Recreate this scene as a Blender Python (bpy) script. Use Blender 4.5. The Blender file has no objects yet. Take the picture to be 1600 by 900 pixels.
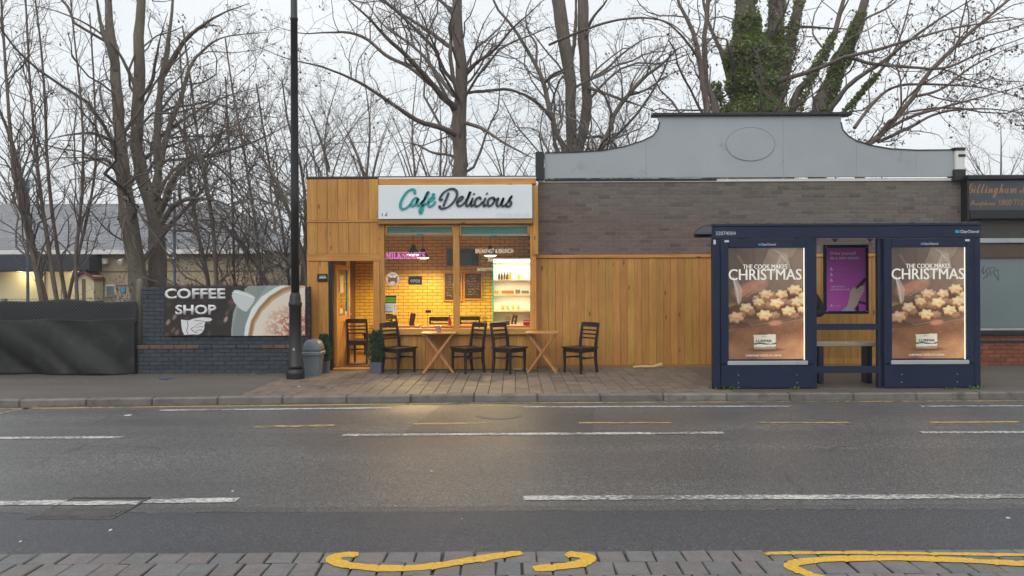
import bpy, bmesh, math, random
import numpy as np
from mathutils import Vector, Matrix
random.seed(5)
RNG = np.random.default_rng(11)
SC = bpy.context.scene
COL = SC.collection
PI = math.pi

# ------------------------------------------------------------------ camera, sky, light, exposure
FPX = 1150.0            # focal length in photograph pixels (1600 wide)
EYE = 1.6
ROLL = 0.0044
cam_d = bpy.data.cameras.new('camera')
cam_d.sensor_width = 36.0
cam_d.lens = FPX / 1600 * 36.0
cam_d.shift_y = -0.005
cam_d.clip_start = 0.05
cam_d.clip_end = 3000
cam = bpy.data.objects.new('camera', cam_d)
COL.objects.link(cam)
cam.location = (0, 0, EYE)
cam.rotation_euler = (PI / 2, ROLL, 0)
SC.camera = cam

SUN_EL, SUN_AZ = math.radians(48), math.radians(200)   # azimuth clockwise from +Y: behind the camera
world = bpy.data.worlds.new('World')
SC.world = world
world.use_nodes = True
wn, wl = world.node_tree.nodes, world.node_tree.links
bg = wn['Background']
sky = wn.new('ShaderNodeTexSky')
sky.sky_type = 'NISHITA'
sky.sun_disc = False
sky.sun_elevation = SUN_EL
sky.sun_rotation = SUN_AZ
sky.air_density = 1.0
sky.dust_density = 6.0
sky.ozone_density = 1.0
# overcast: the clear-sky colours are mixed into an even cloud deck with faint soft structure
tc = wn.new('ShaderNodeTexCoord')
cn = wn.new('ShaderNodeTexNoise')
cn.inputs['Scale'].default_value = 2.2
cn.inputs['Detail'].default_value = 4
wl.new(tc.outputs['Generated'], cn.inputs['Vector'])
cr = wn.new('ShaderNodeValToRGB')
cr.color_ramp.elements[0].position = 0.3
cr.color_ramp.elements[0].color = (8.5, 9.0, 9.35, 1)
cr.color_ramp.elements[1].position = 0.7
cr.color_ramp.elements[1].color = (10.1, 10.35, 10.5, 1)
wl.new(cn.outputs['Fac'], cr.inputs['Fac'])
mx = wn.new('ShaderNodeMix')
mx.data_type = 'RGBA'
mx.inputs['Factor'].default_value = 0.9
wl.new(sky.outputs['Color'], mx.inputs['A'])
wl.new(cr.outputs['Color'], mx.inputs['B'])
wl.new(mx.outputs['Result'], bg.inputs['Color'])
bg.inputs['Strength'].default_value = 0.11

sun_d = bpy.data.lights.new('sun', 'SUN')
sun_d.energy = 1.1
sun_d.angle = math.radians(70)
sun_d.color = (1.0, 0.97, 0.93)
sun = bpy.data.objects.new('sun', sun_d)
COL.objects.link(sun)
sdir = Vector((math.sin(SUN_AZ) * math.cos(SUN_EL), math.cos(SUN_AZ) * math.cos(SUN_EL), math.sin(SUN_EL)))
sun.rotation_euler = sdir.to_track_quat('Z', 'Y').to_euler()
sun.location = (0, -20, 30)

SC.view_settings.view_transform = 'Standard'
SC.view_settings.look = 'None'
SC.view_settings.exposure = 0.0
SC.view_settings.gamma = 1.0
SC.render.engine = 'CYCLES'
SC.cycles.use_denoising = True
SC.cycles.max_bounces = 8
SC.cycles.diffuse_bounces = 4
SC.cycles.glossy_bounces = 3
SC.cycles.transparent_max_bounces = 16
SC.cycles.sample_clamp_indirect = 6.0
SC.cycles.caustics_reflective = False
SC.cycles.caustics_refractive = False

# ------------------------------------------------------------------ measuring helpers (photo pixel + distance -> metres)
def un(px, py):
    dx, dy = px - 800, py - 450
    return dx - dy * ROLL, (dy + dx * ROLL) + 8

def W(px, py, d):
    x, y = un(px, py)
    return Vector((x * d / FPX, d, EYE - y * d / FPX))

def XX(px, d, py=450): return W(px, py, d).x
def ZZ(py, d, px=800): return W(px, py, d).z

def G(px, py, z=0.0):
    x, y = un(px, py)
    d = (EYE - z) * FPX / y
    return Vector((x * d / FPX, d, z))

# ------------------------------------------------------------------ materials
def s2l(v):
    v = v / 255.0
    return v / 12.92 if v <= 0.04045 else ((v + 0.055) / 1.055) ** 2.4

def C8(r, g, b): return (s2l(r), s2l(g), s2l(b), 1)

class NT:
    def __init__(s, name):
        s.m = bpy.data.materials.new(name)
        s.m.use_nodes = True
        s.t = s.m.node_tree
        s.n = s.t.nodes
        s.b = s.n['Principled BSDF']
        s.out = s.n['Material Output']
    def new(s, typ, **kw):
        nd = s.n.new(typ)
        for k, v in kw.items(): setattr(nd, k, v)
        return nd
    def link(s, a, b): s.t.links.new(a, b)
    def math(s, op, a, b=None, c=None, clamp=False):
        nd = s.new('ShaderNodeMath', operation=op)
        nd.use_clamp = clamp
        for i, v in enumerate((a, b, c)):
            if v is None: continue
            if isinstance(v, (int, float)): nd.inputs[i].default_value = v
            else: s.link(v, nd.inputs[i])
        return nd.outputs[0]
    def mix(s, f, a, b, blend='MIX'):
        nd = s.new('ShaderNodeMix', data_type='RGBA', blend_type=blend)
        nd.clamp_factor = True
        for k, v in (('Factor', f), ('A', a), ('B', b)):
            if isinstance(v, (int, float)): nd.inputs[k].default_value = v
            elif isinstance(v, tuple): nd.inputs[k].default_value = v
            else: s.link(v, nd.inputs[k])
        return nd.outputs['Result']
    def pos(s, scale=(1, 1, 1), jitter=0.0):
        g = s.new('ShaderNodeNewGeometry')
        mp = s.new('ShaderNodeMapping')
        mp.inputs['Scale'].default_value = scale
        s.link(g.outputs['Position'], mp.inputs['Vector'])
        if jitter:
            cx = s.new('ShaderNodeCombineXYZ')
            r = s.rand()
            for i in range(3): s.link(s.math('MULTIPLY', r, jitter * (1 + i * 0.37)), cx.inputs[i])
            s.link(cx.outputs[0], mp.inputs['Location'])
        return mp.outputs[0]
    def rand(s):
        if hasattr(s, '_r'): return s._r
        oi = s.new('ShaderNodeObjectInfo')
        g = s.new('ShaderNodeNewGeometry')
        s._r = s.math('FRACT', s.math('ADD', oi.outputs['Random'], g.outputs['Random Per Island']))
        return s._r
    def noise(s, vec, scale, detail=4, rough=0.55, dist=0.0):
        nd = s.new('ShaderNodeTexNoise')
        nd.inputs['Scale'].default_value = scale
        nd.inputs['Detail'].default_value = detail
        nd.inputs['Roughness'].default_value = rough
        nd.inputs['Distortion'].default_value = dist
        s.link(vec, nd.inputs['Vector'])
        return nd.outputs['Fac']
    def ramp(s, fac, stops):
        nd = s.new('ShaderNodeValToRGB')
        e = nd.color_ramp.elements
        while len(e) < len(stops): e.new(0.5)
        for el, (p, c) in zip(e, stops):
            el.position = p
            el.color = c if isinstance(c, tuple) else (c, c, c, 1)
        s.link(fac, nd.inputs['Fac'])
        return nd.outputs['Color']
    def bump(s, h, strength=0.3, dist=0.01):
        nd = s.new('ShaderNodeBump')
        nd.inputs['Strength'].default_value = strength
        nd.inputs['Distance'].default_value = dist
        s.link(h, nd.inputs['Height'])
        s.link(nd.outputs['Normal'], s.b.inputs['Normal'])
    def base(s, c): 
        if isinstance(c, tuple): s.b.inputs['Base Color'].default_value = c
        else: s.link(c, s.b.inputs['Base Color'])
    def rough(s, r):
        if isinstance(r, (int, float)): s.b.inputs['Roughness'].default_value = r
        else: s.link(r, s.b.inputs['Roughness'])

def scale_col(c, k): return (c[0] * k, c[1] * k, c[2] * k, 1)

def M(name, col, rough=0.7, var=0.25, nscale=6.0, bump=0.15, bscale=60.0, rnd=0.0, col2=None, metal=0.0, dirt=None, dirt_scale=3.0, dirt_lo=0.55, spec=0.5, coat=0.0):
    t = NT(name)
    p = t.pos()
    n = t.noise(p, nscale, 6, 0.6)
    lo = scale_col(col, 1 - var)
    hi = scale_col(col2 or col, 1 + var * 0.8)
    c = t.ramp(n, [(0.25, lo), (0.75, hi)])
    if rnd:
        r = t.rand()
        k = t.math('MULTIPLY_ADD', r, 2 * rnd, 1 - rnd)
        hs = t.new('ShaderNodeHueSaturation')
        t.link(c, hs.inputs['Color'])
        t.link(k, hs.inputs['Value'])
        c = hs.outputs['Color']
    if dirt:
        d = t.noise(p, dirt_scale, 8, 0.65, 0.4)
        c = t.mix(t.ramp(d, [(dirt_lo, 0.0), (dirt_lo + 0.14, 1.0)]), c, dirt)
    t.base(c)
    t.rough(t.math('MULTIPLY_ADD', n, 0.25, rough - 0.12, clamp=True))
    t.b.inputs['Metallic'].default_value = metal
    t.b.inputs['Specular IOR Level'].default_value = spec
    if coat: t.b.inputs['Coat Weight'].default_value = coat
    if bump: t.bump(t.noise(p, bscale, 5, 0.6), bump, 0.006)
    return t.m

def wood(name, dark, mid, light, axis='Z', rough=0.55, rnd=0.10, knots=True, grain=1.0):
    t = NT(name)
    sc = {'Z': (9 * grain, 9 * grain, 0.55), 'X': (0.55, 9 * grain, 9 * grain), 'Y': (9 * grain, 0.55, 9 * grain)}[axis]
    p = t.pos(sc, 37.0)
    n = t.noise(p, 3.0, 8, 0.62, 0.8)
    fine = t.noise(t.pos(tuple(v * 6 if v > 1 else v * 2 for v in sc), 11.0), 4.0, 4, 0.7)
    f = t.math('MULTIPLY_ADD', fine, 0.35, t.math('MULTIPLY', n, 0.7))
    c = t.ramp(f, [(0.3, dark), (0.5, mid), (0.72, light)])
    r = t.rand()
    hs = t.new('ShaderNodeHueSaturation')
    t.link(c, hs.inputs['Color'])
    t.link(t.math('MULTIPLY_ADD', r, 2 * rnd, 1 - rnd), hs.inputs['Value'])
    t.link(t.math('MULTIPLY_ADD', t.math('FRACT', t.math('MULTIPLY', r, 7.31)), 0.02, 0.49), hs.inputs['Hue'])
    c = hs.outputs['Color']
    if knots:
        ks = {'Z': (7, 7, 2.6), 'X': (2.6, 7, 7), 'Y': (7, 2.6, 7)}[axis]
        v = t.new('ShaderNodeTexVoronoi')
        v.inputs['Scale'].default_value = 1.0
        t.link(t.pos(ks, 19.0), v.inputs['Vector'])
        k = t.ramp(v.outputs['Distance'], [(0.07, 1.0), (0.17, 0.0)])
        sep = t.new('ShaderNodeSeparateColor')
        t.link(v.outputs['Color'], sep.inputs[0])
        pick = t.math('GREATER_THAN', sep.outputs[0], 0.42)
        c = t.mix(t.math('MULTIPLY', k, pick), c, scale_col(dark, 0.4))
    stk = t.noise(t.pos(tuple(v * 1.9 if v > 1 else v * .5 for v in sc)), 1.0, 4, 0.6, 0.3)
    c = t.mix(t.ramp(stk, [(0.52, 0.0), (0.72, 0.34)]), c, scale_col(dark, 0.85))
    big = t.noise(t.pos(), 1.1, 5, 0.6)
    c = t.mix(t.ramp(big, [(0.35, 0.0), (0.75, 0.4)]), c, scale_col(dark, 0.8))
    t.base(c)
    t.rough(t.math('MULTIPLY_ADD', f, 0.3, rough - 0.15))
    t.bump(f, 0.25, 0.004)
    return t.m

def emit(name, col, strength):
    t = NT(name)
    t.b.inputs['Base Color'].default_value = col
    t.b.inputs['Emission Color'].default_value = col
    t.b.inputs['Emission Strength'].default_value = strength
    return t.m

def glass_mat(name, tint=(0.97, 0.98, 0.97, 1), gloss=1.0, rough=0.02, fres=1.45):
    t = NT(name)
    tr = t.new('ShaderNodeBsdfTransparent')
    tr.inputs[0].default_value = tint
    gl = t.new('ShaderNodeBsdfGlossy')
    gl.inputs['Roughness'].default_value = rough
    fr = t.new('ShaderNodeFresnel')
    fr.inputs['IOR'].default_value = fres
    ms = t.new('ShaderNodeMixShader')
    t.link(t.math('MULTIPLY', fr.outputs[0], gloss), ms.inputs[0])
    t.link(tr.outputs[0], ms.inputs[1])
    t.link(gl.outputs[0], ms.inputs[2])
    t.link(ms.outputs[0], t.out.inputs[0])
    return t.m

def print_mat(name, emission=0.0, rough=0.5):
    t = NT(name)
    a = t.new('ShaderNodeAttribute')
    a.attribute_name = 'print'
    t.link(a.outputs['Color'], t.b.inputs['Base Color'])
    t.rough(rough)
    if emission:
        t.link(a.outputs['Color'], t.b.inputs['Emission Color'])
        t.b.inputs['Emission Strength'].default_value = emission
    return t.m

# ------------------------------------------------------------------ mesh builder
class MB:
    def __init__(s):
        s.v, s.f, s.mi, s.cur = [], [], [], 0
    def mat(s, i):
        s.cur = i
        return s
    def add(s, vs, fs):
        o = len(s.v)
        s.v.extend([tuple(v) for v in vs])
        for f in fs:
            s.f.append(tuple(o + i for i in f))
            s.mi.append(s.cur)
        return s
    def box(s, c, size, ch=0.004, rot=None, M4=None):
        """chamfered box; centre c, full size, chamfer ch"""
        hx, hy, hz = size[0] / 2, size[1] / 2, size[2] / 2
        ch = min(ch, hx * 0.45, hy * 0.45, hz * 0.45)
        vs, idx = [], {}
        for sx in (-1, 1):
            for sy in (-1, 1):
                for sz in (-1, 1):
                    for a in range(3):
                        p = [sx * (hx - (0 if a == 0 else ch)), sy * (hy - (0 if a == 1 else ch)), sz * (hz - (0 if a == 2 else ch))]
                        idx[(sx, sy, sz, a)] = len(vs)
                        vs.append(Vector(p))
        fs = []
        sg = (-1, 1)
        for a in range(3):
            b, c2 = (a + 1) % 3, (a + 2) % 3
            for sa in sg:
                q = []
                for sb, sc_ in ((-1, -1), (1, -1), (1, 1), (-1, 1)):
                    k = [0, 0, 0]
                    k[a], k[b], k[c2] = sa, sb, sc_
                    q.append(idx[(k[0], k[1], k[2], a)])
                fs.append(q if sa > 0 else q[::-1])
        for a in range(3):     # edges along axis a
            b, c2 = (a + 1) % 3, (a + 2) % 3
            for sb in sg:
                for sc_ in sg:
                    q = []
                    for sa, ax in ((-1, b), (1, b), (1, c2), (-1, c2)):
                        k = [0, 0, 0]
                        k[a], k[b], k[c2] = sa, sb, sc_
                        q.append(idx[(k[0], k[1], k[2], ax)])
                    fs.append(q if sb * sc_ > 0 else q[::-1])
        for sx in sg:
            for sy in sg:
                for sz in sg:
                    q = [idx[(sx, sy, sz, a)] for a in range(3)]
                    fs.append(q if sx * sy * sz > 0 else q[::-1])
        cc = Vector(c)
        if rot is not None: vs = [rot @ v for v in vs]
        vs = [v + cc for v in vs]
        return s.add(vs, fs)
    def bx(s, x0, x1, y0, y1, z0, z1, ch=0.004):
        return s.box(((x0 + x1) / 2, (y0 + y1) / 2, (z0 + z1) / 2), (abs(x1 - x0), abs(y1 - y0), abs(z1 - z0)), ch)
    def beam(s, p, q, w, h, ch=0.003, up=(0, 0, 1)):
        p, q = Vector(p), Vector(q)
        d = q - p
        L = d.length
        d.normalize()
        u = Vector(up)
        if abs(d.dot(u)) > 0.98: u = Vector((0, 1, 0))
        sx = d.cross(u).normalized()
        sz = sx.cross(d).normalized()
        R = Matrix((sx, d, sz)).transposed()
        return s.box((p + q) / 2, (w, L, h), ch, rot=R)
    def sweep(s, pts, sizes, n=8, up=(0, 0, 1), square=False, cap=True):
        """tube along pts; sizes = radius or (rx, ry) per point"""
        pts = [Vector(p) for p in pts]
        if isinstance(sizes, (int, float)): sizes = [sizes] * len(pts)
        rings = []
        u0 = Vector(up)
        for i, p in enumerate(pts):
            t = (pts[min(i + 1, len(pts) - 1)] - pts[max(i - 1, 0)]).normalized()
            u = u0 if abs(t.dot(u0)) < 0.97 else Vector((1, 0, 0)) if abs(t.x) < 0.9 else Vector((0, 1, 0))
            a = t.cross(u).normalized()
            b = a.cross(t).normalized()
            r = sizes[i]
            rx, ry = (r, r) if isinstance(r, (int, float)) else r
            ring = []
            for k in range(n):
                th = 2 * PI * (k + (0.5 if square else 0)) / n
                c_, s_ = math.cos(th), math.sin(th)
                if square and n == 4: c_, s_ = math.copysign(1, c_), math.copysign(1, s_)
                ring.append(p + a * (c_ * rx) + b * (s_ * ry))
            rings.append(ring)
        vs = [v for r in rings for v in r]
        fs = []
        for i in range(len(pts) - 1):
            for k in range(n):
                fs.append((i * n + k, i * n + (k + 1) % n, (i + 1) * n + (k + 1) % n, (i + 1) * n + k))
        if cap:
            fs.append(tuple(range(n))[::-1])
            fs.append(tuple(range((len(pts) - 1) * n, len(pts) * n)))
        return s.add(vs, fs)
    def lathe(s, prof, c=(0, 0, 0), n=20, cap=True):
        vs, fs = [], []
        for r, z in prof:
            for k in range(n):
                th = 2 * PI * k / n
                vs.append((c[0] + r * math.cos(th), c[1] + r * math.sin(th), c[2] + z))
        for i in range(len(prof) - 1):
            for k in range(n):
                fs.append((i * n + k, i * n + (k + 1) % n, (i + 1) * n + (k + 1) % n, (i + 1) * n + k))
        if cap:
            fs.append(tuple(range(n))[::-1])
            fs.append(tuple(range((len(prof) - 1) * n, len(prof) * n)))
        return s.add(vs, fs)
    def prism(s, poly, y0, y1):
        """polygon in XZ extruded in Y"""
        n = len(poly)
        a = sum(poly[i][0] * poly[(i + 1) % n][1] - poly[(i + 1) % n][0] * poly[i][1] for i in range(n))
        if a < 0: poly = poly[::-1]
        vs = [(x, y0, z) for x, z in poly] + [(x, y1, z) for x, z in poly]
        fs = [tuple(range(n)), tuple(range(2 * n - 1, n - 1, -1))]
        for i in range(n):
            j = (i + 1) % n
            fs.append((i, n + i, n + j, j))
        return s.add(vs, fs)
    def prism_z(s, poly, z0, z1):
        n = len(poly)
        a = sum(poly[i][0] * poly[(i + 1) % n][1] - poly[(i + 1) % n][0] * poly[i][1] for i in range(n))
        if a < 0: poly = poly[::-1]
        vs = [(x, y, z0) for x, y in poly] + [(x, y, z1) for x, y in poly]
        fs = [tuple(range(n))[::-1], tuple(range(n, 2 * n))]
        for i in range(n):
            j = (i + 1) % n
            fs.append((i, j, n + j, n + i))
        return s.add(vs, fs)
    def mesh(s, name, mats, smooth=False):
        me = bpy.data.meshes.new(name)
        me.from_pydata(s.v, [], s.f)
        if not isinstance(mats, (list, tuple)): mats = [mats]
        for m in mats: me.materials.append(m)
        if len(mats) > 1: me.polygons.foreach_set('material_index', s.mi)
        if smooth: me.polygons.foreach_set('use_smooth', [True] * len(me.polygons))
        me.update()
        return me
    def build(s, name, mats, parent=None, smooth=False, **props):
        return link(name, s.mesh(name, mats, smooth), parent, **props)

def link(name, data, parent=None, loc=None, **props):
    o = bpy.data.objects.new(name, data)
    COL.objects.link(o)
    if parent is not None: o.parent = parent
    if loc is not None: o.location = loc
    for k, v in props.items(): o[k] = v
    return o

def thing(name, label, cat, loc=(0, 0, 0), rz=0.0, group=None):
    o = bpy.data.objects.new(name, None)
    o.empty_display_size = 0.1
    COL.objects.link(o)
    o.location = loc
    o.rotation_euler = (0, 0, rz)
    o['label'], o['category'] = label, cat
    if group: o['group'] = group
    return o

def tag(o, label, cat, group=None):
    o['label'], o['category'] = label, cat
    if group: o['group'] = group
    return o

def copy_tree(o, parent=None):
    c = o.copy()
    COL.objects.link(c)
    if parent is not None: c.parent = parent
    for ch in list(o.children): copy_tree(ch, c)
    return c

def local(o, p):
    return Vector(p) - Vector(o.location)

# ------------------------------------------------------------------ lettering
def text_mesh(name, body, mat, x0, x1, z0, z1, y, parent=None, thick=0.004, bold=0.0, shear=0.0, dup=0.0, org=(0, 0, 0), spacing=1.0, **props):
    """lettering fitted to the box x0..x1, z0..z1 on the plane y, facing -Y"""
    cu = bpy.data.curves.new(name, 'FONT')
    cu.body = body
    cu.size = 1
    cu.shear = shear
    cu.offset = bold
    cu.space_character = spacing
    cu.resolution_u = 3
    cu.align_x = 'CENTER'
    tmp = bpy.data.objects.new('tmp', cu)
    COL.objects.link(tmp)
    dg = bpy.context.evaluated_depsgraph_get()
    me = bpy.data.meshes.new_from_object(tmp.evaluated_get(dg))
    bpy.data.objects.remove(tmp)
    n = len(me.vertices)
    a = np.zeros(n * 3)
    me.vertices.foreach_get('co', a)
    a = a.reshape(-1, 3)
    lo, hi = a.min(0), a.max(0)
    bm = bmesh.new()
    bm.from_mesh(me)
    sx, sz = (x1 - x0) / (hi[0] - lo[0]), (z1 - z0) / (hi[1] - lo[1])
    for v in bm.verts:
        v.co = Vector((x0 + (v.co.x - lo[0]) * sx - org[0], y - org[1], z0 + (v.co.y - lo[1]) * sz - org[2]))
    if thick > 0:
        r = bmesh.ops.extrude_face_region(bm, geom=bm.faces[:])
        for e in r['geom']:
            if isinstance(e, bmesh.types.BMVert): e.co.y -= thick
        bmesh.ops.recalc_face_normals(bm, faces=bm.faces[:])
    bm.to_mesh(me)
    bm.free()
    if dup:
        bm = bmesh.new()
        bm.from_mesh(me)
        r = bmesh.ops.duplicate(bm, geom=bm.verts[:] + bm.edges[:] + bm.faces[:])
        for e in r['geom']:
            if isinstance(e, bmesh.types.BMVert): e.co += Vector((dup, -0.0004, 0))
        bm.to_mesh(me)
        bm.free()
    me.materials.clear()
    me.materials.append(mat)
    me.name = name
    return link(name, me, parent, **props)

def catmull(pts, per=8):
    P = [Vector(p) for p in pts]
    P = [2 * P[0] - P[1]] + P + [2 * P[-1] - P[-2]]
    out = []
    for i in range(1, len(P) - 2):
        for k in range(per):
            t = k / per
            a, b, c, d = P[i - 1], P[i], P[i + 1], P[i + 2]
            out.append(0.5 * ((2 * b) + (c - a) * t + (2 * a - 5 * b + 4 * c - d) * t * t + (3 * b - a - 3 * c + d) * t ** 3))
    out.append(P[-2])
    return out

def ribbon_xz(mb, pts, w, y0, y1, nib=0.7, per=7):
    """brush stroke in the XZ plane (pts already metres), raised from y1 forward to y0"""
    P = catmull([(p[0], p[1], 0) for p in pts], per)
    n = len(P)
    L, R = [], []
    for i, p in enumerate(P):
        t = (P[min(i + 1, n - 1)] - P[max(i - 1, 0)])
        if t.length < 1e-9: t = Vector((1, 0, 0))
        t.normalize()
        nn = Vector((-t.y, t.x, 0))
        ang = math.atan2(t.y, t.x)
        ww = w * (0.62 + 0.5 * abs(math.sin(ang - 0.5)))
        e = min(i, n - 1 - i)
        if e == 0: ww *= 0.55
        elif e == 1: ww *= 0.9
        L.append(p + nn * ww / 2)
        R.append(p - nn * ww / 2)
    vs = [(a.x, y0, a.y) for a in L] + [(a.x, y0, a.y) for a in R] + [(a.x, y1, a.y) for a in L] + [(a.x, y1, a.y) for a in R]
    fs = []
    for i in range(n - 1):
        fs.append((i, n + i, n + i + 1, i + 1))
        fs.append((i, i + 1, 2 * n + i + 1, 2 * n + i))
        fs.append((n + i, 3 * n + i, 3 * n + i + 1, n + i + 1))
    fs.append((0, 2 * n, 3 * n, n))
    fs.append((n - 1, 2 * n - 1, 4 * n - 1, 3 * n - 1))
    mb.add(vs, fs)

# ------------------------------------------------------------------ printed pictures painted as colour on a fine grid
class Canvas:
    def __init__(s, w, h, nx, ny, bg):
        s.w, s.h = w, h
        u, v = np.meshgrid((np.arange(nx) / (nx - 1)), (np.arange(ny) / (ny - 1)))
        s.u, s.v = u * w, v * h          # metres from the top left, v down
        s.a = np.zeros((ny, nx, 3)) + np.array(bg, float)
    def blend(s, m, col):
        m = np.clip(m, 0, 1)[..., None]
        s.a = s.a * (1 - m) + np.array(col, float) * m
    def grad(s, c0, c1, axis='v', lo=0, hi=1, m=1.0):
        t = (s.v / s.h if axis == 'v' else s.u / s.w)
        t = np.clip((t - lo) / (hi - lo), 0, 1)[..., None]
        g = np.array(c0, float) * (1 - t) + np.array(c1, float) * t
        s.a = s.a * (1 - m) + g * m
    def ell(s, cx, cy, rx, ry, col, rot=0.0, soft=0.08, alpha=1.0):
        dx, dy = s.u - cx, s.v - cy
        c, q = math.cos(rot), math.sin(rot)
        x, y = (dx * c + dy * q) / rx, (-dx * q + dy * c) / ry
        r = np.sqrt(x * x + y * y)
        s.blend(np.clip((1 - r) / soft + 0.5, 0, 1) * alpha, col)
    def ring(s, cx, cy, rx, ry, t, col, rot=0.0, alpha=1.0):
        dx, dy = s.u - cx, s.v - cy
        c, q = math.cos(rot), math.sin(rot)
        x, y = (dx * c + dy * q) / rx, (-dx * q + dy * c) / ry
        r = np.sqrt(x * x + y * y)
        s.blend(np.clip(1.5 - np.abs(r - 1) / t, 0, 1) * alpha, col)
    def poly(s, pts, col, alpha=1.0):
        x, y = s.u, s.v
        ins = np.zeros(x.shape, bool)
        n = len(pts)
        for i in range(n):
            x0, y0 = pts[i]
            x1, y1 = pts[(i + 1) % n]
            if y0 == y1: continue
            c = ((y0 > y) != (y1 > y)) & (x < (x1 - x0) * (y - y0) / (y1 - y0) + x0)
            ins ^= c
        s.blend(ins * alpha, col)
    def line(s, pts, w, col, alpha=1.0):
        d = np.full(s.u.shape, 1e9)
        for (x0, y0), (x1, y1) in zip(pts[:-1], pts[1:]):
            dx, dy = x1 - x0, y1 - y0
            L = dx * dx + dy * dy + 1e-12
            t = np.clip(((s.u - x0) * dx + (s.v - y0) * dy) / L, 0, 1)
            d = np.minimum(d, np.hypot(s.u - x0 - t * dx, s.v - y0 - t * dy))
        s.blend(np.clip((w / 2 - d) / (w * 0.25) + 0.5, 0, 1) * alpha, col)
    def noise(s, scale, seed=0, octaves=4):
        r = np.random.default_rng(seed)
        out = np.zeros(s.u.shape)
        amp, tot = 1.0, 0.0
        for o in range(octaves):
            g = r.random((64, 64))
            x, y = s.u * scale * 2 ** o, s.v * scale * 2 ** o
            xi, yi = np.floor(x).astype(int), np.floor(y).astype(int)
            fx, fy = x - xi, y - yi
            fx, fy = fx * fx * (3 - 2 * fx), fy * fy * (3 - 2 * fy)
            a = g[yi % 64, xi % 64] * (1 - fx) + g[yi % 64, (xi + 1) % 64] * fx
            b = g[(yi + 1) % 64, xi % 64] * (1 - fx) + g[(yi + 1) % 64, (xi + 1) % 64] * fx
            out += amp * (a * (1 - fy) + b * fy)
            tot += amp
            amp *= 0.55
        return out / tot
    def mul(s, f): s.a = s.a * f[..., None]
    def mesh(s, name, mat):
        """sheet in XZ with its top-left corner at x=0, z=0 going down, facing -Y"""
        ny, nx, _ = s.a.shape
        vs = np.stack([s.u, np.zeros_like(s.u), -s.v], -1).reshape(-1, 3)
        i = np.arange(nx * ny).reshape(ny, nx)
        q = np.stack([i[:-1, :-1], i[1:, :-1], i[1:, 1:], i[:-1, 1:]], -1).reshape(-1, 4)
        me = np_mesh(name, vs, q)
        col = np.clip(s.a, 0, 255) / 255.0
        lin = np.where(col <= 0.04045, col / 12.92, ((col + 0.055) / 1.055) ** 2.4)
        at = me.color_attributes.new('print', 'FLOAT_COLOR', 'POINT')
        at.data.foreach_set('color', np.concatenate([lin, np.ones(lin.shape[:2] + (1,))], -1).astype(np.float32).ravel())
        me.materials.append(mat)
        return me

def np_mesh(name, vs, fs, smooth=False, mi=None):
    me = bpy.data.meshes.new(name)
    vs = np.asarray(vs, np.float32)
    fs = np.asarray(fs, np.int32)
    k = fs.shape[1]
    me.vertices.add(len(vs))
    me.vertices.foreach_set('co', vs.ravel())
    me.loops.add(fs.size)
    me.loops.foreach_set('vertex_index', fs.ravel())
    me.polygons.add(len(fs))
    me.polygons.foreach_set('loop_start', np.arange(len(fs), dtype=np.int32) * k)
    if mi is not None: me.polygons.foreach_set('material_index', np.asarray(mi, np.int32))
    if smooth: me.polygons.foreach_set('use_smooth', np.ones(len(fs), bool))
    me.update(calc_edges=True)
    return me

# ------------------------------------------------------------------ bricks, boards
def brick_wall(parent, x0, x1, y, z0, z1, mat, mortar, L=0.215, H=0.065, J=0.010, depth=0.10, limit=300, hidden=None, body=0.0, seed=1, jit=0.0025, name='brick', wall_name='mortar_wall', org=(0, 0, 0), skip=None, recess=0.007, cham=0.004):
    """stretcher-bond wall facing -Y with its face at y; bricks are parts, the overflow one 'stuff' part"""
    r = random.Random(seed)
    items = []
    row = 0
    z = z0
    while z + H * 0.6 < z1:
        h = min(H, z1 - z)
        x = x0 - (L + J) * (0.5 if row % 2 else 0.0)
        while x < x1:
            a, b = max(x, x0), min(x + L, x1)
            if b - a > 0.03 and not (skip and skip((a + b) / 2, z + h / 2)):
                items.append((round(b - a, 3), round(h, 3), (a + b) / 2, z + h / 2))
            x += L + J
        z += H + J
        row += 1
    vis = [it for it in items if not (hidden and hidden(it[2], it[3]))]
    hid = [it for it in items if hidden and hidden(it[2], it[3])]
    order = vis + hid
    single, rest = [it for it in order[:limit] if not (hidden and hidden(it[2], it[3]))], None
    rest = order[len(single):]
    cache = {}
    for w, h, cx, cz in single:
        if (w, h) not in cache:
            cache[(w, h)] = MB().box((0, 0, 0), (w, depth, h), cham).mesh(name, mat)
        link(name, cache[(w, h)], parent, (cx - org[0], y + depth / 2 + r.uniform(-jit, jit) - org[1], cz - org[2]))
    if rest:
        mb = MB()
        for w, h, cx, cz in rest:
            mb.box((cx - org[0], y + depth / 2 + r.uniform(-jit, jit) - org[1], cz - org[2]), (w, depth, h), cham)
        mb.build('brickwork', mat, parent, kind='stuff')
    MB().bx(x0 - org[0], x1 - org[0], y + recess - org[1], y + max(0.07, body) - org[1], z0 - 0.01 - org[2], z1 - org[2], 0).build(wall_name, mortar, parent)

def boards(parent, x0, x1, y, z0, z1, mat, w=0.145, t=0.02, gap=0.004, name='board', seed=3, jit=0.003):
    r = random.Random(seed)
    n = max(1, round((x1 - x0) / w))
    ww = (x1 - x0) / n
    for i in range(n):
        a = x0 + i * ww
        dy = r.uniform(-jit, jit)
        MB().bx(a + gap / 2, a + ww - gap / 2, y + dy, y + t + dy, z0 + r.uniform(0, 0.004), z1 - r.uniform(0, 0.004), 0.003).build(name, mat, parent)

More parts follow.
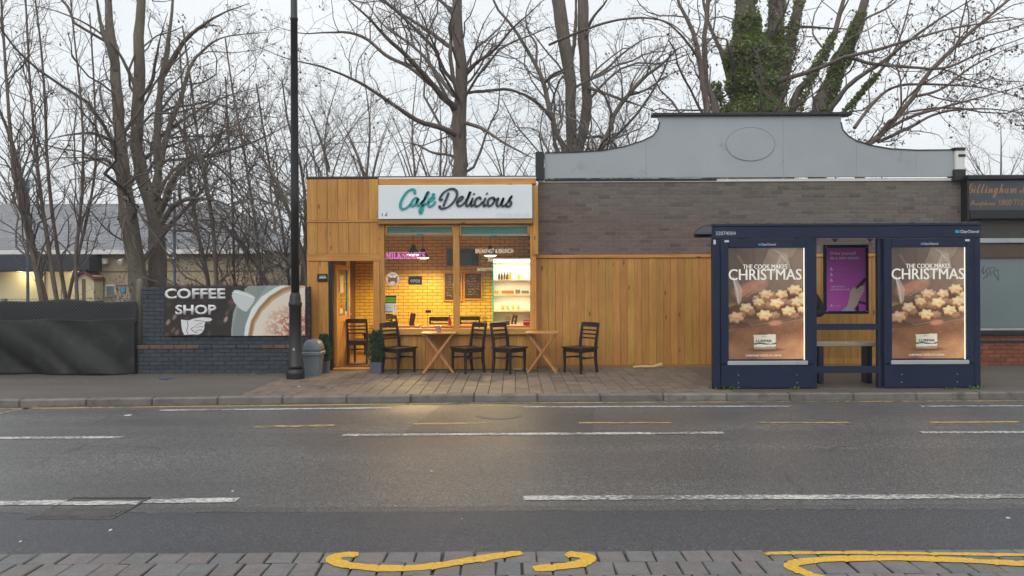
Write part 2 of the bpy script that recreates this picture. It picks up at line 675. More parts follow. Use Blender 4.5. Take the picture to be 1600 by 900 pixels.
# ------------------------------------------------------------------ material set
def asphalt(name, base, stone, damp=0.5, rough=0.5, scale=1.0, bump=0.32, cracks=False):
    t = NT(name)
    p = t.pos()
    v = t.new('ShaderNodeTexVoronoi')
    v.inputs['Scale'].default_value = 92 * scale
    t.link(p, v.inputs['Vector'])
    sep = t.new('ShaderNodeSeparateColor')
    t.link(v.outputs['Color'], sep.inputs[0])
    agg = t.ramp(sep.outputs[0], [(0.0, scale_col(base, 0.62)), (0.55, base), (0.84, stone), (1.0, scale_col(stone, 1.55))])
    big = t.noise(t.pos((0.35, 0.9, 1)), 1.0, 7, 0.6, 0.3)
    c = t.mix(t.ramp(big, [(0.32, 0.0), (0.7, 0.55)]), agg, scale_col(base, 0.66))
    st = t.noise(p, 2.6, 8, 0.7, 0.5)
    c = t.mix(t.ramp(st, [(0.62, 0.0), (0.7, 0.5)]), c, scale_col(base, 0.45))
    tr = t.noise(t.pos((0.05, 1.15, 1)), 1.0, 3, 0.5, 0.6)
    c = t.mix(t.ramp(tr, [(0.42, 0.0), (0.62, 0.45)]), c, scale_col(base, 0.68))
    lt = t.noise(t.pos((1, 1.6, 1)), 11, 6, 0.72, 0.2)
    c = t.mix(t.ramp(lt, [(0.66, 0.0), (0.75, 0.45)]), c, scale_col(stone, 1.4))
    if cracks:
        cv_ = t.new('ShaderNodeTexVoronoi', feature='DISTANCE_TO_EDGE')
        cv_.inputs['Scale'].default_value = 0.42
        wob = t.new('ShaderNodeTexNoise'); wob.inputs['Scale'].default_value = 2.2; wob.inputs['Detail'].default_value = 6
        t.link(p, wob.inputs['Vector'])
        ad = t.new('ShaderNodeMix', data_type='VECTOR'); ad.inputs['Factor'].default_value = 0.22
        t.link(p, ad.inputs['A']); t.link(wob.outputs['Color'], ad.inputs['B'])
        t.link(ad.outputs['Result'], cv_.inputs['Vector'])
        ck = t.math('MULTIPLY', t.ramp(cv_.outputs['Distance'], [(0.002, 1.0), (0.007, 0.0)]), t.ramp(t.noise(t.pos(), 0.7, 3, 0.5), [(0.48, 0.0), (0.6, 0.75)]))
        c = t.mix(ck, c, scale_col(base, 0.32))
        oil = t.noise(t.pos((0.5, 1.3, 1)), 1.9, 4, 0.5, 0.5)
        c = t.mix(t.ramp(oil, [(0.66, 0.0), (0.74, 0.5)]), c, scale_col(base, 0.5))
    t.base(c)
    wet = t.math('ADD', t.math('MULTIPLY', t.noise(t.pos((0.22, 0.6, 1)), 1.6, 5, 0.55), 0.6), t.math('MULTIPLY', t.math('SUBTRACT', 1.0, tr), 0.4))
    t.rough(t.math('MULTIPLY_ADD', wet, damp, rough - damp * 0.5, clamp=True))
    h = t.math('ADD', t.math('MULTIPLY', v.outputs['Distance'], 1.2), t.math('MULTIPLY', t.noise(p, 170 * scale, 3, 0.6), 0.5))
    t.bump(h, bump, 0.006)
    return t.m

def worn_paint(name, paint, under, amount=0.5, scale=14):
    t = NT(name)
    p = t.pos((1, 2.2, 1))
    n = t.noise(p, scale, 8, 0.72, 0.3)
    n2 = t.noise(t.pos(), 1.1, 3, 0.5)
    f = t.math('ADD', t.math('MULTIPLY', n, 0.75), t.math('MULTIPLY', n2, 0.35))
    k = t.ramp(f, [(amount - 0.05, 0.0), (amount + 0.05, 1.0)])
    g = t.ramp(t.noise(t.pos(), 60, 3, 0.6), [(0.3, scale_col(paint, 0.7)), (0.7, paint)])
    t.base(t.mix(k, under, g))
    t.rough(0.55)
    t.bump(n, 0.25, 0.004)
    return t.m

ROADC = (0.105, 0.102, 0.100, 1)
m_road = asphalt('road asphalt', ROADC, (0.20, 0.195, 0.19, 1), damp=0.25, rough=0.38, cracks=True)
m_patch = asphalt('new asphalt', (0.056, 0.056, 0.063, 1), (0.090, 0.090, 0.098, 1), damp=0.25, rough=0.48, scale=1.5, bump=0.18)
m_repair = asphalt('old repair asphalt', (0.085, 0.082, 0.080, 1), (0.15, 0.145, 0.14, 1), damp=0.25, rough=0.44)
m_tarpath = asphalt('footway asphalt', (0.12, 0.105, 0.092, 1), (0.20, 0.18, 0.16, 1), damp=0.25, rough=0.6, scale=1.4)
m_white = worn_paint('white road paint', (0.72, 0.71, 0.67, 1), (0.13, 0.13, 0.125, 1), 0.56, 22)
m_white_thin = worn_paint('worn white paint', (0.62, 0.61, 0.58, 1), (0.13, 0.13, 0.125, 1), 0.53, 14)
m_yellow = worn_paint('yellow road paint', (0.60, 0.41, 0.12, 1), (0.13, 0.12, 0.105, 1), 0.53, 10)
m_yellow_old = worn_paint('old yellow paint', (0.60, 0.42, 0.14, 1), (0.12, 0.11, 0.10, 1), 0.54, 7)
m_yellow_new = worn_paint('bright yellow paint', (0.74, 0.44, 0.035, 1), (0.20, 0.17, 0.13, 1), 0.43, 24)
m_kerb = M('kerb concrete', (0.17, 0.155, 0.14, 1), 0.75, 0.3, 5, 0.3, 70, rnd=0.13, dirt=(0.07, 0.065, 0.06, 1), dirt_scale=4)
m_paver = M('paving block', (0.165, 0.130, 0.104, 1), 0.62, 0.28, 6, 0.3, 80, rnd=0.16, dirt=(0.085, 0.075, 0.066, 1), dirt_scale=2.2)
m_sand = M('joint sand', (0.055, 0.05, 0.045, 1), 0.95, 0.3, 20, 0.3, 90)
t = NT('granite sett')
n_ = t.noise(t.pos(), 9, 7, 0.65)
r_ = t.rand()
c_ = t.ramp(r_, [(0.0, (0.13, 0.136, 0.142, 1)), (0.3, (0.165, 0.16, 0.158, 1)), (0.55, (0.178, 0.156, 0.148, 1)), (0.8, (0.155, 0.135, 0.13, 1)), (1.0, (0.20, 0.186, 0.175, 1))])
c_ = t.mix(t.ramp(n_, [(0.3, 0.55), (0.62, 0.0)]), c_, (0.085, 0.08, 0.078, 1))
c_ = t.mix(t.ramp(t.noise(t.pos(), 70, 3, 0.6), [(0.55, 0.0), (0.72, 0.5)]), c_, (0.27, 0.26, 0.25, 1))
t.base(c_); t.rough(0.6); t.bump(n_, 0.5, 0.012)
m_sett = t.m
m_soil = M('soil', (0.06, 0.05, 0.04, 1), 0.95, 0.4, 1.5, 0.5, 20)
m_iron = M('cast iron', (0.11, 0.105, 0.10, 1), 0.5, 0.4, 12, 0.4, 60, metal=0.3)

WD, WM_, WL = (0.325, 0.134, 0.023, 1), (0.57, 0.275, 0.052, 1), (0.70, 0.375, 0.088, 1)
m_woodz = wood('stained softwood upright', WD, WM_, WL, 'Z')
m_woodx = wood('stained softwood rail', WD, WM_, WL, 'X')
m_woody = wood('stained softwood return', WD, WM_, WL, 'Y')
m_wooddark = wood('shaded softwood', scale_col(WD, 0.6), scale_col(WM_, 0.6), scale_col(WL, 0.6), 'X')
m_hoard = wood('hoarding board', (0.29, 0.127, 0.026, 1), (0.51, 0.247, 0.052, 1), (0.63, 0.33, 0.084, 1), 'Z', rnd=0.10)
m_table = wood('oiled table wood', (0.30, 0.12, 0.035, 1), (0.50, 0.24, 0.075, 1), (0.62, 0.33, 0.12, 1), 'X', rough=0.4)
m_tableleg = wood('oiled table leg', (0.30, 0.12, 0.035, 1), (0.47, 0.21, 0.065, 1), (0.58, 0.29, 0.10, 1), 'Z', rough=0.45, knots=False)
m_chair = wood('dark stained chair', (0.012, 0.009, 0.008, 1), (0.028, 0.019, 0.016, 1), (0.05, 0.036, 0.031, 1), 'Z', rough=0.38, knots=False)
m_bench = wood('weathered bench wood', (0.30, 0.25, 0.18, 1), (0.52, 0.44, 0.33, 1), (0.66, 0.58, 0.46, 1), 'X', rough=0.6)
m_floor = wood('cafe floor', (0.16, 0.08, 0.03, 1), (0.33, 0.18, 0.07, 1), (0.45, 0.27, 0.11, 1), 'Y', rough=0.4)

m_brick_in = M('glazed cream brick', (0.74, 0.50, 0.085, 1), 0.42, 0.10, 9, 0.25, 40, rnd=0.07)
m_mortar_in = M('dark joint', (0.10, 0.055, 0.018, 1), 0.9, 0.2, 10, 0.2, 60)
m_mortar_g = M('grey joint', (0.22, 0.205, 0.19, 1), 0.9, 0.3, 6, 0.3, 90)
m_navy = M('navy shelter paint', (0.0045, 0.0135, 0.046, 1), 0.42, 0.3, 2, 0.06, 60, dirt=(0.022, 0.03, 0.05, 1), dirt_scale=5, dirt_lo=0.60, spec=0.4)
m_navy_dk = M('navy rail paint', (0.0045, 0.012, 0.040, 1), 0.36, 0.25, 3, 0.05, 60)
m_black = M('black paint', (0.010, 0.010, 0.012, 1), 0.35, 0.3, 5, 0.08, 40)
m_postblack = M('lamp post paint', (0.011, 0.011, 0.013, 1), 0.36, 0.3, 5, 0.12, 30, dirt=(0.04, 0.038, 0.036, 1), dirt_scale=9, dirt_lo=0.64)
m_parapet = M('grey board paint', (0.355, 0.39, 0.412, 1), 0.6, 0.09, 1.2, 0.06, 25, dirt=(0.235, 0.258, 0.27, 1), dirt_scale=2.6, dirt_lo=0.60)
m_whiteboard = M('white sign panel', (0.76, 0.82, 0.86, 1), 0.4, 0.03, 2, 0.0, 20)
m_whitepaint = M('white paint', (0.74, 0.73, 0.70, 1), 0.5, 0.1, 5, 0.1, 40, dirt=(0.4, 0.38, 0.35, 1), dirt_scale=5, dirt_lo=0.6)
m_teal = M('teal acrylic', (0.015, 0.33, 0.33, 1), 0.3, 0.06, 3, 0.0)
m_charcoal = M('charcoal acrylic', (0.032, 0.045, 0.060, 1), 0.3, 0.08, 3, 0.0)
m_tealblind = M('teal blind', (0.02, 0.50, 0.52, 1), 0.5, 0.1, 6, 0.05)
m_cream = M('cream paint', (0.62, 0.55, 0.42, 1), 0.6, 0.06, 2, 0.05)
m_brownwall = M('brown wall paint', (0.15, 0.085, 0.04, 1), 0.6, 0.1, 2, 0.05)
m_silver = M('brushed metal', (0.55, 0.55, 0.55, 1), 0.35, 0.1, 10, 0.0, metal=0.9)
m_steelgrey = M('bin plastic', (0.14, 0.165, 0.195, 1), 0.42, 0.12, 3, 0.05, 40, dirt=(0.22, 0.24, 0.26, 1), dirt_scale=7, dirt_lo=0.66)
m_planter = M('planter plastic', (0.085, 0.10, 0.13, 1), 0.5, 0.12, 4, 0.05)
m_glass = glass_mat('window glass', gloss=0.65)
m_glass3 = glass_mat('poster glazing', (0.98, 0.98, 0.98, 1), gloss=0.35)
m_glass2 = glass_mat('shelter glass', (0.93, 0.95, 0.95, 1), gloss=0.8)
m_bulb = emit('lamp glow', (1.0, 0.80, 0.50, 1), 4)
m_strip = emit('shelf light', (1.0, 0.88, 0.66, 1), 3.2)
m_tube = emit('poster tube light', (1.0, 0.92, 0.66, 1), 1.6)
m_print = print_mat('flat print', 0.0, 0.45)
m_printlit = print_mat('backlit print', 0.42, 0.25)

# ------------------------------------------------------------------ the ground, road and pavements
KX = [-60, -30, -7.1, -5.4, -3.2, -1.0, 8, 60]
KY = [8.4, 9.35, 10.26, 10.34, 10.44, 10.53, 10.53, 10.53]
def ky(x): return float(np.interp(x, KX, KY))
RZ = -0.10          # road level

# ground: one sheet to the horizon, a step down where the road runs
mb = MB()
ys = [-600, 10.62, 10.63, 600]
zs = [-0.16, -0.16, -0.02, -0.02]
vs = [(x, y, z) for y, z in zip(ys, zs) for x in (-600, 600)]
mb.add(vs, [(0, 1, 3, 2), (2, 3, 5, 4), (4, 5, 7, 6)])
mb.build('ground', m_soil, kind='structure')

road = link('road', None, kind='structure')
mb = MB()
xs = [-120, -30] + list(np.arange(-12, 12.1, 0.5)) + [30, 120]
vs, fs = [], []
for x in xs:
    vs += [(x, -14, RZ), (x, ky(x) + 0.05, RZ)]
for i in range(len(xs) - 1):
    fs.append((2 * i, 2 * i + 2, 2 * i + 3, 2 * i + 1))
mb.add(vs, fs)
mb.build('carriageway', m_road, road)

def strip(name, pts, w, mat, parent, z, jag=0.0, seed=0, step=0.08, **kw):
    """painted band along pts (x, y), width w, edges a little uneven"""
    r = random.Random(seed)
    P = []
    for (x0, y0), (x1, y1) in zip(pts[:-1], pts[1:]):
        n = max(1, int(math.hypot(x1 - x0, y1 - y0) / step))
        for i in range(n): P.append((x0 + (x1 - x0) * i / n, y0 + (y1 - y0) * i / n))
    P.append(pts[-1])
    vs, fs = [], []
    for i, p in enumerate(P):
        a, b = P[max(i - 1, 0)], P[min(i + 1, len(P) - 1)]
        t = Vector((b[0] - a[0], b[1] - a[1])).normalized()
        n = Vector((-t.y, t.x))
        for s_ in (1, -1):
            o = s_ * (w / 2) + r.uniform(-jag, jag)
            vs.append((p[0] + n.x * o, p[1] + n.y * o, z))
    for i in range(len(P) - 1): fs.append((2 * i + 1, 2 * i + 3, 2 * i + 2, 2 * i))
    return MB().add(vs, fs).build(name, mat, parent, **kw)

def g2(px, py, z=RZ):
    p = G(px, py, z)
    return (p.x, p.y)
LZ = RZ + 0.004
a, b = g2(818, 778.5), g2(1600, 776)
strip('lane_line', [a, b, (b[0] + 3, b[1] + 0.02)], 0.115, m_white, road, LZ, 0.008, 1)
a, b = g2(-10, 787), g2(371, 781.5)
strip('lane_line', [(a[0] - 3, a[1] - 0.1), a, b], 0.115, m_white, road, LZ, 0.008, 2)
strip('lane_line', [g2(535, 680), g2(1131, 676.5)], 0.115, m_white, road, LZ, 0.008, 3)
a, b = g2(-10, 685), g2(191, 683.5)
strip('lane_line', [(a[0] - 3, a[1] - 0.08), a, b], 0.115, m_white, road, LZ, 0.008, 4)
a, b = g2(1439, 676), g2(1600, 675.5)
strip('lane_line', [a, b, (b[0] + 4, b[1])], 0.115, m_white, road, LZ, 0.008, 5)
for i, (x0, y0, x1, y1) in enumerate([(646, 662.5, 773, 661), (904, 661, 1049, 660.8), (1184, 661, 1326, 660.5), (1453, 660.3, 1592, 659.5)]):
    strip('bay_dash', [g2(x0, y0), g2(x1, y1)], 0.075, m_yellow, road, LZ, 0.008, 10 + i)
strip('bay_dash', [g2(398, 667), g2(522, 665)], 0.10, m_yellow_old, road, LZ, 0.01, 15)
for i, (x0, y0, x1, y1) in enumerate([(250, 641.5, 611, 637.5), (818, 636, 1237, 635), (1438, 635, 1600, 634.5)]):
    strip('edge_line', [g2(x0, y0), g2(x1, y1)], 0.09, m_white_thin, road, LZ, 0.008, 20 + i)
def along_kerb(x0, x1, off): return [(x, ky(x) - off) for x in np.linspace(x0, x1, 24)]
strip('kerb_line', along_kerb(-9.0, -1.5, 0.16), 0.085, m_yellow, road, LZ, 0.008, 30)
strip('kerb_line', along_kerb(-1.45, 9.5, 0.13), 0.075, m_yellow_old, road, LZ, 0.008, 31)
strip('kerb_line', [g2(-10, 648), g2(55, 636)], 0.10, m_yellow_old, road, LZ, 0.01, 32)

# darker resurfaced strip in front of the setts, and an older square reinstatement
def patch(name, x0, x1, y0, y1, z, mat, jag, seed, skew=0.0):
    r = random.Random(seed)
    n = max(2, int((x1 - x0) / 0.12))
    vs, fs = [], []
    for i in range(n + 1):
        x = x0 + (x1 - x0) * i / n
        vs += [(x, y0 + r.uniform(-jag, jag), z), (x + skew, y1 + r.uniform(-jag, jag), z)]
    for i in range(n): fs.append((2 * i, 2 * i + 2, 2 * i + 3, 2 * i + 1))
    return MB().add(vs, fs).build(name, mat, road)
patch('resurfaced_strip', -14, 14, 4.60, 5.47, RZ + 0.004, m_patch, 0.012, 4)
patch('resurfaced_edge', -14, 14, 5.478, 5.60, RZ + 0.0025, m_repair, 0.012, 6)
patch('reinstatement', -1.25, 0.9, 8.35, 10.2, RZ + 0.0025, m_repair, 0.01, 5, skew=0.25)

strip('damp_channel', along_kerb(-9.5, 9.7, 0.045), 0.09, m_repair, road, RZ + 0.002, 0.02, 40)

# inspection cover in the lane, with the white line carried over it
ic = thing('inspection_cover', 'sunken rectangular iron cover cutting across the nearest white lane line', 'manhole cover')
q = [g2(40, 812), g2(176, 812), g2(234, 780), g2(113, 779.5)]
mb = MB()
cx, cy = sum(p[0] for p in q) / 4, sum(p[1] for p in q) / 4
inner = [(cx + (p[0] - cx) * 0.955, cy + (p[1] - cy) * 0.94) for p in q]
vs = [(p[0], p[1], RZ + 0.009) for p in q] + [(p[0], p[1], RZ + 0.009) for p in inner] + [(p[0], p[1], RZ - 0.03) for p in q]
fs = [(i, (i + 1) % 4, 4 + (i + 1) % 4, 4 + i) for i in range(4)] + [(8 + i, 8 + (i + 1) % 4, (i + 1) % 4, i) for i in range(4)]
mb.add(vs, fs)
mb.build('frame', m_iron, ic)
mid = lambda a, b, t: (a[0] + (b[0] - a[0]) * t, a[1] + (b[1] - a[1]) * t)
inner = [(cx + (p[0] - cx) * 0.945, cy + (p[1] - cy) * 0.92) for p in q]
for t0, t1 in ((0, 0.495), (0.505, 1)):
    pl = [mid(inner[0], inner[1], t0), mid(inner[0], inner[1], t1), mid(inner[3], inner[2], t1), mid(inner[3], inner[2], t0)]
    MB().prism_z(pl, RZ - 0.01, RZ + 0.007).build('plate', m_iron, ic)
mb = MB()
r = random.Random(3)
for i in range(26):
    for j in range(7):
        s_, t_ = (i + 0.5 + 0.5 * (j % 2)) / 27, (j + 0.5) / 7 * 0.42 + 0.03
        pt = mid(mid(inner[0], inner[1], s_), mid(inner[3], inner[2], s_), t_)
        mb.box((pt[0], pt[1], RZ + 0.009), (0.03, 0.022, 0.008), 0.003)
mb.build('raised_studs', m_iron, ic, kind='stuff')
q2 = [q[3], q[2]]
MB().beam((q[3][0], q[3][1] + .006, RZ + .004), (q[2][0], q[2][1] + .006, RZ + .004), 0.03, 0.012, 0.002).build('sunken_edge', m_black, ic)
strip('painted_line', [mid(inner[0], inner[3], 0.72), mid(inner[1], inner[2], 0.78)], 0.10, m_white_thin, ic, RZ + 0.0115, 0.012, 8)

gr = thing('gully_cover', 'small dark round iron cover in the road below the cafe window', 'drain cover')
p = G(780, 649, RZ)
MB().lathe([(0.30, -0.02), (0.30, 0.006), (0.27, 0.008)], (p.x, p.y, RZ), 28).build('rim', m_iron, gr)
MB().lathe([(0.262, -0.02), (0.262, 0.010)], (p.x, p.y, RZ), 28).build('lid', m_iron, gr)

# kerb
kerb = link('kerb', None, kind='structure')
kr = random.Random(9)
x = -9.6
while x < 9.8:
    x1 = x + 0.905
    a, b = Vector((x, ky(x), 0)), Vector((x1, ky(x1), 0))
    d = (b - a).normalized()
    ang = math.atan2(d.y, d.x)
    c = (a + b) / 2 + Vector((-d.y, d.x, 0)) * 0.0625
    mb = MB().box((0, 0, 0), (0.898, 0.125, 0.19), 0.018)
    o = mb.build('kerb_stone', m_kerb, kerb)
    o.location = (c.x, c.y + kr.uniform(-0.004, 0.004), -0.091 + kr.uniform(-0.004, 0.003))
    o.rotation_euler = (0, kr.uniform(-0.003, 0.003), ang)
    x = x1
for x0, x1 in ((-60, -9.61), (9.81, 60)):
    mb = MB()
    n = 20
    for i in range(n):
        a, b = x0 + (x1 - x0) * i / n, x0 + (x1 - x0) * (i + 1) / n
        mb.beam((a, ky(a) + 0.0625, -0.09), (b, ky(b) + 0.0625, -0.09), 0.125, 0.19, 0.015)
    mb.build('kerb_run', m_kerb, kerb)

# pavement: asphalt either side of a block-paved stretch before the cafe
pav = link('pavement', None, kind='structure')
PX0, PX1 = -3.95, 3.25
def pave_sheet(name, x0, x1, y1, z, mat):
    xs = np.linspace(x0, x1, 40)
    vs, fs = [], []
    for x in xs: vs += [(x, ky(x) + 0.118, z), (x, y1, z)]
    for i in range(len(xs) - 1): fs.append((2 * i, 2 * i + 2, 2 * i + 3, 2 * i + 1))
    MB().add(vs, fs).build(name, mat, pav)
pave_sheet('asphalt_footway', -60, PX0, 14.2, 0.0, m_tarpath)
pave_sheet('asphalt_footway', PX1, 60, 14.6, 0.0, m_tarpath)
pave_sheet('bedding', PX0, PX1, 14.0, -0.014, m_sand)
pr = random.Random(21)
cache = {}
row, y = 0, 10.665
BW, BL, JJ = 0.2, 0.2, 0.006
pavers = []
nx = int((PX1 - PX0) / BW)
for i in range(nx):
    x = PX0 + (i + 0.5) * BW
    y = ky(x) + 0.13 - (0.1 if i % 2 else 0.0)
    while y < 13.98:
        y0, y1 = max(y, ky(x) + 0.13), min(y + BL, 13.98)
        if y1 - y0 > 0.04: pavers.append((x, (y0 + y1) / 2, round(y1 - y0 - JJ, 2)))
        y += BL
pavers.sort(key=lambda p: p[1])
for k, (x, y, l) in enumerate(pavers[:300]):
    if l not in cache: cache[l] = MB().box((0, 0, 0), (BW - JJ, l, 0.05), 0.005).mesh('paving_block', m_paver)
    o = link('paving_block', cache[l], pav, (x, y, -0.025 + pr.uniform(-0.002, 0.002)))
    o.rotation_euler = (pr.uniform(-.004, .004), pr.uniform(-.006, .006), 0)
mb = MB()
for x, y, l in pavers[300:]:
    mb.box((x, y, -0.025 + pr.uniform(-0.002, 0.002)), (BW - JJ, l, 0.05), 0.005)
if len(pavers) > 300: mb.build('block_paving', m_paver, pav, kind='stuff')

# granite setts on this side of the road
setts = link('sett_paving', None, kind='structure')
sr = random.Random(4)
SZ = RZ + 0.018
MB().add([(-60, -14.5, RZ + 0.003), (60, -14.5, RZ + 0.003), (60, 4.62, RZ + 0.003), (-60, 4.62, RZ + 0.003)], [(0, 1, 2, 3)]).build('joint_bed', m_sand, setts)
cells = []
y = 4.615
while y > 2.2:
    l = sr.uniform(0.165, 0.2)
    x = -6.5 + sr.uniform(0, 0.15)
    while x < 6.5:
        w = sr.uniform(0.15, 0.205)
        cells.append((x + w / 2, y - l / 2, w, l))
        x += w
    y -= l
def sett(mb, cx, cy, w, l):
    hw, hl = w / 2 - sr.uniform(0.003, 0.007), l / 2 - sr.uniform(0.003, 0.007)
    j = lambda: sr.uniform(-0.006, 0.006)
    top = SZ + sr.uniform(-0.002, 0.002)
    base = [(-hw + j(), -hl + j()), (hw + j(), -hl + j()), (hw + j(), hl + j()), (-hw + j(), hl + j())]
    vs = [(cx + p[0], cy + p[1], RZ - 0.03) for p in base] + [(cx + p[0], cy + p[1], top - 0.008) for p in base]
    vs += [(cx + p[0] * 0.93, cy + p[1] * 0.93, top + sr.uniform(-0.0015, 0.0015)) for p in base]
    vs.append((cx, cy, top + 0.002))
    fs = []
    for k in range(4):
        m = (k + 1) % 4
        fs += [(4 + k, 4 + m, 8 + m, 8 + k), (8 + k, 8 + m, 12)]
    mb.mat(0).add(vs, fs)
    mb.mat(1).add(vs[:8], [(k, (k + 1) % 4, 4 + (k + 1) % 4, 4 + k) for k in range(4)])
rest = MB()
near = sorted([c for c in cells if abs(c[0]) < 0.7 * c[1] + 0.15 and c[1] > 3.9], key=lambda c: -c[1])[:300]
ns = set(near)
for c in cells:
    if c in ns:
        mb = MB()
        sett(mb, *c)
        mb.build('sett', [m_sett, m_sand], setts)
    else: sett(rest, *c)
rest.build('further_setts', [m_sett, m_sand], setts, kind='stuff')
# yellow paint over the setts
cell_arr = np.array(cells)
def sett_height(x, y):
    d = np.abs(cell_arr[:, 0] - x) / (cell_arr[:, 2] / 2), np.abs(cell_arr[:, 1] - y) / (cell_arr[:, 3] / 2)
    m = np.maximum(*d).min()
    return SZ + 0.0052 - 0.005 * max(0.0, min(1.0, (m - 0.90) / 0.08))
def paint(px, width, seed, taper=True):
    r = random.Random(seed)
    P = catmull([(g2(a, b, SZ)[0], g2(a, b, SZ)[1], 0) for a, b in px], 22)
    vs, fs = [], []
    K = 9
    n = len(P)
    for i, p in enumerate(P):
        t = (P[min(i + 1, n - 1)] - P[max(i - 1, 0)]).normalized()
        nn = Vector((-t.y, t.x, 0))
        w = width * (1 + 0.08 * math.sin(i * 0.21 + seed) + 0.04 * math.sin(i * 0.83 + 2 * seed)) + r.uniform(-0.0015, 0.0015)
        e = min(i, n - 1 - i)
        if taper and e < 5: w *= 0.72 + 0.06 * e
        for k in range(K):
            q = p + nn * (w * (k / (K - 1) - 0.5))
            vs.append((q.x, q.y, sett_height(q.x, q.y)))
    for i in range(n - 1):
        for k in range(K - 1):
            fs.append((i * K + k, i * K + k + 1, (i + 1) * K + k + 1, (i + 1) * K + k))
    o = MB().add(vs, fs).build('yellow_line', m_yellow_new, setts)
    return o
paint([(560, 866), (530, 869), (521, 876), (540, 883), (590, 888.5), (650, 888), (705, 881), (760, 872), (815, 864)], 0.092, 1)
paint([(884, 866), (914, 870), (917, 877), (893, 884), (834, 890)], 0.098, 2)
paint([(1700, 884), (1590, 881), (1500, 876), (1400, 873), (1310, 874), (1256, 878), (1236, 884), (1250, 893), (1300, 910)], 0.085, 3)
paint([(1195, 866), (1240, 865), (1330, 864.5), (1450, 866), (1600, 868), (1700, 869)], 0.045, 4, False)

# ------------------------------------------------------------------ the cafe
D = 13.60
cafe = thing('cafe', 'small flat-roofed cafe clad in honey-stained timber with a wide lit window', 'cafe')
def cx(px, py=450): return XX(px, D, py)
def cz(py, px=660): return ZZ(py, D, px)
YF = D                     # face of the boards
xL, xR = cx(480), cx(838)
zT = cz(279)
# wall cores behind the boards
def core(name, x0, x1, z0, z1, y0=YF + 0.024, y1=YF + 0.11, mat=None):
    return MB().bx(x0, x1, y0, y1, z0, z1, 0.002).build(name, mat or m_wooddark, cafe)
core('wall_core', xL + 0.004, cx(516), 0, cz(408, 500))
core('wall_core', xL + 0.004, cx(598), cz(407.5, 540) + 0.001, zT - 0.01)
core('wall_core', cx(598) + 0.001, xR - 0.004, cz(351), zT - 0.01)
core('wall_core', cx(598), cx(832), 0, cz(523))
boards(cafe, xL, cx(592), YF, cz(344, 540), cz(280, 540), m_woodz, 0.19, 0.022, 0.004, 'cladding_board', 1)
boards(cafe, xL, cx(594), YF, cz(397, 540), cz(347.5, 540), m_woodz, 0.185, 0.022, 0.004, 'cladding_board', 2)
boards(cafe, cx(482), cx(513), YF, 0.01, cz(408.5, 500), m_woodz, 0.19, 0.022, 0.003, 'cladding_board', 3)
boards(cafe, cx(600), cx(832), YF + 0.006, 0.01, cz(523.5), m_woodz, 0.15, 0.02, 0.004, 'cladding_board', 4)
MB().bx(xL - 0.005, cx(592), YF - 0.012, YF + 0.02, cz(347.3, 540), cz(344.2, 540), 0.004).build('belt_rail', m_woodx, cafe)
MB().bx(xL - 0.004, cx(597), YF - 0.015, YF + 0.06, cz(408, 540), cz(397.3, 540), 0.006).build('door_head', m_woodx, cafe)
MB().bx(cx(480.2), cx(483), YF - 0.010, YF + 0.023, 0.0, cz(408.2, 480), 0.003).build('corner_trim', m_woodz, cafe)
MB().bx(cx(583.5), cx(593.7), YF - 0.02, YF + 0.10, 0.0, cz(408.3), 0.006).build('door_post', m_woodz, cafe)
MB().bx(cx(593.9), cx(600.8), YF - 0.008, YF + 0.105, cz(523), cz(350.5), 0.005).build('window_jamb', m_woodz, cafe)
MB().bx(cx(828.5), cx(838), YF - 0.008, YF + 0.105, 0.0, cz(351), 0.005).build('window_jamb', m_woodz, cafe)
MB().bx(cx(708), cx(718), YF - 0.012, YF + 0.10, cz(513), cz(350.8), 0.006).build('mullion', m_woodz, cafe)
MB().bx(cx(594), cx(834), YF - 0.075, YF + 0.15, cz(523), cz(513.2), 0.008).build('window_sill', m_woodx, cafe)
MB().bx(cx(593), cx(838.5), YF - 0.03, YF + 0.02, cz(290), cz(279.3), 0.006).build('fascia_rail', m_woodx, cafe)
MB().bx(cx(832.6), cx(841.5), YF - 0.035, YF + 0.36, cz(398, 836), cz(290.3, 836), 0.006).build('corner_post', m_woodz, cafe)
MB().bx(cx(592), cx(832.4), YF - 0.10, YF + 0.022, cz(350.6), cz(343.8), 0.006).build('fascia_soffit', m_wooddark, cafe)
MB().bx(xL - 0.02, xR + 0.02, YF + 0.015, 17.35, zT, zT + 0.05, 0.01).build('roof', M('roof felt', (0.05, 0.05, 0.052, 1), 0.85, 0.3, 3), cafe)
MB().bx(cx(592.6), cx(838.4), YF - 0.032, YF - 0.006, zT - 0.012, zT + 0.02, 0.004).build('roof_trim', m_whitepaint, cafe)
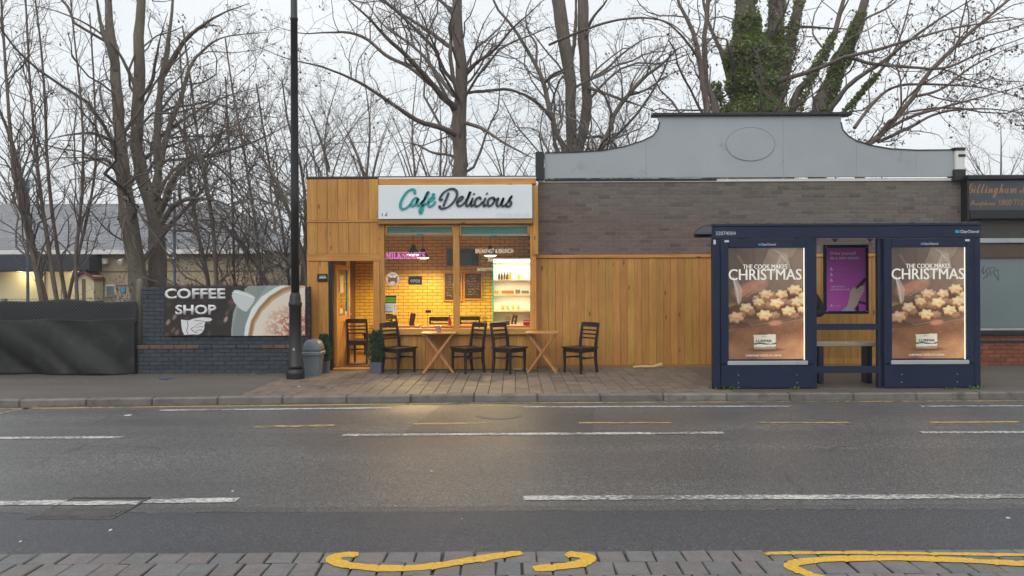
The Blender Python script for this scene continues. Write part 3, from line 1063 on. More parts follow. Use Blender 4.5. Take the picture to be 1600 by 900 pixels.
# side and inner walls
XI0, XI1, YB, ZC = -3.63, 0.425, 17.0, 2.67
MB().bx(xL + 0.002, XI0, YF + 0.112, 17.3, 0, zT - 0.002, 0.002).build('side_wall', m_brownwall, cafe)
MB().bx(XI1, cx(838) - 0.004, YF + 0.112, 17.3, 0, zT - 0.002, 0.002).build('side_wall', m_cream, cafe)
MB().bx(XI0 + 0.002, XI1 - 0.002, YB + 0.09, YB + 0.3, 0, zT - 0.002, 0.002).build('rear_wall', m_cream, cafe)
MB().bx(XI0 + 0.003, XI1 - 0.003, YF + 0.113, YB + 0.088, ZC, ZC + 0.06, 0.002).build('cafe_ceiling', m_cream, cafe)
MB().bx(XI0 - 0.1, XI1 + 0.01, YF + 0.0, YB + 0.088, -0.05, 0.012, 0.002).build('cafe_floor', m_sand, cafe)
fr = random.Random(6)
for i in range(14):
    a = XI0 + 0.005 + i * (XI1 - XI0 - 0.01) / 14
    MB().bx(a + 0.002, a + (XI1 - XI0 - 0.01) / 14 - 0.002, YF + 0.12, YB - 0.002, 0.013, 0.03 + fr.uniform(0, 0.001), 0.003).build('floorboard', m_floor, cafe)
def hid_in(x, z):
    px = 800 + x * FPX / 17.0
    py = 442 - (z - 1.6) * FPX / 17.0
    return not ((552 < px < 586 and py < 552) or (598 < px < 772 and py < 520) or (770 < px < 836 and py < 408)) or (697 < px < 749 and 388 < py < 416)
bw = link('back_wall', None, cafe)
brick_wall(bw, XI0 + 0.004, XI1 - 0.004, YB, 0.03, ZC - 0.004, m_brick_in, m_mortar_in, L=0.214, H=0.066, J=0.0095, depth=0.05, limit=300, hidden=hid_in, body=0.085, seed=2)
# right end of the fascia, glass panes, blinds
win = link('window', None, cafe)
for i, (a, b) in enumerate(((601, 708), (718, 828.5))):
    MB().bx(cx(a) + 0.002, cx(b) - 0.002, YF + 0.05, YF + 0.058, cz(513) + 0.002, cz(351) - 0.002, 0).build('pane', m_glass, win)
bm_ = [(603, 706, 353, 362.5), (719.5, 825, 353.2, 365)]
for a, b, t0, t1 in bm_:
    bl = link('window_blind', None, cafe)
    n = 4
    for k in range(n):
        z1 = cz(t0 + (t1 - t0) * k / n) - 0.002
        z0 = cz(t0 + (t1 - t0) * (k + 1) / n) + 0.001
        MB().box(((cx(a) + cx(b)) / 2, YF + 0.16, (z0 + z1) / 2), (cx(b) - cx(a), 0.006, (z1 - z0)), 0.001, rot=Matrix.Rotation(0.25, 3, 'X')).build('slat', m_tealblind, bl)
    MB().bx(cx(a), cx(b), YF + 0.15, YF + 0.175, cz(t1 + 3.4), cz(t1) - 0.004, 0.003).build('bottom_bar', m_cream, bl)
    m_ = (a + b) / 2
    MB().bx(cx(m_ - 5), cx(m_ + 5), YF + 0.14, YF + 0.149, cz(t1 + 4.4), cz(t1 + 1.5), 0.002).build('pull_tab', m_tealblind, bl)

# doorway and open door
MB().bx(cx(513.6), cx(519.4), YF + 0.004, YF + 0.13, 0.0, cz(408.4, 517), 0.004).build('door_frame', m_black, cafe)
MB().bx(cx(519.6), cx(583.3), YF - 0.02, YF + 0.119, 0.002, 0.034, 0.008).build('threshold', m_woodx, cafe)
dr = link('door', None, cafe, (cx(521.5), YF + 0.15, 0.0))
dr.rotation_euler = (0, 0, math.radians(84.5))
DWid, DH = 0.78, cz(410) - 0.035
def dbox(name, x0, x1, z0, z1, y0, y1, mat, ch=0.004): return MB().bx(x0, x1, y0, y1, z0, z1, ch).build(name, mat, dr)
dbox('stile', 0, 0.09, 0.035, DH, -0.02, 0.02, m_woodz)
dbox('stile', DWid - 0.09, DWid, 0.035, DH, -0.02, 0.02, m_woodz)
dbox('rail', 0.091, DWid - 0.091, 0.035, 0.17, -0.019, 0.019, m_woodx)
dbox('rail', 0.091, DWid - 0.091, 0.86, 0.99, -0.019, 0.019, m_woodx)
dbox('rail', 0.091, DWid - 0.091, DH - 0.09, DH, -0.019, 0.019, m_woodx)
for k in range(4):
    w_ = (DWid - 0.182) / 4
    dbox('board', 0.091 + k * w_ + 0.004, 0.091 + (k + 1) * w_ - 0.004, 0.171, 0.859, -0.012, 0.012, m_woodz)
dbox('pane', 0.092, DWid - 0.092, 0.991, DH - 0.091, -0.003, 0.003, m_glass, 0)
dbox('glazing_bead', DWid - 0.13, DWid - 0.093, 0.992, DH - 0.092, -0.012, 0.012, m_tealblind, 0.002)
dbox('notice', 0.22, 0.42, 1.42, 1.75, -0.0065, -0.0035, m_cream, 0)
dbox('notice', 0.2, 0.38, 1.03, 1.13, -0.0065, -0.0035, m_cream, 0)
dbox('notice', 0.52, 0.62, 0.995, 1.06, -0.0065, -0.0035, m_cream, 0)
MB().sweep([(DWid - 0.06, -0.02, 1.0), (DWid - 0.06, -0.06, 1.0), (DWid - 0.17, -0.065, 1.0)], 0.009, 8).build('handle', m_silver, dr)

# door mat inside, framed pictures on the left-hand inner wall
o = MB().bx(-3.18, -2.58, YF + 0.25, YF + 0.72, 0.0315, 0.043, 0.004).build('door_mat', M('coir mat', (0.10, 0.065, 0.035, 1), 0.95, 0.3, 20, 0.5, 120))
tag(o, 'brown coir mat just inside the open cafe doorway', 'door mat')
for i, (z0, z1, lab) in enumerate(((ZZ(479, 16.2), ZZ(446, 16.2), 'narrow white framed picture in the doorway, the lower of two on the brown wall'), (ZZ(434, 16.2), ZZ(404, 16.2), 'narrow white framed picture in the doorway, the upper of two on the brown wall'))):
    f = thing('picture_frame', lab, 'picture', group='framed pictures inside the doorway')
    MB().bx(XI0, XI0 + 0.02, 16.05, 16.42, z0, z1, 0.004).build('frame', m_woody, f)
    MB().bx(XI0 + 0.021, XI0 + 0.024, 16.08, 16.39, z0 + 0.03, z1 - 0.03, 0).build('print', m_cream, f)

# the sign over the window
sg = thing('shop_sign', 'long white cafe sign with teal and charcoal script lettering above the window', 'sign')
SX0, SX1, SZ0, SZ1 = cx(593.5), cx(832), cz(343.2), cz(290.6)
SY = YF - 0.125
MB().bx(SX0, SX1, SY, YF - 0.031, SZ0, SZ1, 0.008).build('panel', m_whiteboard, sg)
def sgp(u, v):           # from the enlarged measuring crop to metres on the sign
    px, py = 590 + u / 6.4, 280 + v / 6.4
    return (cx(px), cz(py, px))
cafe_strokes = [
 [(384, 158), (383, 122), (355, 110), (312, 132), (268, 190), (243, 250), (246, 292), (270, 304), (305, 290), (345, 255)],
 [(418, 200), (388, 196), (357, 232), (350, 264), (366, 275), (395, 248), (424, 198)],
 [(424, 198), (408, 246), (416, 272), (440, 258), (470, 220)],
 [(440, 262), (478, 215), (512, 160), (518, 135), (498, 165), (472, 240), (458, 318), (443, 346), (433, 322), (448, 285), (480, 262), (505, 248)],
 [(512, 250), (552, 220), (576, 195), (560, 184), (530, 208), (514, 252), (534, 279), (566, 262), (592, 228)],
 [(555, 170), (568, 158), (578, 168)]]
del_strokes = [
 [(632, 268), (634, 292), (664, 300), (720, 280), (772, 230), (802, 170), (796, 125), (762, 106), (712, 115), (662, 152), (634, 202), (642, 218), (662, 205)],
 [(722, 142), (700, 200), (680, 245), (666, 280)],
 [(800, 245), (842, 218), (860, 192), (842, 184), (812, 218), (804, 256), (824, 276), (855, 262), (886, 232)],
 [(886, 232), (916, 182), (934, 135), (916, 180), (894, 246), (902, 277), (930, 258), (950, 225)],
 [(962, 192), (942, 246), (947, 276), (972, 260)],
 [(968, 152), (974, 160)],
 [(1036, 212), (1028, 190), (1000, 200), (980, 236), (980, 266), (1000, 279), (1030, 262), (1058, 230)],
 [(1087, 192), (1066, 246), (1072, 276), (1098, 260)],
 [(1095, 148), (1102, 156)],
 [(1152, 192), (1122, 204), (1106, 246), (1118, 275), (1146, 264), (1170, 226), (1166, 196), (1150, 190)],
 [(1168, 205), (1190, 214), (1216, 192)],
 [(1216, 192), (1196, 246), (1204, 276), (1232, 262), (1266, 192)],
 [(1266, 192), (1246, 250), (1258, 277), (1288, 258), (1322, 214), (1346, 178), (1322, 212), (1338, 246), (1322, 277), (1290, 276), (1294, 262)]]
mb = MB()
for s_ in cafe_strokes: ribbon_xz(mb, [sgp(*p) for p in s_], 25 / 6.4 * D / FPX, SY - 0.022, SY - 0.001)
mb.build('lettering', m_teal, sg)
mb = MB()
for s_ in del_strokes: ribbon_xz(mb, [sgp(*p) for p in s_], 24 / 6.4 * D / FPX, SY - 0.022, SY - 0.001)
mb.build('lettering', m_charcoal, sg)
cv = Canvas(0.62, 0.085, 90, 14, (226, 233, 237))
rr = np.random.default_rng(3)
for k in range(22):
    u0 = 0.01 + k * 0.0275
    if k not in (6, 11, 17): cv.line([(u0, 0.02 + rr.random() * 0.02), (u0 + 0.012, 0.055 + rr.random() * 0.015)], 0.016, (170, 218, 230), 0.7)
link('faded_print', cv.mesh('faded_print', m_print), sg, (cx(776), SY - 0.003, cz(332.5, 800)))
for px, h in ((599, 5), (604, 3), (606, 6)):
    MB().bx(cx(px), cx(px + 1.1), SY - 0.003, SY - 0.001, cz(338.5), cz(338.5 - h), 0).build('faded_mark', m_charcoal, sg)

# small sign beside the door
o = thing('door_sign', 'small black plate with pale lettering on the timber pier by the door', 'sign')
MB().bx(cx(496), cx(512), YF - 0.02, YF - 0.003, cz(440, 500), cz(428, 500), 0.003).build('plate', m_black, o)
cv = Canvas(0.17, 0.1, 40, 24, (22, 24, 28))
for k in range(5): cv.line([(0.03 + k * 0.026, 0.07), (0.045 + k * 0.024, 0.035), (0.05 + k * 0.026, 0.068)], 0.011, (200, 205, 215))
cv.line([(0.03, 0.02), (0.14, 0.02)], 0.006, (150, 155, 165))
link('lettering', cv.mesh('lettering', m_print), o, (cx(497), YF - 0.0225, cz(429, 500)))

# ------------------------------------------------------------------ printed things on the window glass
GY = YF + 0.049
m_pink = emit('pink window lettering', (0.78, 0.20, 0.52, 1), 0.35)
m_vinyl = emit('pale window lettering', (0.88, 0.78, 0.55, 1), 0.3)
text_mesh('milkshake_lettering', '𝐌𝐈𝐋𝐊𝐒𝐇𝐀𝐊𝐄𝐒', m_pink, cx(602), cx(664), cz(404.5), cz(393.5), GY, win, 0.002, 0.022)
text_mesh('menu_lettering', 'BREAKFAST & BRUNCH', m_vinyl, cx(743), cx(802), cz(396), cz(389), GY, win, 0.002)
text_mesh('menu_lettering', 'PANINI', m_vinyl, cx(763), cx(781), cz(410), cz(404), GY, win, 0.002, 0.01)
text_mesh('menu_lettering', 'JACKET POTATO', m_vinyl, cx(745), cx(783), cz(424.5), cz(419), GY, win, 0.002)
cv = Canvas(0.27, 0.27, 44, 44, (225, 190, 150))
cv.ell(0.135, 0.135, 0.118, 0.118, (232, 218, 205))
cv.ell(0.135, 0.16, 0.09, 0.075, (150, 92, 75))
cv.ell(0.135, 0.10, 0.095, 0.028, (120, 70, 60))
cv.ell(0.10, 0.09, 0.03, 0.02, (240, 225, 215)); cv.ell(0.165, 0.092, 0.035, 0.02, (240, 225, 215))
cv.ell(0.13, 0.205, 0.05, 0.03, (235, 215, 205))
cv.line([(0.09, 0.05), (0.18, 0.05)], 0.014, (170, 110, 95))
me = cv.mesh('print', m_print)
bm = bmesh.new(); bm.from_mesh(me)
bmesh.ops.delete(bm, geom=[v for v in bm.verts if math.hypot(v.co.x - 0.135, v.co.z + 0.135) > 0.131], context='VERTS')
bm.to_mesh(me); bm.free()
o = link('round_sticker', me, None, (cx(601.5), GY - 0.002, cz(424.5)))
tag(o, 'round sticker of a milkshake on the cafe window', 'sticker')
cv = Canvas(0.23, 0.14, 56, 34, (28, 34, 40))
for pts in ([(0.05, .05), (0.03, .075), (0.05, .1), (0.07, .075), (0.05, .05)], [(0.085, .11), (0.085, .05), (0.11, .055), (0.108, .078), (0.088, .08)], [(0.15, .055), (0.127, .055), (0.127, .105), (0.15, .105)], [(0.127, .08), (0.146, .08)], [(0.168, .11), (0.168, .055), (0.197, .11), (0.197, .05)]): cv.line(pts, 0.012, (225, 225, 220))
o = thing('open_sign', 'dark hanging sign reading OPEN in pale letters behind the window', 'sign')
p0 = cx(638)
MB().bx(p0 - 0.01, p0 + 0.24, GY + 0.03, GY + 0.04, cz(444.5) - 0.005, cz(444.5) + 0.15, 0.004).build('plate', m_black, o)
link('lettering', cv.mesh('lettering', m_print), o, (p0, GY + 0.028, cz(444.5) + 0.143))
cv = Canvas(0.20, 0.145, 40, 28, (30, 36, 24))
cv.poly([(0, .035), (.2, .035), (.2, .125), (0, .125)], (96, 168, 40))
for k in range(6): cv.line([(0.015 + k * .03, .08), (0.03 + k * .03, .08)], 0.02, (70, 130, 30))
o = link('hygiene_sticker', cv.mesh('print', m_print), None, (cx(601.5), GY - 0.002, cz(461.5)))
tag(o, 'green and black sticker low on the window beside the jamb', 'sticker')
cv = Canvas(0.14, 0.155, 24, 26, (190, 212, 216))
for k in range(3): cv.line([(0.02, .03 + k * .035), (0.11, .03 + k * .035)], 0.008, (120, 150, 160))
cv.poly([(0, .135), (.14, .135), (.14, .155), (0, .155)], (70, 110, 125))
o = link('window_leaflet', cv.mesh('print', m_print), None, (cx(600.5), GY - 0.002, cz(475)))
tag(o, 'pale blue leaflet taped to the window under the green sticker', 'leaflet')
cv = Canvas(0.07, 0.17, 12, 28, (228, 220, 216))
cv.line([(0.03, .03), (0.04, .06)], 0.015, (150, 110, 130)); cv.line([(0.035, .08), (0.035, .13)], 0.008, (180, 170, 170))
o = link('window_leaflet', cv.mesh('print', m_print), None, (cx(613), GY - 0.002, cz(474.5)))
tag(o, 'narrow white leaflet taped to the window next to the pale blue one', 'leaflet')

# ------------------------------------------------------------------ inside the cafe
def pendant(px, py_bottom, d, lab, power):
    z = ZZ(py_bottom, d, px)
    x = XX(px, d, py_bottom)
    t = thing('pendant_lamp', lab, 'lamp', (x, d, z), group='pendant lamps in the cafe')
    MB().lathe([(0.145, 0.0), (0.142, 0.012), (0.10, 0.075), (0.052, 0.135), (0.045, 0.19), (0.02, 0.20)], n=24, cap=False).build('shade', m_black, t, True)
    MB().lathe([(0.005, 0.20), (0.005, ZC - z - 0.02)], n=6).build('cord', m_black, t)
    MB().lathe([(0.045, ZC - z - 0.03), (0.045, ZC - z - 0.001)], n=14).build('ceiling_rose', m_black, t)
    MB().lathe([(0.0, -0.034), (0.07, -0.03), (0.12, -0.012), (0.13, 0.006), (0.10, 0.02), (0.0, 0.03)], n=20, cap=False).build('bulb', m_bulb, t, True)
    l = bpy.data.lights.new('lamp_light', 'SPOT')
    l.spot_size = math.radians(166)
    l.spot_blend = 0.45
    l.energy = power
    l.color = (1.0, 0.66, 0.26)
    l.shadow_soft_size = 0.06
    lo = link('lamp_light', l, t, (0, 0, -0.07))
pendant(646, 397.5, 15.0, 'dark pendant lamp on a long cord above the milkshake lettering', 158)
pendant(661, 402.5, 16.0, 'dark pendant lamp hanging lowest, deeper in the room', 140)
pendant(766, 399, 15.0, 'dark pendant lamp in the window beside the screen, over the shelves', 140)

tv = thing('television', 'black flat screen on the cafe back wall behind the mullion', 'television')
TX0, TX1, TZ0, TZ1 = XX(697, 16.9), XX(750, 16.9), ZZ(417, 16.9, 720), ZZ(387, 16.9, 720)
MB().bx(TX0, TX1, 16.88, 16.94, TZ0, TZ1, 0.006).build('casing', m_woodx, tv)
MB().bx(TX0 + 0.025, TX1 - 0.025, 16.872, 16.879, TZ0 + 0.025, TZ1 - 0.025, 0).build('screen', M('screen glass', (0.012, 0.012, 0.014, 1), 0.12, 0.1, 3, 0), tv)
MB().bx((TX0 + TX1) / 2 - 0.1, (TX0 + TX1) / 2 + 0.1, 16.941, 16.998, (TZ0 + TZ1) / 2 - .1, (TZ0 + TZ1) / 2 + .1, 0.004).build('bracket', m_black, tv)
def chalkboard(a, b, t0, t1, lab, seed, six=False):
    x0, x1, z0, z1 = XX(a, 16.95), XX(b, 16.95), ZZ(t1, 16.95, 720), ZZ(t0, 16.95, 720)
    t = thing('chalkboard', lab, 'chalkboard', group='chalkboards on the back wall')
    f = 0.035
    mb = MB()
    mb.bx(x0, x1, 16.955, 16.993, z0, z0 + f).bx(x0, x1, 16.955, 16.993, z1 - f, z1).bx(x0, x0 + f, 16.955, 16.993, z0 + f + .001, z1 - f - .001).bx(x1 - f, x1, 16.955, 16.993, z0 + f + .001, z1 - f - .001)
    mb.build('frame', m_woodx, t)
    w, h = x1 - x0 - 2 * f, z1 - z0 - 2 * f
    cv = Canvas(w, h, 60, 84, (52, 36, 26))
    r = random.Random(seed)
    v = h * 0.1
    while v < h * 0.93:
        u = w * r.uniform(0.08, 0.25)
        e = w * r.uniform(0.6, 0.92)
        if six and h * 0.2 < v < h * 0.5: e = w * 0.38
        while u < e:
            du = r.uniform(0.012, 0.03)
            cv.line([(u, v + r.uniform(-.012, .012)), (u + du * .5, v + r.uniform(-.02, .02)), (u + du, v + r.uniform(-.012, .012))], 0.007, (205, 190, 160), r.uniform(0.5, 0.95))
            u += du + (0.03 if r.random() < 0.2 else 0.004)
        v += h * 0.105
    if six: cv.line([(w * .72, h * .24), (w * .56, h * .33), (w * .52, h * .44), (w * .62, h * .49), (w * .74, h * .44), (w * .68, h * .37), (w * .55, h * .4)], 0.018, (235, 225, 200))
    link('slate', cv.mesh('slate', m_print), t, (x0 + f, 16.962, z1 - f))
chalkboard(692.5, 722, 425, 471, 'wood framed chalkboard with a big chalk 6, half behind the mullion', 2, True)
chalkboard(724, 754, 425, 469, 'wood framed chalk menu between the mullion and the white shelves', 5)

su = thing('shelf_unit', 'white brightly lit shelf unit behind the right-hand cafe window', 'shelves')
UX0, UX1, UY = XX(771, 16.6), XX(829, 16.6), 16.6
zs_ = [ZZ(p, 16.65, 800) for p in (484, 459, 437)]
ztop = ZZ(405, 16.6, 800)
m_shelf = M('white laminate', (0.80, 0.77, 0.70, 1), 0.4, 0.04, 3, 0.0)
MB().bx(UX0, UX1, 16.94, 16.985, 0.03, ztop, 0.003).build('back_panel', m_shelf, su)
MB().bx(UX0 - 0.02, UX0, UY, 16.985, 0.03, ztop, 0.003).build('side_panel', m_tealblind, su)
MB().bx(UX1, UX1 + 0.02, UY, 16.985, 0.03, ztop, 0.003).build('side_panel', m_shelf, su)
MB().bx(UX0 - 0.02, UX1 + 0.02, UY - 0.002, 16.985, ztop + 0.001, ztop + 0.03, 0.003).build('top_panel', m_shelf, su)
MB().bx(UX0, UX1, UY - 0.003, UY + 0.012, ztop - 0.075, ztop, 0.003).build('light_strip', m_strip, su)
for z in zs_: MB().bx(UX0 + .001, UX1 - .001, UY, 16.939, z - 0.042, z, 0.003).build('shelf', m_shelf, su)
for k, z in enumerate([ztop - 0.08] + [z - 0.045 for z in zs_[::-1][:2]]):
    l = bpy.data.lights.new('shelf_light', 'AREA')
    l.shape, l.size, l.size_y = 'RECTANGLE', UX1 - UX0 - .06, 0.05
    l.energy = (11, 3.5, 3.5)[k]
    l.color = (1.0, 0.84, 0.56)
    link('shelf_light', l, su, ((UX0 + UX1) / 2, UY + 0.06, z))
def bottle(x, y, z, h, r, col, lab, grp):
    t = thing('bottle', lab, 'bottle', (x, y, z), group=grp)
    MB().lathe([(r * .9, 0), (r, .01), (r, h * .55), (r * .45, h * .75), (r * .4, h * .93)], n=12).build('body', col, t, True)
    MB().lathe([(r * .46, h * .93), (r * .46, h)], n=10).build('cap', m_black, t)
m_syrup = M('syrup brown', (0.10, 0.035, 0.012, 1), 0.2, 0.2, 5, 0)
m_yel = M('yellow pack', (0.65, 0.42, 0.03, 1), 0.4, 0.1, 5, 0)
m_grn = M('green pack', (0.25, 0.45, 0.05, 1), 0.5, 0.1, 5, 0)
m_red = M('red plastic', (0.55, 0.02, 0.02, 1), 0.3, 0.1, 5, 0)
m_org = M('orange packs', (0.6, 0.16, 0.05, 1), 0.5, 0.25, 20, 0)
m_grey = M('grey packs', (0.22, 0.22, 0.24, 1), 0.5, 0.25, 20, 0)
def sx_(px): return XX(px, 16.7)
for k in range(4): bottle(sx_(780 + k * 4.2), 16.72, zs_[2], 0.19, 0.027, m_syrup, ('leftmost', 'second', 'third', 'rightmost')[k] + ' of the four brown syrup bottles on the top lit shelf', 'syrup bottles on the top shelf')
o = MB().box((sx_(797), 16.74, zs_[2] + 0.09), (0.07, 0.07, 0.18), 0.012).build('carton', m_yel); tag(o, 'yellow carton at the end of the brown bottles on the top shelf', 'carton')
o = MB().lathe([(.03, 0), (.035, .05), (.045, .1), (.03, .13)], (sx_(811), 16.74, zs_[2]), 12).build('green_pot', m_grn, smooth=True); tag(o, 'small green pot alone on the top lit shelf', 'pot')
for a, b, m_, lab in ((773, 779, m_yel, 'small yellow pack at the left end of the middle shelf'), (784, 803, m_org, 'row of orange packs lying on the middle shelf'), (805, 813, m_grey, 'taller grey pack on the middle shelf'), (815, 826, m_grey, 'low grey pack at the right end of the middle shelf')):
    t = MB()
    n_ = max(1, round((b - a) / 5))
    hh = 0.10 if '805' in str(a) else 0.075
    t.bx(sx_(a), sx_(b), 16.66, 16.8, zs_[1] + .001, zs_[1] + hh, 0.008)
    o = t.build('food_pack', m_); tag(o, lab, 'pack')
m_juice = M('tumbler glass', (0.62, 0.42, 0.12, 1), 0.15, 0.05, 3, 0)
for k in range(4):
    o = MB().lathe([(.028, 0), (.036, .11), (.033, .11), (.026, .012)], (sx_(785.5 + k * 8), 16.72, zs_[0]), 12).build('tumbler', m_juice, smooth=True)
    tag(o, ('leftmost', 'second', 'third', 'rightmost')[k] + ' of the four amber tumblers on the lowest lit shelf', 'glass', 'tumblers on the lowest shelf')

# ------------------------------------------------------------------ chairs and tables
def make_chair():
    t = thing('chair', 'x', 'chair')
    m = m_chair
    for s_ in (-1, 1):
        MB().sweep([(s_ * 0.185, -0.185, 0), (s_ * 0.185, -0.185, 0.43)], [(0.014, 0.014), (0.02, 0.02)], 4, square=True).build('leg', m, t)
        MB().sweep([(s_ * 0.175, 0.215, 0), (s_ * 0.175, 0.185, 0.22), (s_ * 0.178, 0.18, 0.44), (s_ * 0.18, 0.20, 0.62), (s_ * 0.182, 0.25, 0.88)], [(0.015, 0.018), (0.017, 0.022), (0.018, 0.022), (0.017, 0.02), (0.013, 0.015)], 4, up=(0, 1, 0), square=True).build('rear_post', m, t)
    # seat, slightly dished, with rounded front
    nx_, ny_ = 9, 9
    vs, fs = [], []
    for zo in (0, 1):
        for j in range(ny_):
            for i in range(nx_):
                u, v = i / (nx_ - 1) * 2 - 1, j / (ny_ - 1) * 2 - 1
                w = 0.215 + 0.008 * (1 - v)
                dish = 0.014 * max(0, 1 - (u * u + v * v) * 0.9)
                vs.append((u * w, v * 0.215 + (-0.012 * (1 - u * u) if v < 0 else 0) - 0.005, 0.462 - dish if zo else 0.435))
    o_ = nx_ * ny_
    for j in range(ny_ - 1):
        for i in range(nx_ - 1):
            a = j * nx_ + i
            fs.append((o_ + a, o_ + a + 1, o_ + a + nx_ + 1, o_ + a + nx_))
            fs.append((a, a + nx_, a + nx_ + 1, a + 1))
    rim = [i for i in range(nx_)] + [j * nx_ + nx_ - 1 for j in range(1, ny_)] + [(ny_ - 1) * nx_ + i for i in range(nx_ - 2, -1, -1)] + [j * nx_ for j in range(ny_ - 2, 0, -1)]
    for k in range(len(rim)):
        a, b = rim[k], rim[(k + 1) % len(rim)]
        fs.append((a, b, o_ + b, o_ + a))
    MB().add(vs, fs).build('seat', m, t)
    for y in (-0.185, 0.178): MB().bx(-0.165, 0.165, y - 0.011, y + 0.011, 0.37, 0.434, 0.003).build('apron', m, t)
    for s_ in (-1, 1):
        MB().bx(s_ * 0.182 - 0.01, s_ * 0.182 + 0.01, -0.165, 0.16, 0.37, 0.434, 0.003).build('apron', m, t)
        MB().beam((s_ * 0.183, -0.18, 0.27), (s_ * 0.176, 0.185, 0.27), 0.018, 0.026).build('stretcher', m, t)
    MB().beam((-0.18, 0.0, 0.27), (0.18, 0.0, 0.27), 0.018, 0.022).build('stretcher', m, t)
    def slat(z, h, y0, curve, th, name):
        pts = [(-0.175 + 0.35 * k / 8, y0 + curve * (1 - ((k / 8) * 2 - 1) ** 2), z) for k in range(9)]
        MB().sweep(pts, [(th, h / 2)] * 9, 4, up=(0, 0, 1), square=True).build(name, m, t)
    slat(0.845, 0.085, 0.242, 0.03, 0.009, 'top_rail')
    slat(0.745, 0.026, 0.222, 0.026, 0.007, 'back_slat')
    slat(0.675, 0.026, 0.21, 0.024, 0.007, 'back_slat')
    slat(0.605, 0.026, 0.197, 0.022, 0.007, 'back_slat')
    return t
chair0 = make_chair()
first_chair = [True]
def place_chair(px, py, rz, lab, group, d=None, z=0.0):
    chair0.scale = (1.08, 1.05, 1.0)
    p = G(px, py, 0.0) if d is None else Vector((XX(px, d), d, 0))
    if first_chair[0]:
        o = chair0
        first_chair[0] = False
    else: o = copy_tree(chair0)
    o.location = (p.x, p.y, z)
    o.rotation_euler = (0, 0, math.radians(rz))
    o['label'], o['group'] = lab, group
    return o
GO = 'chairs on the pavement'
# local front is -Y; rz turns it anticlockwise seen from above
place_chair(623, 582, 52, 'dark ladder-back chair at the left end of the pavement, next to the clipped box plant', GO)
place_chair(731.5, 582, -52, 'dark ladder-back chair close to the right of the table with the grey pot', GO)
place_chair(795.5, 582, 50, 'dark ladder-back chair close to the left of the bare folding table', GO)
place_chair(907, 582, -50, 'dark ladder-back chair standing alone by the boarded wall', GO)
GI = 'chairs inside the cafe'
place_chair(564, 0, 172, 'dark ladder-back chair with its back to the open doorway', GI, 14.5, 0.031)
place_chair(590, 0, -30, 'dark chair deeper inside, half hidden by the door post', GI, 16.3, 0.031)
place_chair(624, 0, 60, 'dark chair behind the left end of the window sill', GI, 15.6, 0.031)
place_chair(690, 0, 175, 'dark chair behind the window left of the mullion, its top rail over the sill', GI, 15.2, 0.031)
place_chair(735, 0, 180, 'dark chair behind the window right of the mullion, its top rail over the sill', GI, 15.4, 0.031)
place_chair(786, 0, -80, 'dark chair turned sideways in front of the lit white shelves', GI, 15.7, 0.031)

def make_table(w, dp, h, lab, loc, rz=0.0, grp=None):
    t = thing('folding_table', lab, 'table', loc, math.radians(rz), grp)
    n = 6
    for k in range(n):
        a = -dp / 2 + k * dp / n
        MB().bx(-w / 2, w / 2, a + 0.002, a + dp / n - 0.002, h - 0.022, h, 0.003).build('top_slat', m_table, t)
    for s_ in (-1, 1):
        MB().bx(s_ * (w / 2 - 0.06) - 0.014, s_ * (w / 2 - 0.06) + 0.014, -dp / 2 + 0.02, dp / 2 - 0.02, h - 0.055, h - 0.023, 0.003).build('batten', m_table, t)
    a_, b_ = w * 0.43, w * 0.40
    for s_, yy in ((1, dp / 2 - 0.06), (-1, dp / 2 - 0.095)):
        for q in (-1, 1):
            MB().beam((-s_ * a_, q * yy, 0.004), (s_ * b_, q * yy, h - 0.03), 0.045, 0.022, 0.004, up=(0, 1, 0)).build('leg', m_tableleg, t)
        MB().beam((-s_ * a_ * 0.72, -yy + .012, 0.115), (-s_ * a_ * 0.72, yy - .012, 0.115), 0.03, 0.022).build('cross_bar', m_tableleg, t)
    return t
GT = 'folding tables outside the cafe'
p = G(686, 581)
make_table(0.62, 0.58, 0.72, 'folding wooden table with crossed legs carrying a small grey metal pot', (p.x, p.y, 0), 2, GT)
p1 = Vector((p.x, p.y, 0))
pot = thing('metal_pot', 'small grey metal pot standing on the folding table', 'pot', (p1.x + 0.0, p1.y - 0.06, 0.721))
MB().lathe([(0.036, 0), (0.05, 0.11), (0.054, 0.114), (0.05, 0.118), (0.045, 0.11), (0.032, 0.01)], n=18, cap=False).build('body', m_silver, pot, True)
MB().lathe([(0.0, 0.006), (0.034, 0.007)], n=14, cap=False).build('base', m_silver, pot)
p = G(848, 581)
make_table(0.60, 0.58, 0.72, 'folding wooden table with crossed legs and a bare top, right of the cafe window', (p.x, p.y, 0), -7, GT)

# tables inside with their things
def inner_table(x, y, w, dp, lab):
    t = thing('cafe_table', lab, 'table', (x, y, 0.031), group='tables inside the cafe')
    MB().box((0, 0, 0.73), (w, dp, 0.03), 0.006).build('top', m_table, t)
    for sx in (-1, 1):
        for sy in (-1, 1):
            MB().bx(sx * (w / 2 - .05) - .02, sx * (w / 2 - .05) + .02, sy * (dp / 2 - .05) - .02, sy * (dp / 2 - .05) + .02, 0, 0.714, 0.003).build('leg', m_chair, t)
inner_table(XX(700, 14.35), 14.35, 1.0, 0.6, 'wooden table just inside the window behind the mullion')
inner_table(XX(800, 14.35), 14.35, 0.75, 0.6, 'wooden table just inside the window in front of the white shelves')
TZ = 0.031 + 0.746
bottle(XX(702.5, 14.4), 14.4, TZ, 0.20, 0.03, m_red, 'red ketchup bottle on the inner table left of the mullion', None)
m_bud = M('yellow green bud', (0.40, 0.33, 0.02, 1), 0.7, 0.3, 20, 0.3)
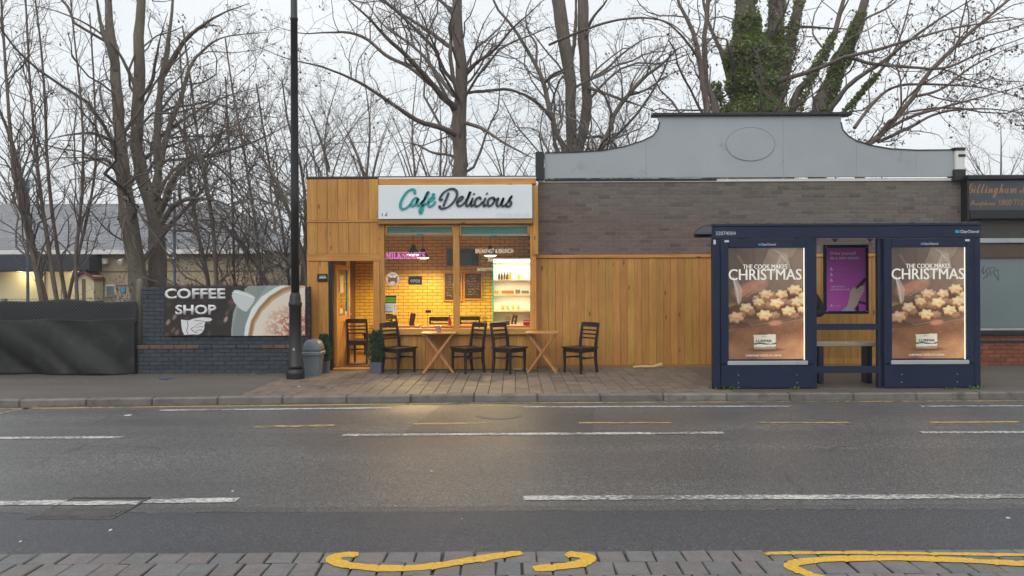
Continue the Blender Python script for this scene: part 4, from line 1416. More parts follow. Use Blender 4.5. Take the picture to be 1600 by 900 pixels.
def pot_plant(px, lab):
    x = XX(px, 14.45)
    t = thing('pot_plant', lab, 'plant', (x, 14.45, TZ), group='small pot plants on the inner tables')
    MB().lathe([(0.035, 0), (0.045, 0.075), (0.04, 0.075)], n=12).build('pot', m_planter, t)
    r = random.Random(px)
    mb = MB()
    for k in range(70):
        th, ph = r.uniform(0, 2 * PI), r.uniform(-0.6, 1.5)
        c = Vector((math.cos(th) * math.cos(ph) * .05, math.sin(th) * math.cos(ph) * .05, .115 + math.sin(ph) * .045))
        d_ = Vector((r.uniform(-1, 1), r.uniform(-1, 1), r.uniform(0.2, 1))).normalized() * 0.02
        e_ = d_.cross(Vector((0.3, 1, 0.2))).normalized() * .008
        mb.add([c - e_, c + e_, c + d_], [(0, 1, 2)])
    mb.build('foliage', m_bud, t)
pot_plant(757.5, 'small yellow green pot plant on the inner table beside the mullion chairs')
pot_plant(793, 'small yellow green pot plant against the lit white shelves')
nb = thing('napkin_box', 'red box with a white slot on the table by the right window jamb', 'napkin box', (XX(822.5, 14.3), 14.3, TZ))
MB().box((0, 0, .055), (0.13, 0.1, 0.11), 0.012).build('body', m_red, nb)
MB().box((0, -.0515, .075), (0.1, 0.004, 0.02), 0.001).build('slot', m_whitepaint, nb)
ns_ = thing('table_marker', 'thin dark stand with a square head on the table left of the mullion', 'table marker', (XX(668, 14.4), 14.4, TZ))
MB().lathe([(0.03, 0), (0.03, 0.008), (0.004, 0.012), (0.004, 0.24)], n=8).build('stem', m_black, ns_)
MB().box((0.012, 0, 0.27), (0.11, 0.012, 0.055), 0.004).build('head', m_chair, ns_)
mn = thing('menu_holder', 'brown wooden menu board tilted upright on the inner table', 'menu holder', (XX(644, 14.4), 14.4, TZ), group=None)
MB().box((0, 0, 0.12), (0.10, 0.03, 0.24), 0.006, rot=Matrix.Rotation(0.18, 3, 'Y')).build('board', m_syrup, mn)
MB().box((0.0, 0, 0.01), (0.10, 0.08, 0.02), 0.004).build('foot', m_syrup, mn)
inner_table(XX(632, 14.45), 14.45, 0.6, 0.5, 'wooden table just inside the left end of the window')

# ------------------------------------------------------------------ grey brick building with its painted parapet
DH_ = 13.95
def hx(px, py=450, d=DH_): return XX(px, d, py)
def hz(py, px=1170, d=DH_): return ZZ(py, d, px)
bb = thing('brick_building', 'low brown brick building with a curved grey painted parapet', 'building')
t = NT('brown grey brick')
p_ = t.pos()
n1 = t.noise(t.pos((6, 9, 14)), 2.0, 5, 0.6)
zone = t.noise(t.pos((2.2, 1, 3.0)), 1.0, 5, 0.6)
g_ = t.new('ShaderNodeNewGeometry'); sx3 = t.new('ShaderNodeSeparateXYZ'); t.link(g_.outputs['Position'], sx3.inputs[0])
zone = t.math('ADD', t.math('MULTIPLY', zone, 0.55), t.math('ADD', t.math('MULTIPLY', sx3.outputs['Z'], -0.55), t.math('MULTIPLY', sx3.outputs['X'], -0.05)))
zone = t.math('ADD', zone, 1.95)
cA = t.ramp(n1, [(0.3, (0.120, 0.099, 0.086, 1)), (0.7, (0.162, 0.138, 0.120, 1))])
cB = t.ramp(n1, [(0.3, (0.118, 0.078, 0.064, 1)), (0.7, (0.168, 0.118, 0.100, 1))])
c_ = t.mix(t.ramp(zone, [(0.46, 0.0), (0.56, 1.0)]), cA, cB)
r_ = t.rand()
hs = t.new('ShaderNodeHueSaturation')
t.link(c_, hs.inputs['Color'])
t.link(t.ramp(r_, [(0.0, 0.62), (0.15, 0.85), (0.6, 1.0), (1.0, 1.12)]), hs.inputs['Value'])
t.base(hs.outputs['Color'])
t.rough(0.62)
t.bump(t.noise(t.pos((1, 1, 3)), 30, 5, 0.7), 0.35, 0.005)
m_bg = t.m
BX0, BX1 = hx(842), hx(1506)
def hid_b(x, z):
    px = 800 + x * FPX / DH_
    py = 442 - (z - 1.6) * FPX / DH_
    return px > 1120 and py > 346
fw = link('front_wall', None, bb)
brick_wall(fw, BX0, BX1, DH_, hz(398), hz(284), m_bg, m_mortar_g, L=0.218, H=0.068, J=0.0085, limit=300, hidden=hid_b, body=0.3, seed=7, recess=0.004, cham=0.0022, jit=0.001)
MB().bx(BX0, BX1, DH_ + 0.03, DH_ + 0.3, 0.0, hz(398) - 0.012, 0.002).build('lower_wall', m_mortar_g, bb)
MB().bx(BX0 + 0.01, BX1 - 0.01, DH_ + 0.302, DH_ + 2.0, 0, hz(284) - 0.01, 0.01).build('body', m_bg, bb)
MB().bx(BX0, BX1, DH_ - 0.02, DH_ + 0.15, hz(284) + 0.001, hz(279.5), 0.004).build('head_trim', m_whitepaint, bb)
MB().bx(BX0 + 0.12, hx(1120), DH_ - 0.028, DH_ - 0.021, hz(282.5), hz(278.5), 0.002).build('flashing', m_black, bb)
def hp(px, py): return (hx(px, py), hz(py, px))
top = [(851, 240), (900, 239), (940, 236.5), (975, 230), (1003, 221), (1019, 213), (1027, 203), (1030, 192), (1027, 182)]
topR = [(1313, 182), (1312, 192), (1315, 204), (1323, 213), (1336, 221), (1358, 228), (1390, 233.5), (1430, 235.5), (1487, 235)]
prof = [hp(a, b) for a, b in top] + [hp(a, b) for a, b in topR]
# the parapet is built of boards butted edge to edge, cut from one outline
PY0, PY1 = DH_ - 0.05, DH_ + 0.02
zb = hz(277.5)
def zprof(x):
    xs = [q[0] for q in prof]
    return None
def clip_poly(poly, xa, xb):
    def cl(P, k, keep):
        out = []
        for i in range(len(P)):
            a, b = P[i], P[(i + 1) % len(P)]
            ia, ib = keep(a[0], k), keep(b[0], k)
            if ia: out.append(a)
            if ia != ib:
                tt = (k - a[0]) / (b[0] - a[0])
                out.append((k, a[1] + (b[1] - a[1]) * tt))
        return out
    P = cl(poly, xa, lambda v, k: v >= k)
    return cl(P, xb, lambda v, k: v <= k)
full = prof + [(hx(1487, 277), zb), (hx(851, 277), zb)]
par = link('parapet', None, bb)
cuts = [hx(850), hx(1009.5), hx(1223), hx(1337), hx(1430), hx(1488)]
pr_ = random.Random(3)
for a, b in zip(cuts[:-1], cuts[1:]):
    P = clip_poly(full, a + 0.0015, b - 0.0015)
    dy = pr_.uniform(-0.003, 0.003)
    MB().prism(P, PY0 + dy, PY1 + dy).build('board', m_parapet, par)
ov = [(hx(1172) + 0.46 * math.cos(a), hz(226, 1172) + 0.315 * math.sin(a)) for a in np.linspace(0, 2 * PI, 48, endpoint=False)]
MB().prism(ov, PY0 - 0.0075, PY0 - 0.004).build('oval_plaque', m_parapet, par)
MB().sweep([(x_, PY0 - 0.006, z_) for x_, z_ in ov + ov[:2]], 0.0045, 6).build('oval_moulding', M('dark moulding', (0.20, 0.22, 0.235, 1), 0.6, 0.25, 5, 0.1), par)  # ring in a darker parapet grey that marks the oval's outline
MB().bx(hx(1018, 180), hx(1328, 180), PY0 - 0.06, PY1 + 0.08, hz(182), hz(177.5), 0.006).build('coping', m_black, par)
for pts in (top[:-1], topR[1:]):
    MB().sweep([(hx(a, b), (PY0 + PY1) / 2, hz(b, a) + 0.004) for a, b in pts], [(0.05, 0.008)] * len(pts), 4, square=True).build('edge_strip', m_black, par)
MB().bx(hx(837.5), hx(850.5), PY0 - 0.06, PY1 + 0.1, hz(282, 842), hz(238.5, 842), 0.006).build('end_post', m_black, bb)
ep = MB().bx(hx(1488.5), hx(1503), PY0 - 0.06, PY1 + 0.1, hz(266, 1495), hz(236.8, 1495), 0.005).build('end_post', m_whitepaint, bb)
MB().bx(hx(1487), hx(1503.5), PY0 - 0.075, PY1 + 0.11, hz(236.5, 1495), hz(232, 1495), 0.004).build('cap', m_black, ep)
MB().bx(hx(1493), hx(1504), PY0 - 0.07, PY0 - 0.061, hz(246.5, 1495), hz(242.5, 1495), 0.002).build('dark_band', m_black, ep)
MB().bx(hx(1486.5), hx(1504), PY0 - 0.072, PY1 + 0.105, hz(283, 1495), hz(266.3, 1495), 0.005).build('bracket', m_black, bb)

# boarded lower front
hb = thing('timber_hoarding', 'run of vertical honey-brown boards nailed along the foot of the brick building', 'hoarding')
HY = DH_ - 0.045
boards(hb, hx(834), hx(1506), HY, 0.02, hz(403.5, 1000), m_hoard, 0.135, 0.022, 0.0028, 'board', 8, 0.0018)
MB().bx(hx(832), hx(1506), HY - 0.022, HY + 0.04, hz(403, 1000), hz(398.2, 1000), 0.005).build('capping_rail', m_woodx, hb)
MB().bx(hx(834), hx(1506), HY + 0.023, HY + 0.07, 0.02, hz(404, 1000), 0.002).build('backing', m_wooddark, hb)
MB().bx(hx(839.5), hx(1506), HY - 0.008, HY - 0.004, 0.0, 0.05, 0.002).build('foot_board', m_wooddark, hb)

# ------------------------------------------------------------------ the memorial shop at the right edge
DM = 13.85
ms = thing('memorial_shop', 'dark fronted shop at the right edge with copper script on its fascia', 'shop')
def mx_(px, py=450): return XX(px, DM, py)
def mz(py, px=1555): return ZZ(py, DM, px)
MX0, MX1 = mx_(1507), mx_(1507) + 5.0
m_fascia = M('slate grey fascia', (0.060, 0.068, 0.078, 1), 0.32, 0.12, 2, 0.03, dirt=(0.09, 0.1, 0.11, 1), dirt_scale=3)
m_dkband = M('dark stone band', (0.055, 0.05, 0.043, 1), 0.6, 0.3, 4, 0.2)
m_brownst = M('brown strip', (0.085, 0.052, 0.035, 1), 0.5, 0.2, 3, 0.1)
m_redbrick = M('red engineering brick', (0.21, 0.058, 0.026, 1), 0.55, 0.3, 8, 0.3, 60, rnd=0.25)
m_frost = M('grey green obscured glass', (0.155, 0.20, 0.20, 1), 0.16, 0.05, 1.2, 0.02, spec=0.7)
MB().bx(MX0, MX1, DM, DM + 7, hz(284), mz(273), 0.01).build('upper_body', m_black, ms)
MB().bx(MX0 + .02, MX1, DM + 0.16, DM + 6.9, 0, hz(284) - .01, 0.01).build('body', m_dkband, ms)
MB().bx(MX0 - 0.01, MX1, DM - 0.14, DM + 0.15, mz(281.5), mz(275.5), 0.008).build('cornice', m_black, ms)
MB().bx(MX0, MX0 + 0.04, DM - 0.10, DM + 0.15, mz(345), mz(282), 0.005).build('fascia_edge', m_black, ms)
MB().bx(MX0 + 0.042, MX1, DM - 0.06, DM + 0.15, mz(329), mz(282.5), 0.004).build('fascia_panel', m_fascia, ms)
MB().bx(MX0 + 0.042, MX1, DM - 0.11, DM + 0.15, mz(342.5), mz(329.3), 0.008).build('fascia_base', m_black, ms)
m_copper = M('copper lettering', (0.40, 0.20, 0.11, 1), 0.4, 0.15, 6, 0, metal=0.2)
text_mesh('lettering', '𝓖𝓲𝓵𝓵𝓲𝓷𝓰𝓱𝓪𝓶 𝓜', m_copper, mx_(1509), mx_(1606), mz(309.5), mz(287), DM - 0.061, ms, 0.004)
text_mesh('lettering', '𝓕𝓻𝓮𝓮𝓹𝓱𝓸𝓷𝓮  𝟢𝟪𝟢𝟢 𝟩𝟩𝟤𝟢𝟦', m_copper, mx_(1513), mx_(1606), mz(324.5), mz(312.5), DM - 0.061, ms, 0.003)
MB().bx(MX0, MX1, DM + 0.05, DM + 0.15, mz(372), mz(342.8), 0.004).build('stone_band', m_dkband, ms)
MB().bx(MX0, MX1, DM + 0.0, DM + 0.15, mz(379.5), mz(372.3), 0.006).build('ledge', m_parapet, ms)
MB().bx(MX0, MX1, DM + 0.05, DM + 0.15, mz(403), mz(379.8), 0.004).build('brown_strip', m_brownst, ms)
wn_ = link('shop_window', None, ms)
MB().bx(MX0 + .03, MX1, DM + 0.09, DM + 0.15, mz(513), mz(403.3), 0.0).build('pane', m_frost, wn_)
MB().bx(MX0, MX0 + 0.03, DM + 0.04, DM + 0.15, mz(513), mz(403.3), 0.004).build('frame', m_black, wn_)
MB().bx(MX0, MX1, DM + 0.02, DM + 0.15, mz(516.5), mz(513.3), 0.004).build('frame', m_silver, wn_)
mb = MB()
gp = [[(1540, 418), (1541, 428), (1546, 420), (1547, 432), (1552, 421), (1553, 430)], [(1548, 419), (1560, 417), (1556, 426), (1564, 420), (1565, 438), (1557, 427)], [(1540, 436), (1547, 431)], [(1538, 424), (1543, 415)]]
for g_ in gp: mb.sweep([(mx_(a, b), DM + 0.088, mz(b)) for a, b in g_], 0.006, 5)
mb.build('graffiti', M('graffiti scratch', (0.05, 0.055, 0.065, 1), 0.6, 0.1, 5, 0), wn_)
MB().bx(MX0, MX1, DM - 0.05, DM + 0.15, mz(524), mz(516.8), 0.006).build('sill', m_black, ms)
rb = link('stall_riser', None, ms)
brick_wall(rb, MX0, MX1, DM, 0.0, mz(524.3), m_redbrick, m_mortar_in, limit=200, hidden=lambda x, z: x > mx_(1640), body=0.14, seed=4)
MB().bx(MX0 + 0.18, MX0 + 1.6, DM - 0.012, DM - 0.002, mz(536), mz(532), 0.003).build('air_vent', m_black, ms)

# ------------------------------------------------------------------ dark painted garden wall with the coffee banner
DL = 13.25
def lx(px, py=520): return XX(px, DL, py)
def lz(py, px=350): return ZZ(py, DL, px)
gw = thing('garden_wall', 'low brick wall painted slate blue with bare red patches, below the coffee banner', 'wall')
t = NT('slate painted brick')
n_ = t.noise(t.pos(), 7, 6, 0.65)
c_ = t.ramp(n_, [(0.25, (0.024, 0.032, 0.043, 1)), (0.75, (0.046, 0.059, 0.077, 1))])
r_ = t.rand()
hs = t.new('ShaderNodeHueSaturation'); t.link(c_, hs.inputs['Color']); t.link(t.math('MULTIPLY_ADD', r_, 0.4, 0.8), hs.inputs['Value'])
ch = t.ramp(t.noise(t.pos((1, 1, 1.6)), 3.1, 9, 0.72, 0.3), [(0.665, 0.0), (0.70, 1.0)])
t.base(t.mix(ch, hs.outputs['Color'], (0.22, 0.17, 0.14, 1)))
t.rough(0.55); t.bump(t.noise(t.pos(), 45, 5, 0.7), 0.3, 0.005)
m_slate = t.m
m_redold = M('bare red brick', (0.135, 0.080, 0.060, 1), 0.8, 0.35, 9, 0.4, 60, rnd=0.2)
m_joint_dk = M('painted joint', (0.016, 0.02, 0.027, 1), 0.7, 0.2, 9, 0.2)
LX0, LX1 = lx(217), lx(482)
zl1, zl2 = lz(545, 260), lz(525, 240)
up = link('upper_wall', None, gw)
brick_wall(up, lx(222), LX1, DL, zl1 + 0.075, lz(449, 250), m_slate, m_joint_dk, limit=120, hidden=lambda x, z: lx(262) < x < lx(480) and z > lz(522), body=0.2, seed=5)
lo_ = link('lower_wall', None, gw)
brick_wall(lo_, LX0, LX1, DL - 0.06, 0.0, zl1, m_slate, m_joint_dk, limit=180, body=0.26, seed=6)
lr = random.Random(8)
x = LX0
while x < LX1 - 0.1:
    px = 800 + x * FPX / DL
    red = (px < 306) or (395 < px < 455)
    l = 0.215
    MB().bx(x, min(x + l, LX1), DL - 0.075 + lr.uniform(-.004, .004), DL + 0.05, zl1 + 0.003, zl1 + 0.068, 0.006).build('coping_brick', m_redold if red else m_slate, gw)
    x += l + 0.008

# the banner: printed sheet with lettering
bn = thing('coffee_banner', 'banner reading COFFEE SHOP with a pointing hand and a cappuccino cup', 'banner')
BW_, BH_ = lx(478, 486) - lx(258.5, 486), lz(447, 350) - lz(525, 350)
cv = Canvas(BW_, BH_, 250, 92, (38, 30, 30))
K_ = BW_ / 219.5         # metres per photo pixel on the banner
n1, n2 = cv.noise(9, 1, 4), cv.noise(5, 2, 3)
cv.blend(np.clip((n2 - .5) * 4, 0, 1) * np.clip((n1 - .42) * 4, 0, 1) * .75, (105, 78, 68))
rr = np.random.default_rng(8)
for k in range(26):
    a, b = rr.uniform(0, 145), rr.uniform(0, 78)
    if 0 < b < 40 and a > 5 and a < 100: continue
    cv.ell(a * K_, b * K_, rr.uniform(3, 7) * K_, rr.uniform(2, 4.5) * K_, (rr.uniform(70, 150), rr.uniform(55, 95), rr.uniform(48, 80)), rr.uniform(0, 3), 0.7, 0.6)
for a, b, c in ((6, 56, (165, 145, 135)), (14, 68, (120, 85, 60)), (20, 72, (140, 110, 90)), (4, 76, (90, 70, 60)), (16, 48, (150, 130, 120)), (96, 52, (190, 170, 160)), (98, 42, (110, 80, 60))): cv.ell(a * K_, b * K_, 2.6 * K_, 5 * K_, c, 0.5, 0.8, .85)
# cup: saucer, handle, rim, foam
def P2(pts): return [((a - 258.5) * K_, (b - 447) * K_) for a, b in pts]
cv.poly(P2([(390, 449), (482, 440), (482, 530), (363, 530), (363, 515), (366, 490), (374, 468)]), (150, 160, 158))
cv.poly(P2([(366, 530), (366, 508), (372, 484), (384, 463), (394, 449), (420, 445), (395, 480), (385, 510), (382, 530)]), (128, 140, 138))
cv.poly(P2([(383, 452), (394, 444), (402, 445), (403, 462), (398, 472), (384, 466)]), (136, 146, 138))
cv.poly(P2([(364, 463), (365, 457), (368, 453.5), (373, 453), (380, 455.5), (388, 458), (395, 461), (400, 465), (398, 472), (393, 479), (387, 487), (381, 486), (374, 480), (368, 473)]), (198, 205, 205))
cv.line(P2([(368, 456), (384, 460), (396, 465)]), 2.2 * K_, (228, 232, 230), .8)
cv.poly(P2([(382, 530), (385, 508), (394, 484), (410, 464), (432, 450), (455, 443), (484, 438), (484, 530)]), (222, 227, 225))
cv.poly(P2([(389, 530), (393, 505), (404, 484), (420, 466), (440, 454), (484, 440), (484, 530)]), (184, 160, 125))
cv.line(P2([(391, 527), (396, 502), (408, 482), (424, 465), (444, 453), (465, 446)]), 5 * K_, (150, 105, 58), .8)
cv.poly(P2([(395, 530), (400, 506), (411, 487), (428, 470), (446, 459), (484, 447), (484, 530)]), (224, 213, 197))
n3 = cv.noise(26, 5, 4)
cup = (cv.u / K_ + 258.5 > 400)
dist = np.hypot((cv.u / K_ + 258.5 - 462) / 42, (cv.v / K_ + 447 - 512) / 32)
cv.blend(cup * np.clip(1.25 - dist, 0, 1) * np.clip((n3 - 0.40) * 6, 0, 1) * .95, (178, 98, 70))
cv.blend(cup * np.clip(1.2 - dist, 0, 1) * np.clip((cv.noise(40, 9, 3) - 0.52) * 7, 0, 1) * .8, (150, 72, 48))
bs = link('sheet', cv.mesh('sheet', m_print), bn, (lx(258.5, 486), DL - 0.045, lz(447, 300)))
# slight sag and ripple
co = np.zeros(len(bs.data.vertices) * 3)
bs.data.vertices.foreach_get('co', co)
co = co.reshape(-1, 3)
co[:, 1] += 0.005 * np.sin(co[:, 0] * 5.0 + co[:, 2] * 2) + 0.002 * np.sin(co[:, 0] * 13 + 1)
bs.data.vertices.foreach_set('co', co.ravel())
# thickness
md = bs.modifiers.new('thickness', 'SOLIDIFY'); md.thickness = 0.003; md.offset = 1
LY = DL - 0.0535
m_banlet = M('banner lettering white', (0.72, 0.72, 0.73, 1), 0.45, 0.05, 6, 0)
m_banshade = M('banner lettering edge', (0.16, 0.16, 0.17, 1), 0.5, 0.05, 6, 0)
for (tx, a, b, c, d_) in (('COFFEE', 259.5, 354, 467, 450.5), ('SHOP', 276, 339.5, 491.5, 476)):
    text_mesh('lettering_edge', tx, m_banshade, lx(a + .6, 470), lx(b + .8, 470), lz(c + .8, 310), lz(d_ + .7, 310), LY + 0.004, bn, 0.001, 0.035)
    text_mesh('lettering', tx, m_banlet, lx(a, 470), lx(b, 470), lz(c, 310), lz(d_, 310), LY, bn, 0.002, 0.03)
def lp(pts): return [(lx(a, b), lz(b, a)) for a, b in pts]
MB().prism(lp([(285, 499), (292, 500), (297, 500.5), (305, 497.5), (318, 495.5), (331, 496.5), (333.5, 499), (331, 501.5), (322, 502), (322.5, 505), (321, 508), (321.5, 512), (320, 516), (317, 520), (312, 522.5), (304, 522), (297, 522.5), (290, 523), (287, 517), (285.5, 508)]), LY - 0.002, LY).build('pointing_hand', m_banlet, bn)
mb = MB()
for pts in ([(294, 501), (296, 508), (294, 516), (296, 522)], [(306, 500), (314, 501), (322, 502)], [(300, 513), (307, 510), (312, 506), (318, 505)], [(309, 512), (315, 510), (320, 511)], [(308, 517), (314, 515), (319, 516)], [(300, 513), (304, 517), (311, 520)]):
    ribbon_xz(mb, lp(pts), 0.012, LY - 0.004, LY - 0.0021)
mb.build('ink_lines', m_banshade, bn)

# ------------------------------------------------------------------ netting fence with a sagging black sheet
fn = thing('netting_fence', 'wire mesh fence hung with a sagging black sheet, left of the slate wall', 'fence')
DF = 13.2
def fx(px): return XX(px, DF, 520)
def fz(py, px=100): return ZZ(py, DF, px)
FX0, FX1 = -9.6, fx(213)
m_sheet = M('black sheet', (0.012, 0.0125, 0.0135, 1), 0.7, 0.2, 3, 0.12, 25, dirt=(0.03, 0.03, 0.03, 1), dirt_scale=4)
m_net = M('dark netting', (0.030, 0.033, 0.036, 1), 0.9, 0.35, 14, 0.4, 90)
m_wire = M('fence wire', (0.10, 0.11, 0.115, 1), 0.5, 0.2, 9, 0, metal=0.5)
# woven screen behind the wire
vs, fs = [], []
nx, nz = 90, 8
for j in range(nz + 1):
    for i in range(nx + 1):
        x = FX0 + (FX1 - FX0) * i / nx
        zt = fz(471) + 0.025 * math.sin(x * 2.1) + 0.015 * math.sin(x * 5.3)
        z = fz(505) + (zt - fz(505)) * j / nz
        vs.append((x, DF + 0.05 + 0.02 * math.sin(x * 3 + z * 5), z))
for j in range(nz):
    for i in range(nx):
        a = j * (nx + 1) + i
        fs.append((a, a + 1, a + nx + 2, a + nx + 1))
o = MB().add(vs, fs).build('netting', m_net, fn, True)
o.modifiers.new('thickness', 'SOLIDIFY').thickness = 0.004
# chain link wires
mb = MB()
step = 0.062
zt, zb_ = fz(467), fz(506)
n = int((FX1 - FX0) / step)
for i in range(-8, n + 1):
    for s_ in (1, -1):
        x0 = FX0 + i * step
        h = zt - zb_
        xa, xb = (x0, x0 + h) if s_ > 0 else (x0 + h, x0)
        ya = DF + (0.004 if s_ > 0 else -0.004)
        za, zb2 = zb_, zt
        if min(xa, xb) < FX0:
            continue
        if max(xa, xb) > FX1:
            k = (FX1 - min(xa, xb)) / h
            if k <= 0.02: continue
            if s_ > 0: xb, zb2 = FX1, zb_ + h * k
            else: xa, za = FX1, zt - h * k
        mb.beam((xa, ya, za), (xb, ya, zb2), 0.0035, 0.0035, 0.0)
mb.beam((FX0, DF, zt), (FX1, DF, zt), 0.006, 0.006, 0.0)
mb.build('wire_mesh', m_wire, fn, kind='stuff')
for x in np.arange(FX0 + 0.4, FX1 - 0.5, 2.2):
    MB().bx(x - 0.04, x + 0.04, DF + 0.09, DF + 0.17, 0, fz(466), 0.01).build('fence_post', m_mortar_g, fn)
MB().bx(FX0, FX1, DF + 0.1, DF + 0.13, 0.0, fz(503), 0.004).build('gravel_board', m_net, fn)
# sheet with folds: hangs from a wavy line, gathered to the lower left
vs, fs = [], []
nx, nz = 230, 40
tops = [(-10, 500), (0, 499), (40, 500), (80, 497), (110, 499), (150, 499.5), (190, 497.5), (213, 496)]
txs = [fx(a) for a, b in tops]; tzs = [fz(b, a) for a, b in tops]
for j in range(nz + 1):
    v = j / nz
    for i in range(nx + 1):
        u = i / nx
        x = FX0 + (FX1 + 0.01 - FX0) * u
        zt_ = float(np.interp(x, txs, tzs)) if x > txs[0] else tzs[0] - 0.02 * abs(math.sin(x * 2))
        zb3 = fz(583, 100) + 0.012 * math.sin(x * 4)
        z = zt_ + (zb3 - zt_) * v
        X = x - FX1
        # diagonal drag folds fanning from the top right, a swag, and small creases
        ang = X * 0.75 - (zt_ - z) * 1.15
        f = 0.085 * math.sin(ang * 3.3 + 0.6) * v ** 0.7 + 0.038 * math.sin(ang * 7.7 + X * 1.3 + 1.0) * v ** 0.6
        f += 0.020 * math.sin(X * 2.7 + 4.0 * v) * v + 0.007 * math.sin(ang * 17 + 2.2 * X) * v
        f += 0.06 * math.sin(v * PI) * (0.5 + 0.5 * math.sin(X * 1.3 + 0.5))
        sc_ = 1.0 if X < -0.25 else max(0.1, -X / 0.25)
        vs.append((x, DF - 0.08 - (0.07 + f) * sc_, z))
for j in range(nz):
    for i in range(nx):
        a = j * (nx + 1) + i
        fs.append((a, a + nx + 1, a + nx + 2, a + 1))
o = MB().add(vs, fs).build('black_sheet', m_sheet, fn, True)
o.modifiers.new('thickness', 'SOLIDIFY').thickness = 0.005
fp = thing('timber_post', 'weathered round-topped wooden post between the netting fence and the slate wall', 'post')
MB().sweep([(XX(218.5, 13.35), 13.35, 0), (XX(218.5, 13.35), 13.35, fz(440)), (XX(218.5, 13.35), 13.35, fz(437.5)), (XX(218.5, 13.35), 13.35, fz(436))], [0.055, 0.055, 0.045, 0.02], 12).build('shaft', wood('weathered post', (0.10, 0.085, 0.06, 1), (0.17, 0.15, 0.11, 1), (0.24, 0.21, 0.17, 1), 'Z', 0.8), fp, True)

# ------------------------------------------------------------------ lamp post
DP = 12.45
lpz = lambda py: ZZ(py, DP, 461)
lamp = thing('lamp_post', 'tall black cast-iron lamp post in front of the coffee banner', 'lamp post', (XX(461.5, DP, 500), DP, 0))
k_ = DP / FPX
pf = [(0.155, 0), (0.155, 0.10), (0.135, 0.12), (0.12, 0.14), (0.112, 0.16)]
MB().lathe(pf + [(0.10, 0.162)], n=24).build('base', m_postblack, lamp, False)
MB().lathe([(0.105, 0.16), (0.118, 0.20), (0.118, 0.22), (0.103, 0.235), (0.100, lpz(480)), (0.112, lpz(478)), (0.114, lpz(474)), (0.10, lpz(471)), (0.092, lpz(463)), (0.07, lpz(457))], n=28).build('pedestal', m_postblack, lamp, True)
MB().lathe([(0.069, lpz(460)), (0.066, lpz(300)), (0.058, lpz(32)), (0.066, lpz(31)), (0.066, lpz(28)), (0.056, lpz(27)), (0.048, 8.2)], n=24).build('shaft', m_postblack, lamp, True)
MB().sweep([(0, 0, 8.2), (0, -0.25, 8.5), (0, -0.8, 8.62)], [0.045, 0.04, 0.035], 10).build('arm', m_postblack, lamp, True)
MB().sweep([(0, -0.75, 8.62), (0, -1.0, 8.64), (0, -1.35, 8.62)], [(0.08, 0.05), (0.15, 0.08), (0.05, 0.03)], 12).build('lantern', m_postblack, lamp, True)
MB().box((0.0, -0.101, lpz(545)), (0.03, 0.006, 0.04), 0.002).build('number_plate', m_silver, lamp)

# ------------------------------------------------------------------ litter bin by the door
bp = G(490, 586)
bin_ = thing('litter_bin', 'grey plastic swing-top bin between the lamp post and the cafe door', 'bin', (bp.x, bp.y, 0))
k_ = bp.y / FPX
hB = ZZ(551, bp.y, 490)
hT = ZZ(530, bp.y, 490)
def rrect(w, d, r, n=5):
    P = []
    for cx_, cy_, a0 in ((w / 2 - r, d / 2 - r, 0), (-w / 2 + r, d / 2 - r, PI / 2), (-w / 2 + r, -d / 2 + r, PI), (w / 2 - r, -d / 2 + r, 1.5 * PI)):
        for k in range(n): P.append((cx_ + r * math.cos(a0 + k / (n - 1) * PI / 2), cy_ + r * math.sin(a0 + k / (n - 1) * PI / 2)))
    return P
def loft(mb, secs):
    n = len(secs[0][0])
    vs = [(x, y, z) for P, z in secs for x, y in P]
    fs = [(i * n + k, i * n + (k + 1) % n, (i + 1) * n + (k + 1) % n, (i + 1) * n + k) for i in range(len(secs) - 1) for k in range(n)]
    fs += [tuple(range(n))[::-1], tuple(range((len(secs) - 1) * n, len(secs) * n))]
    return mb.add(vs, fs)
wb, wt = 21.5 * k_, 28 * k_
loft(MB(), [(rrect(wb, wb, .03), 0), (rrect(wt, wt, .04), hB - .01)]).build('body', m_steelgrey, bin_)
loft(MB(), [(rrect(wt * 1.12, wt * 1.12, .04), hB - .03), (rrect(wt * 1.12, wt * 1.12, .04), hB + .015), (rrect(wt * 1.04, wt * 1.04, .04), hB + .03)]).build('rim', m_steelgrey, bin_)
secs = []
for k in range(9):
    a = k / 8 * PI / 2
    secs.append((rrect(wt * (1.02 * (0.28 + 0.72 * math.cos(a))), wt * 1.02 * (0.72 + 0.28 * math.cos(a)), .03), hB + .03 + (hT - hB - .03) * math.sin(a)))
loft(MB(), secs).build('swing_lid', m_steelgrey, bin_, True)

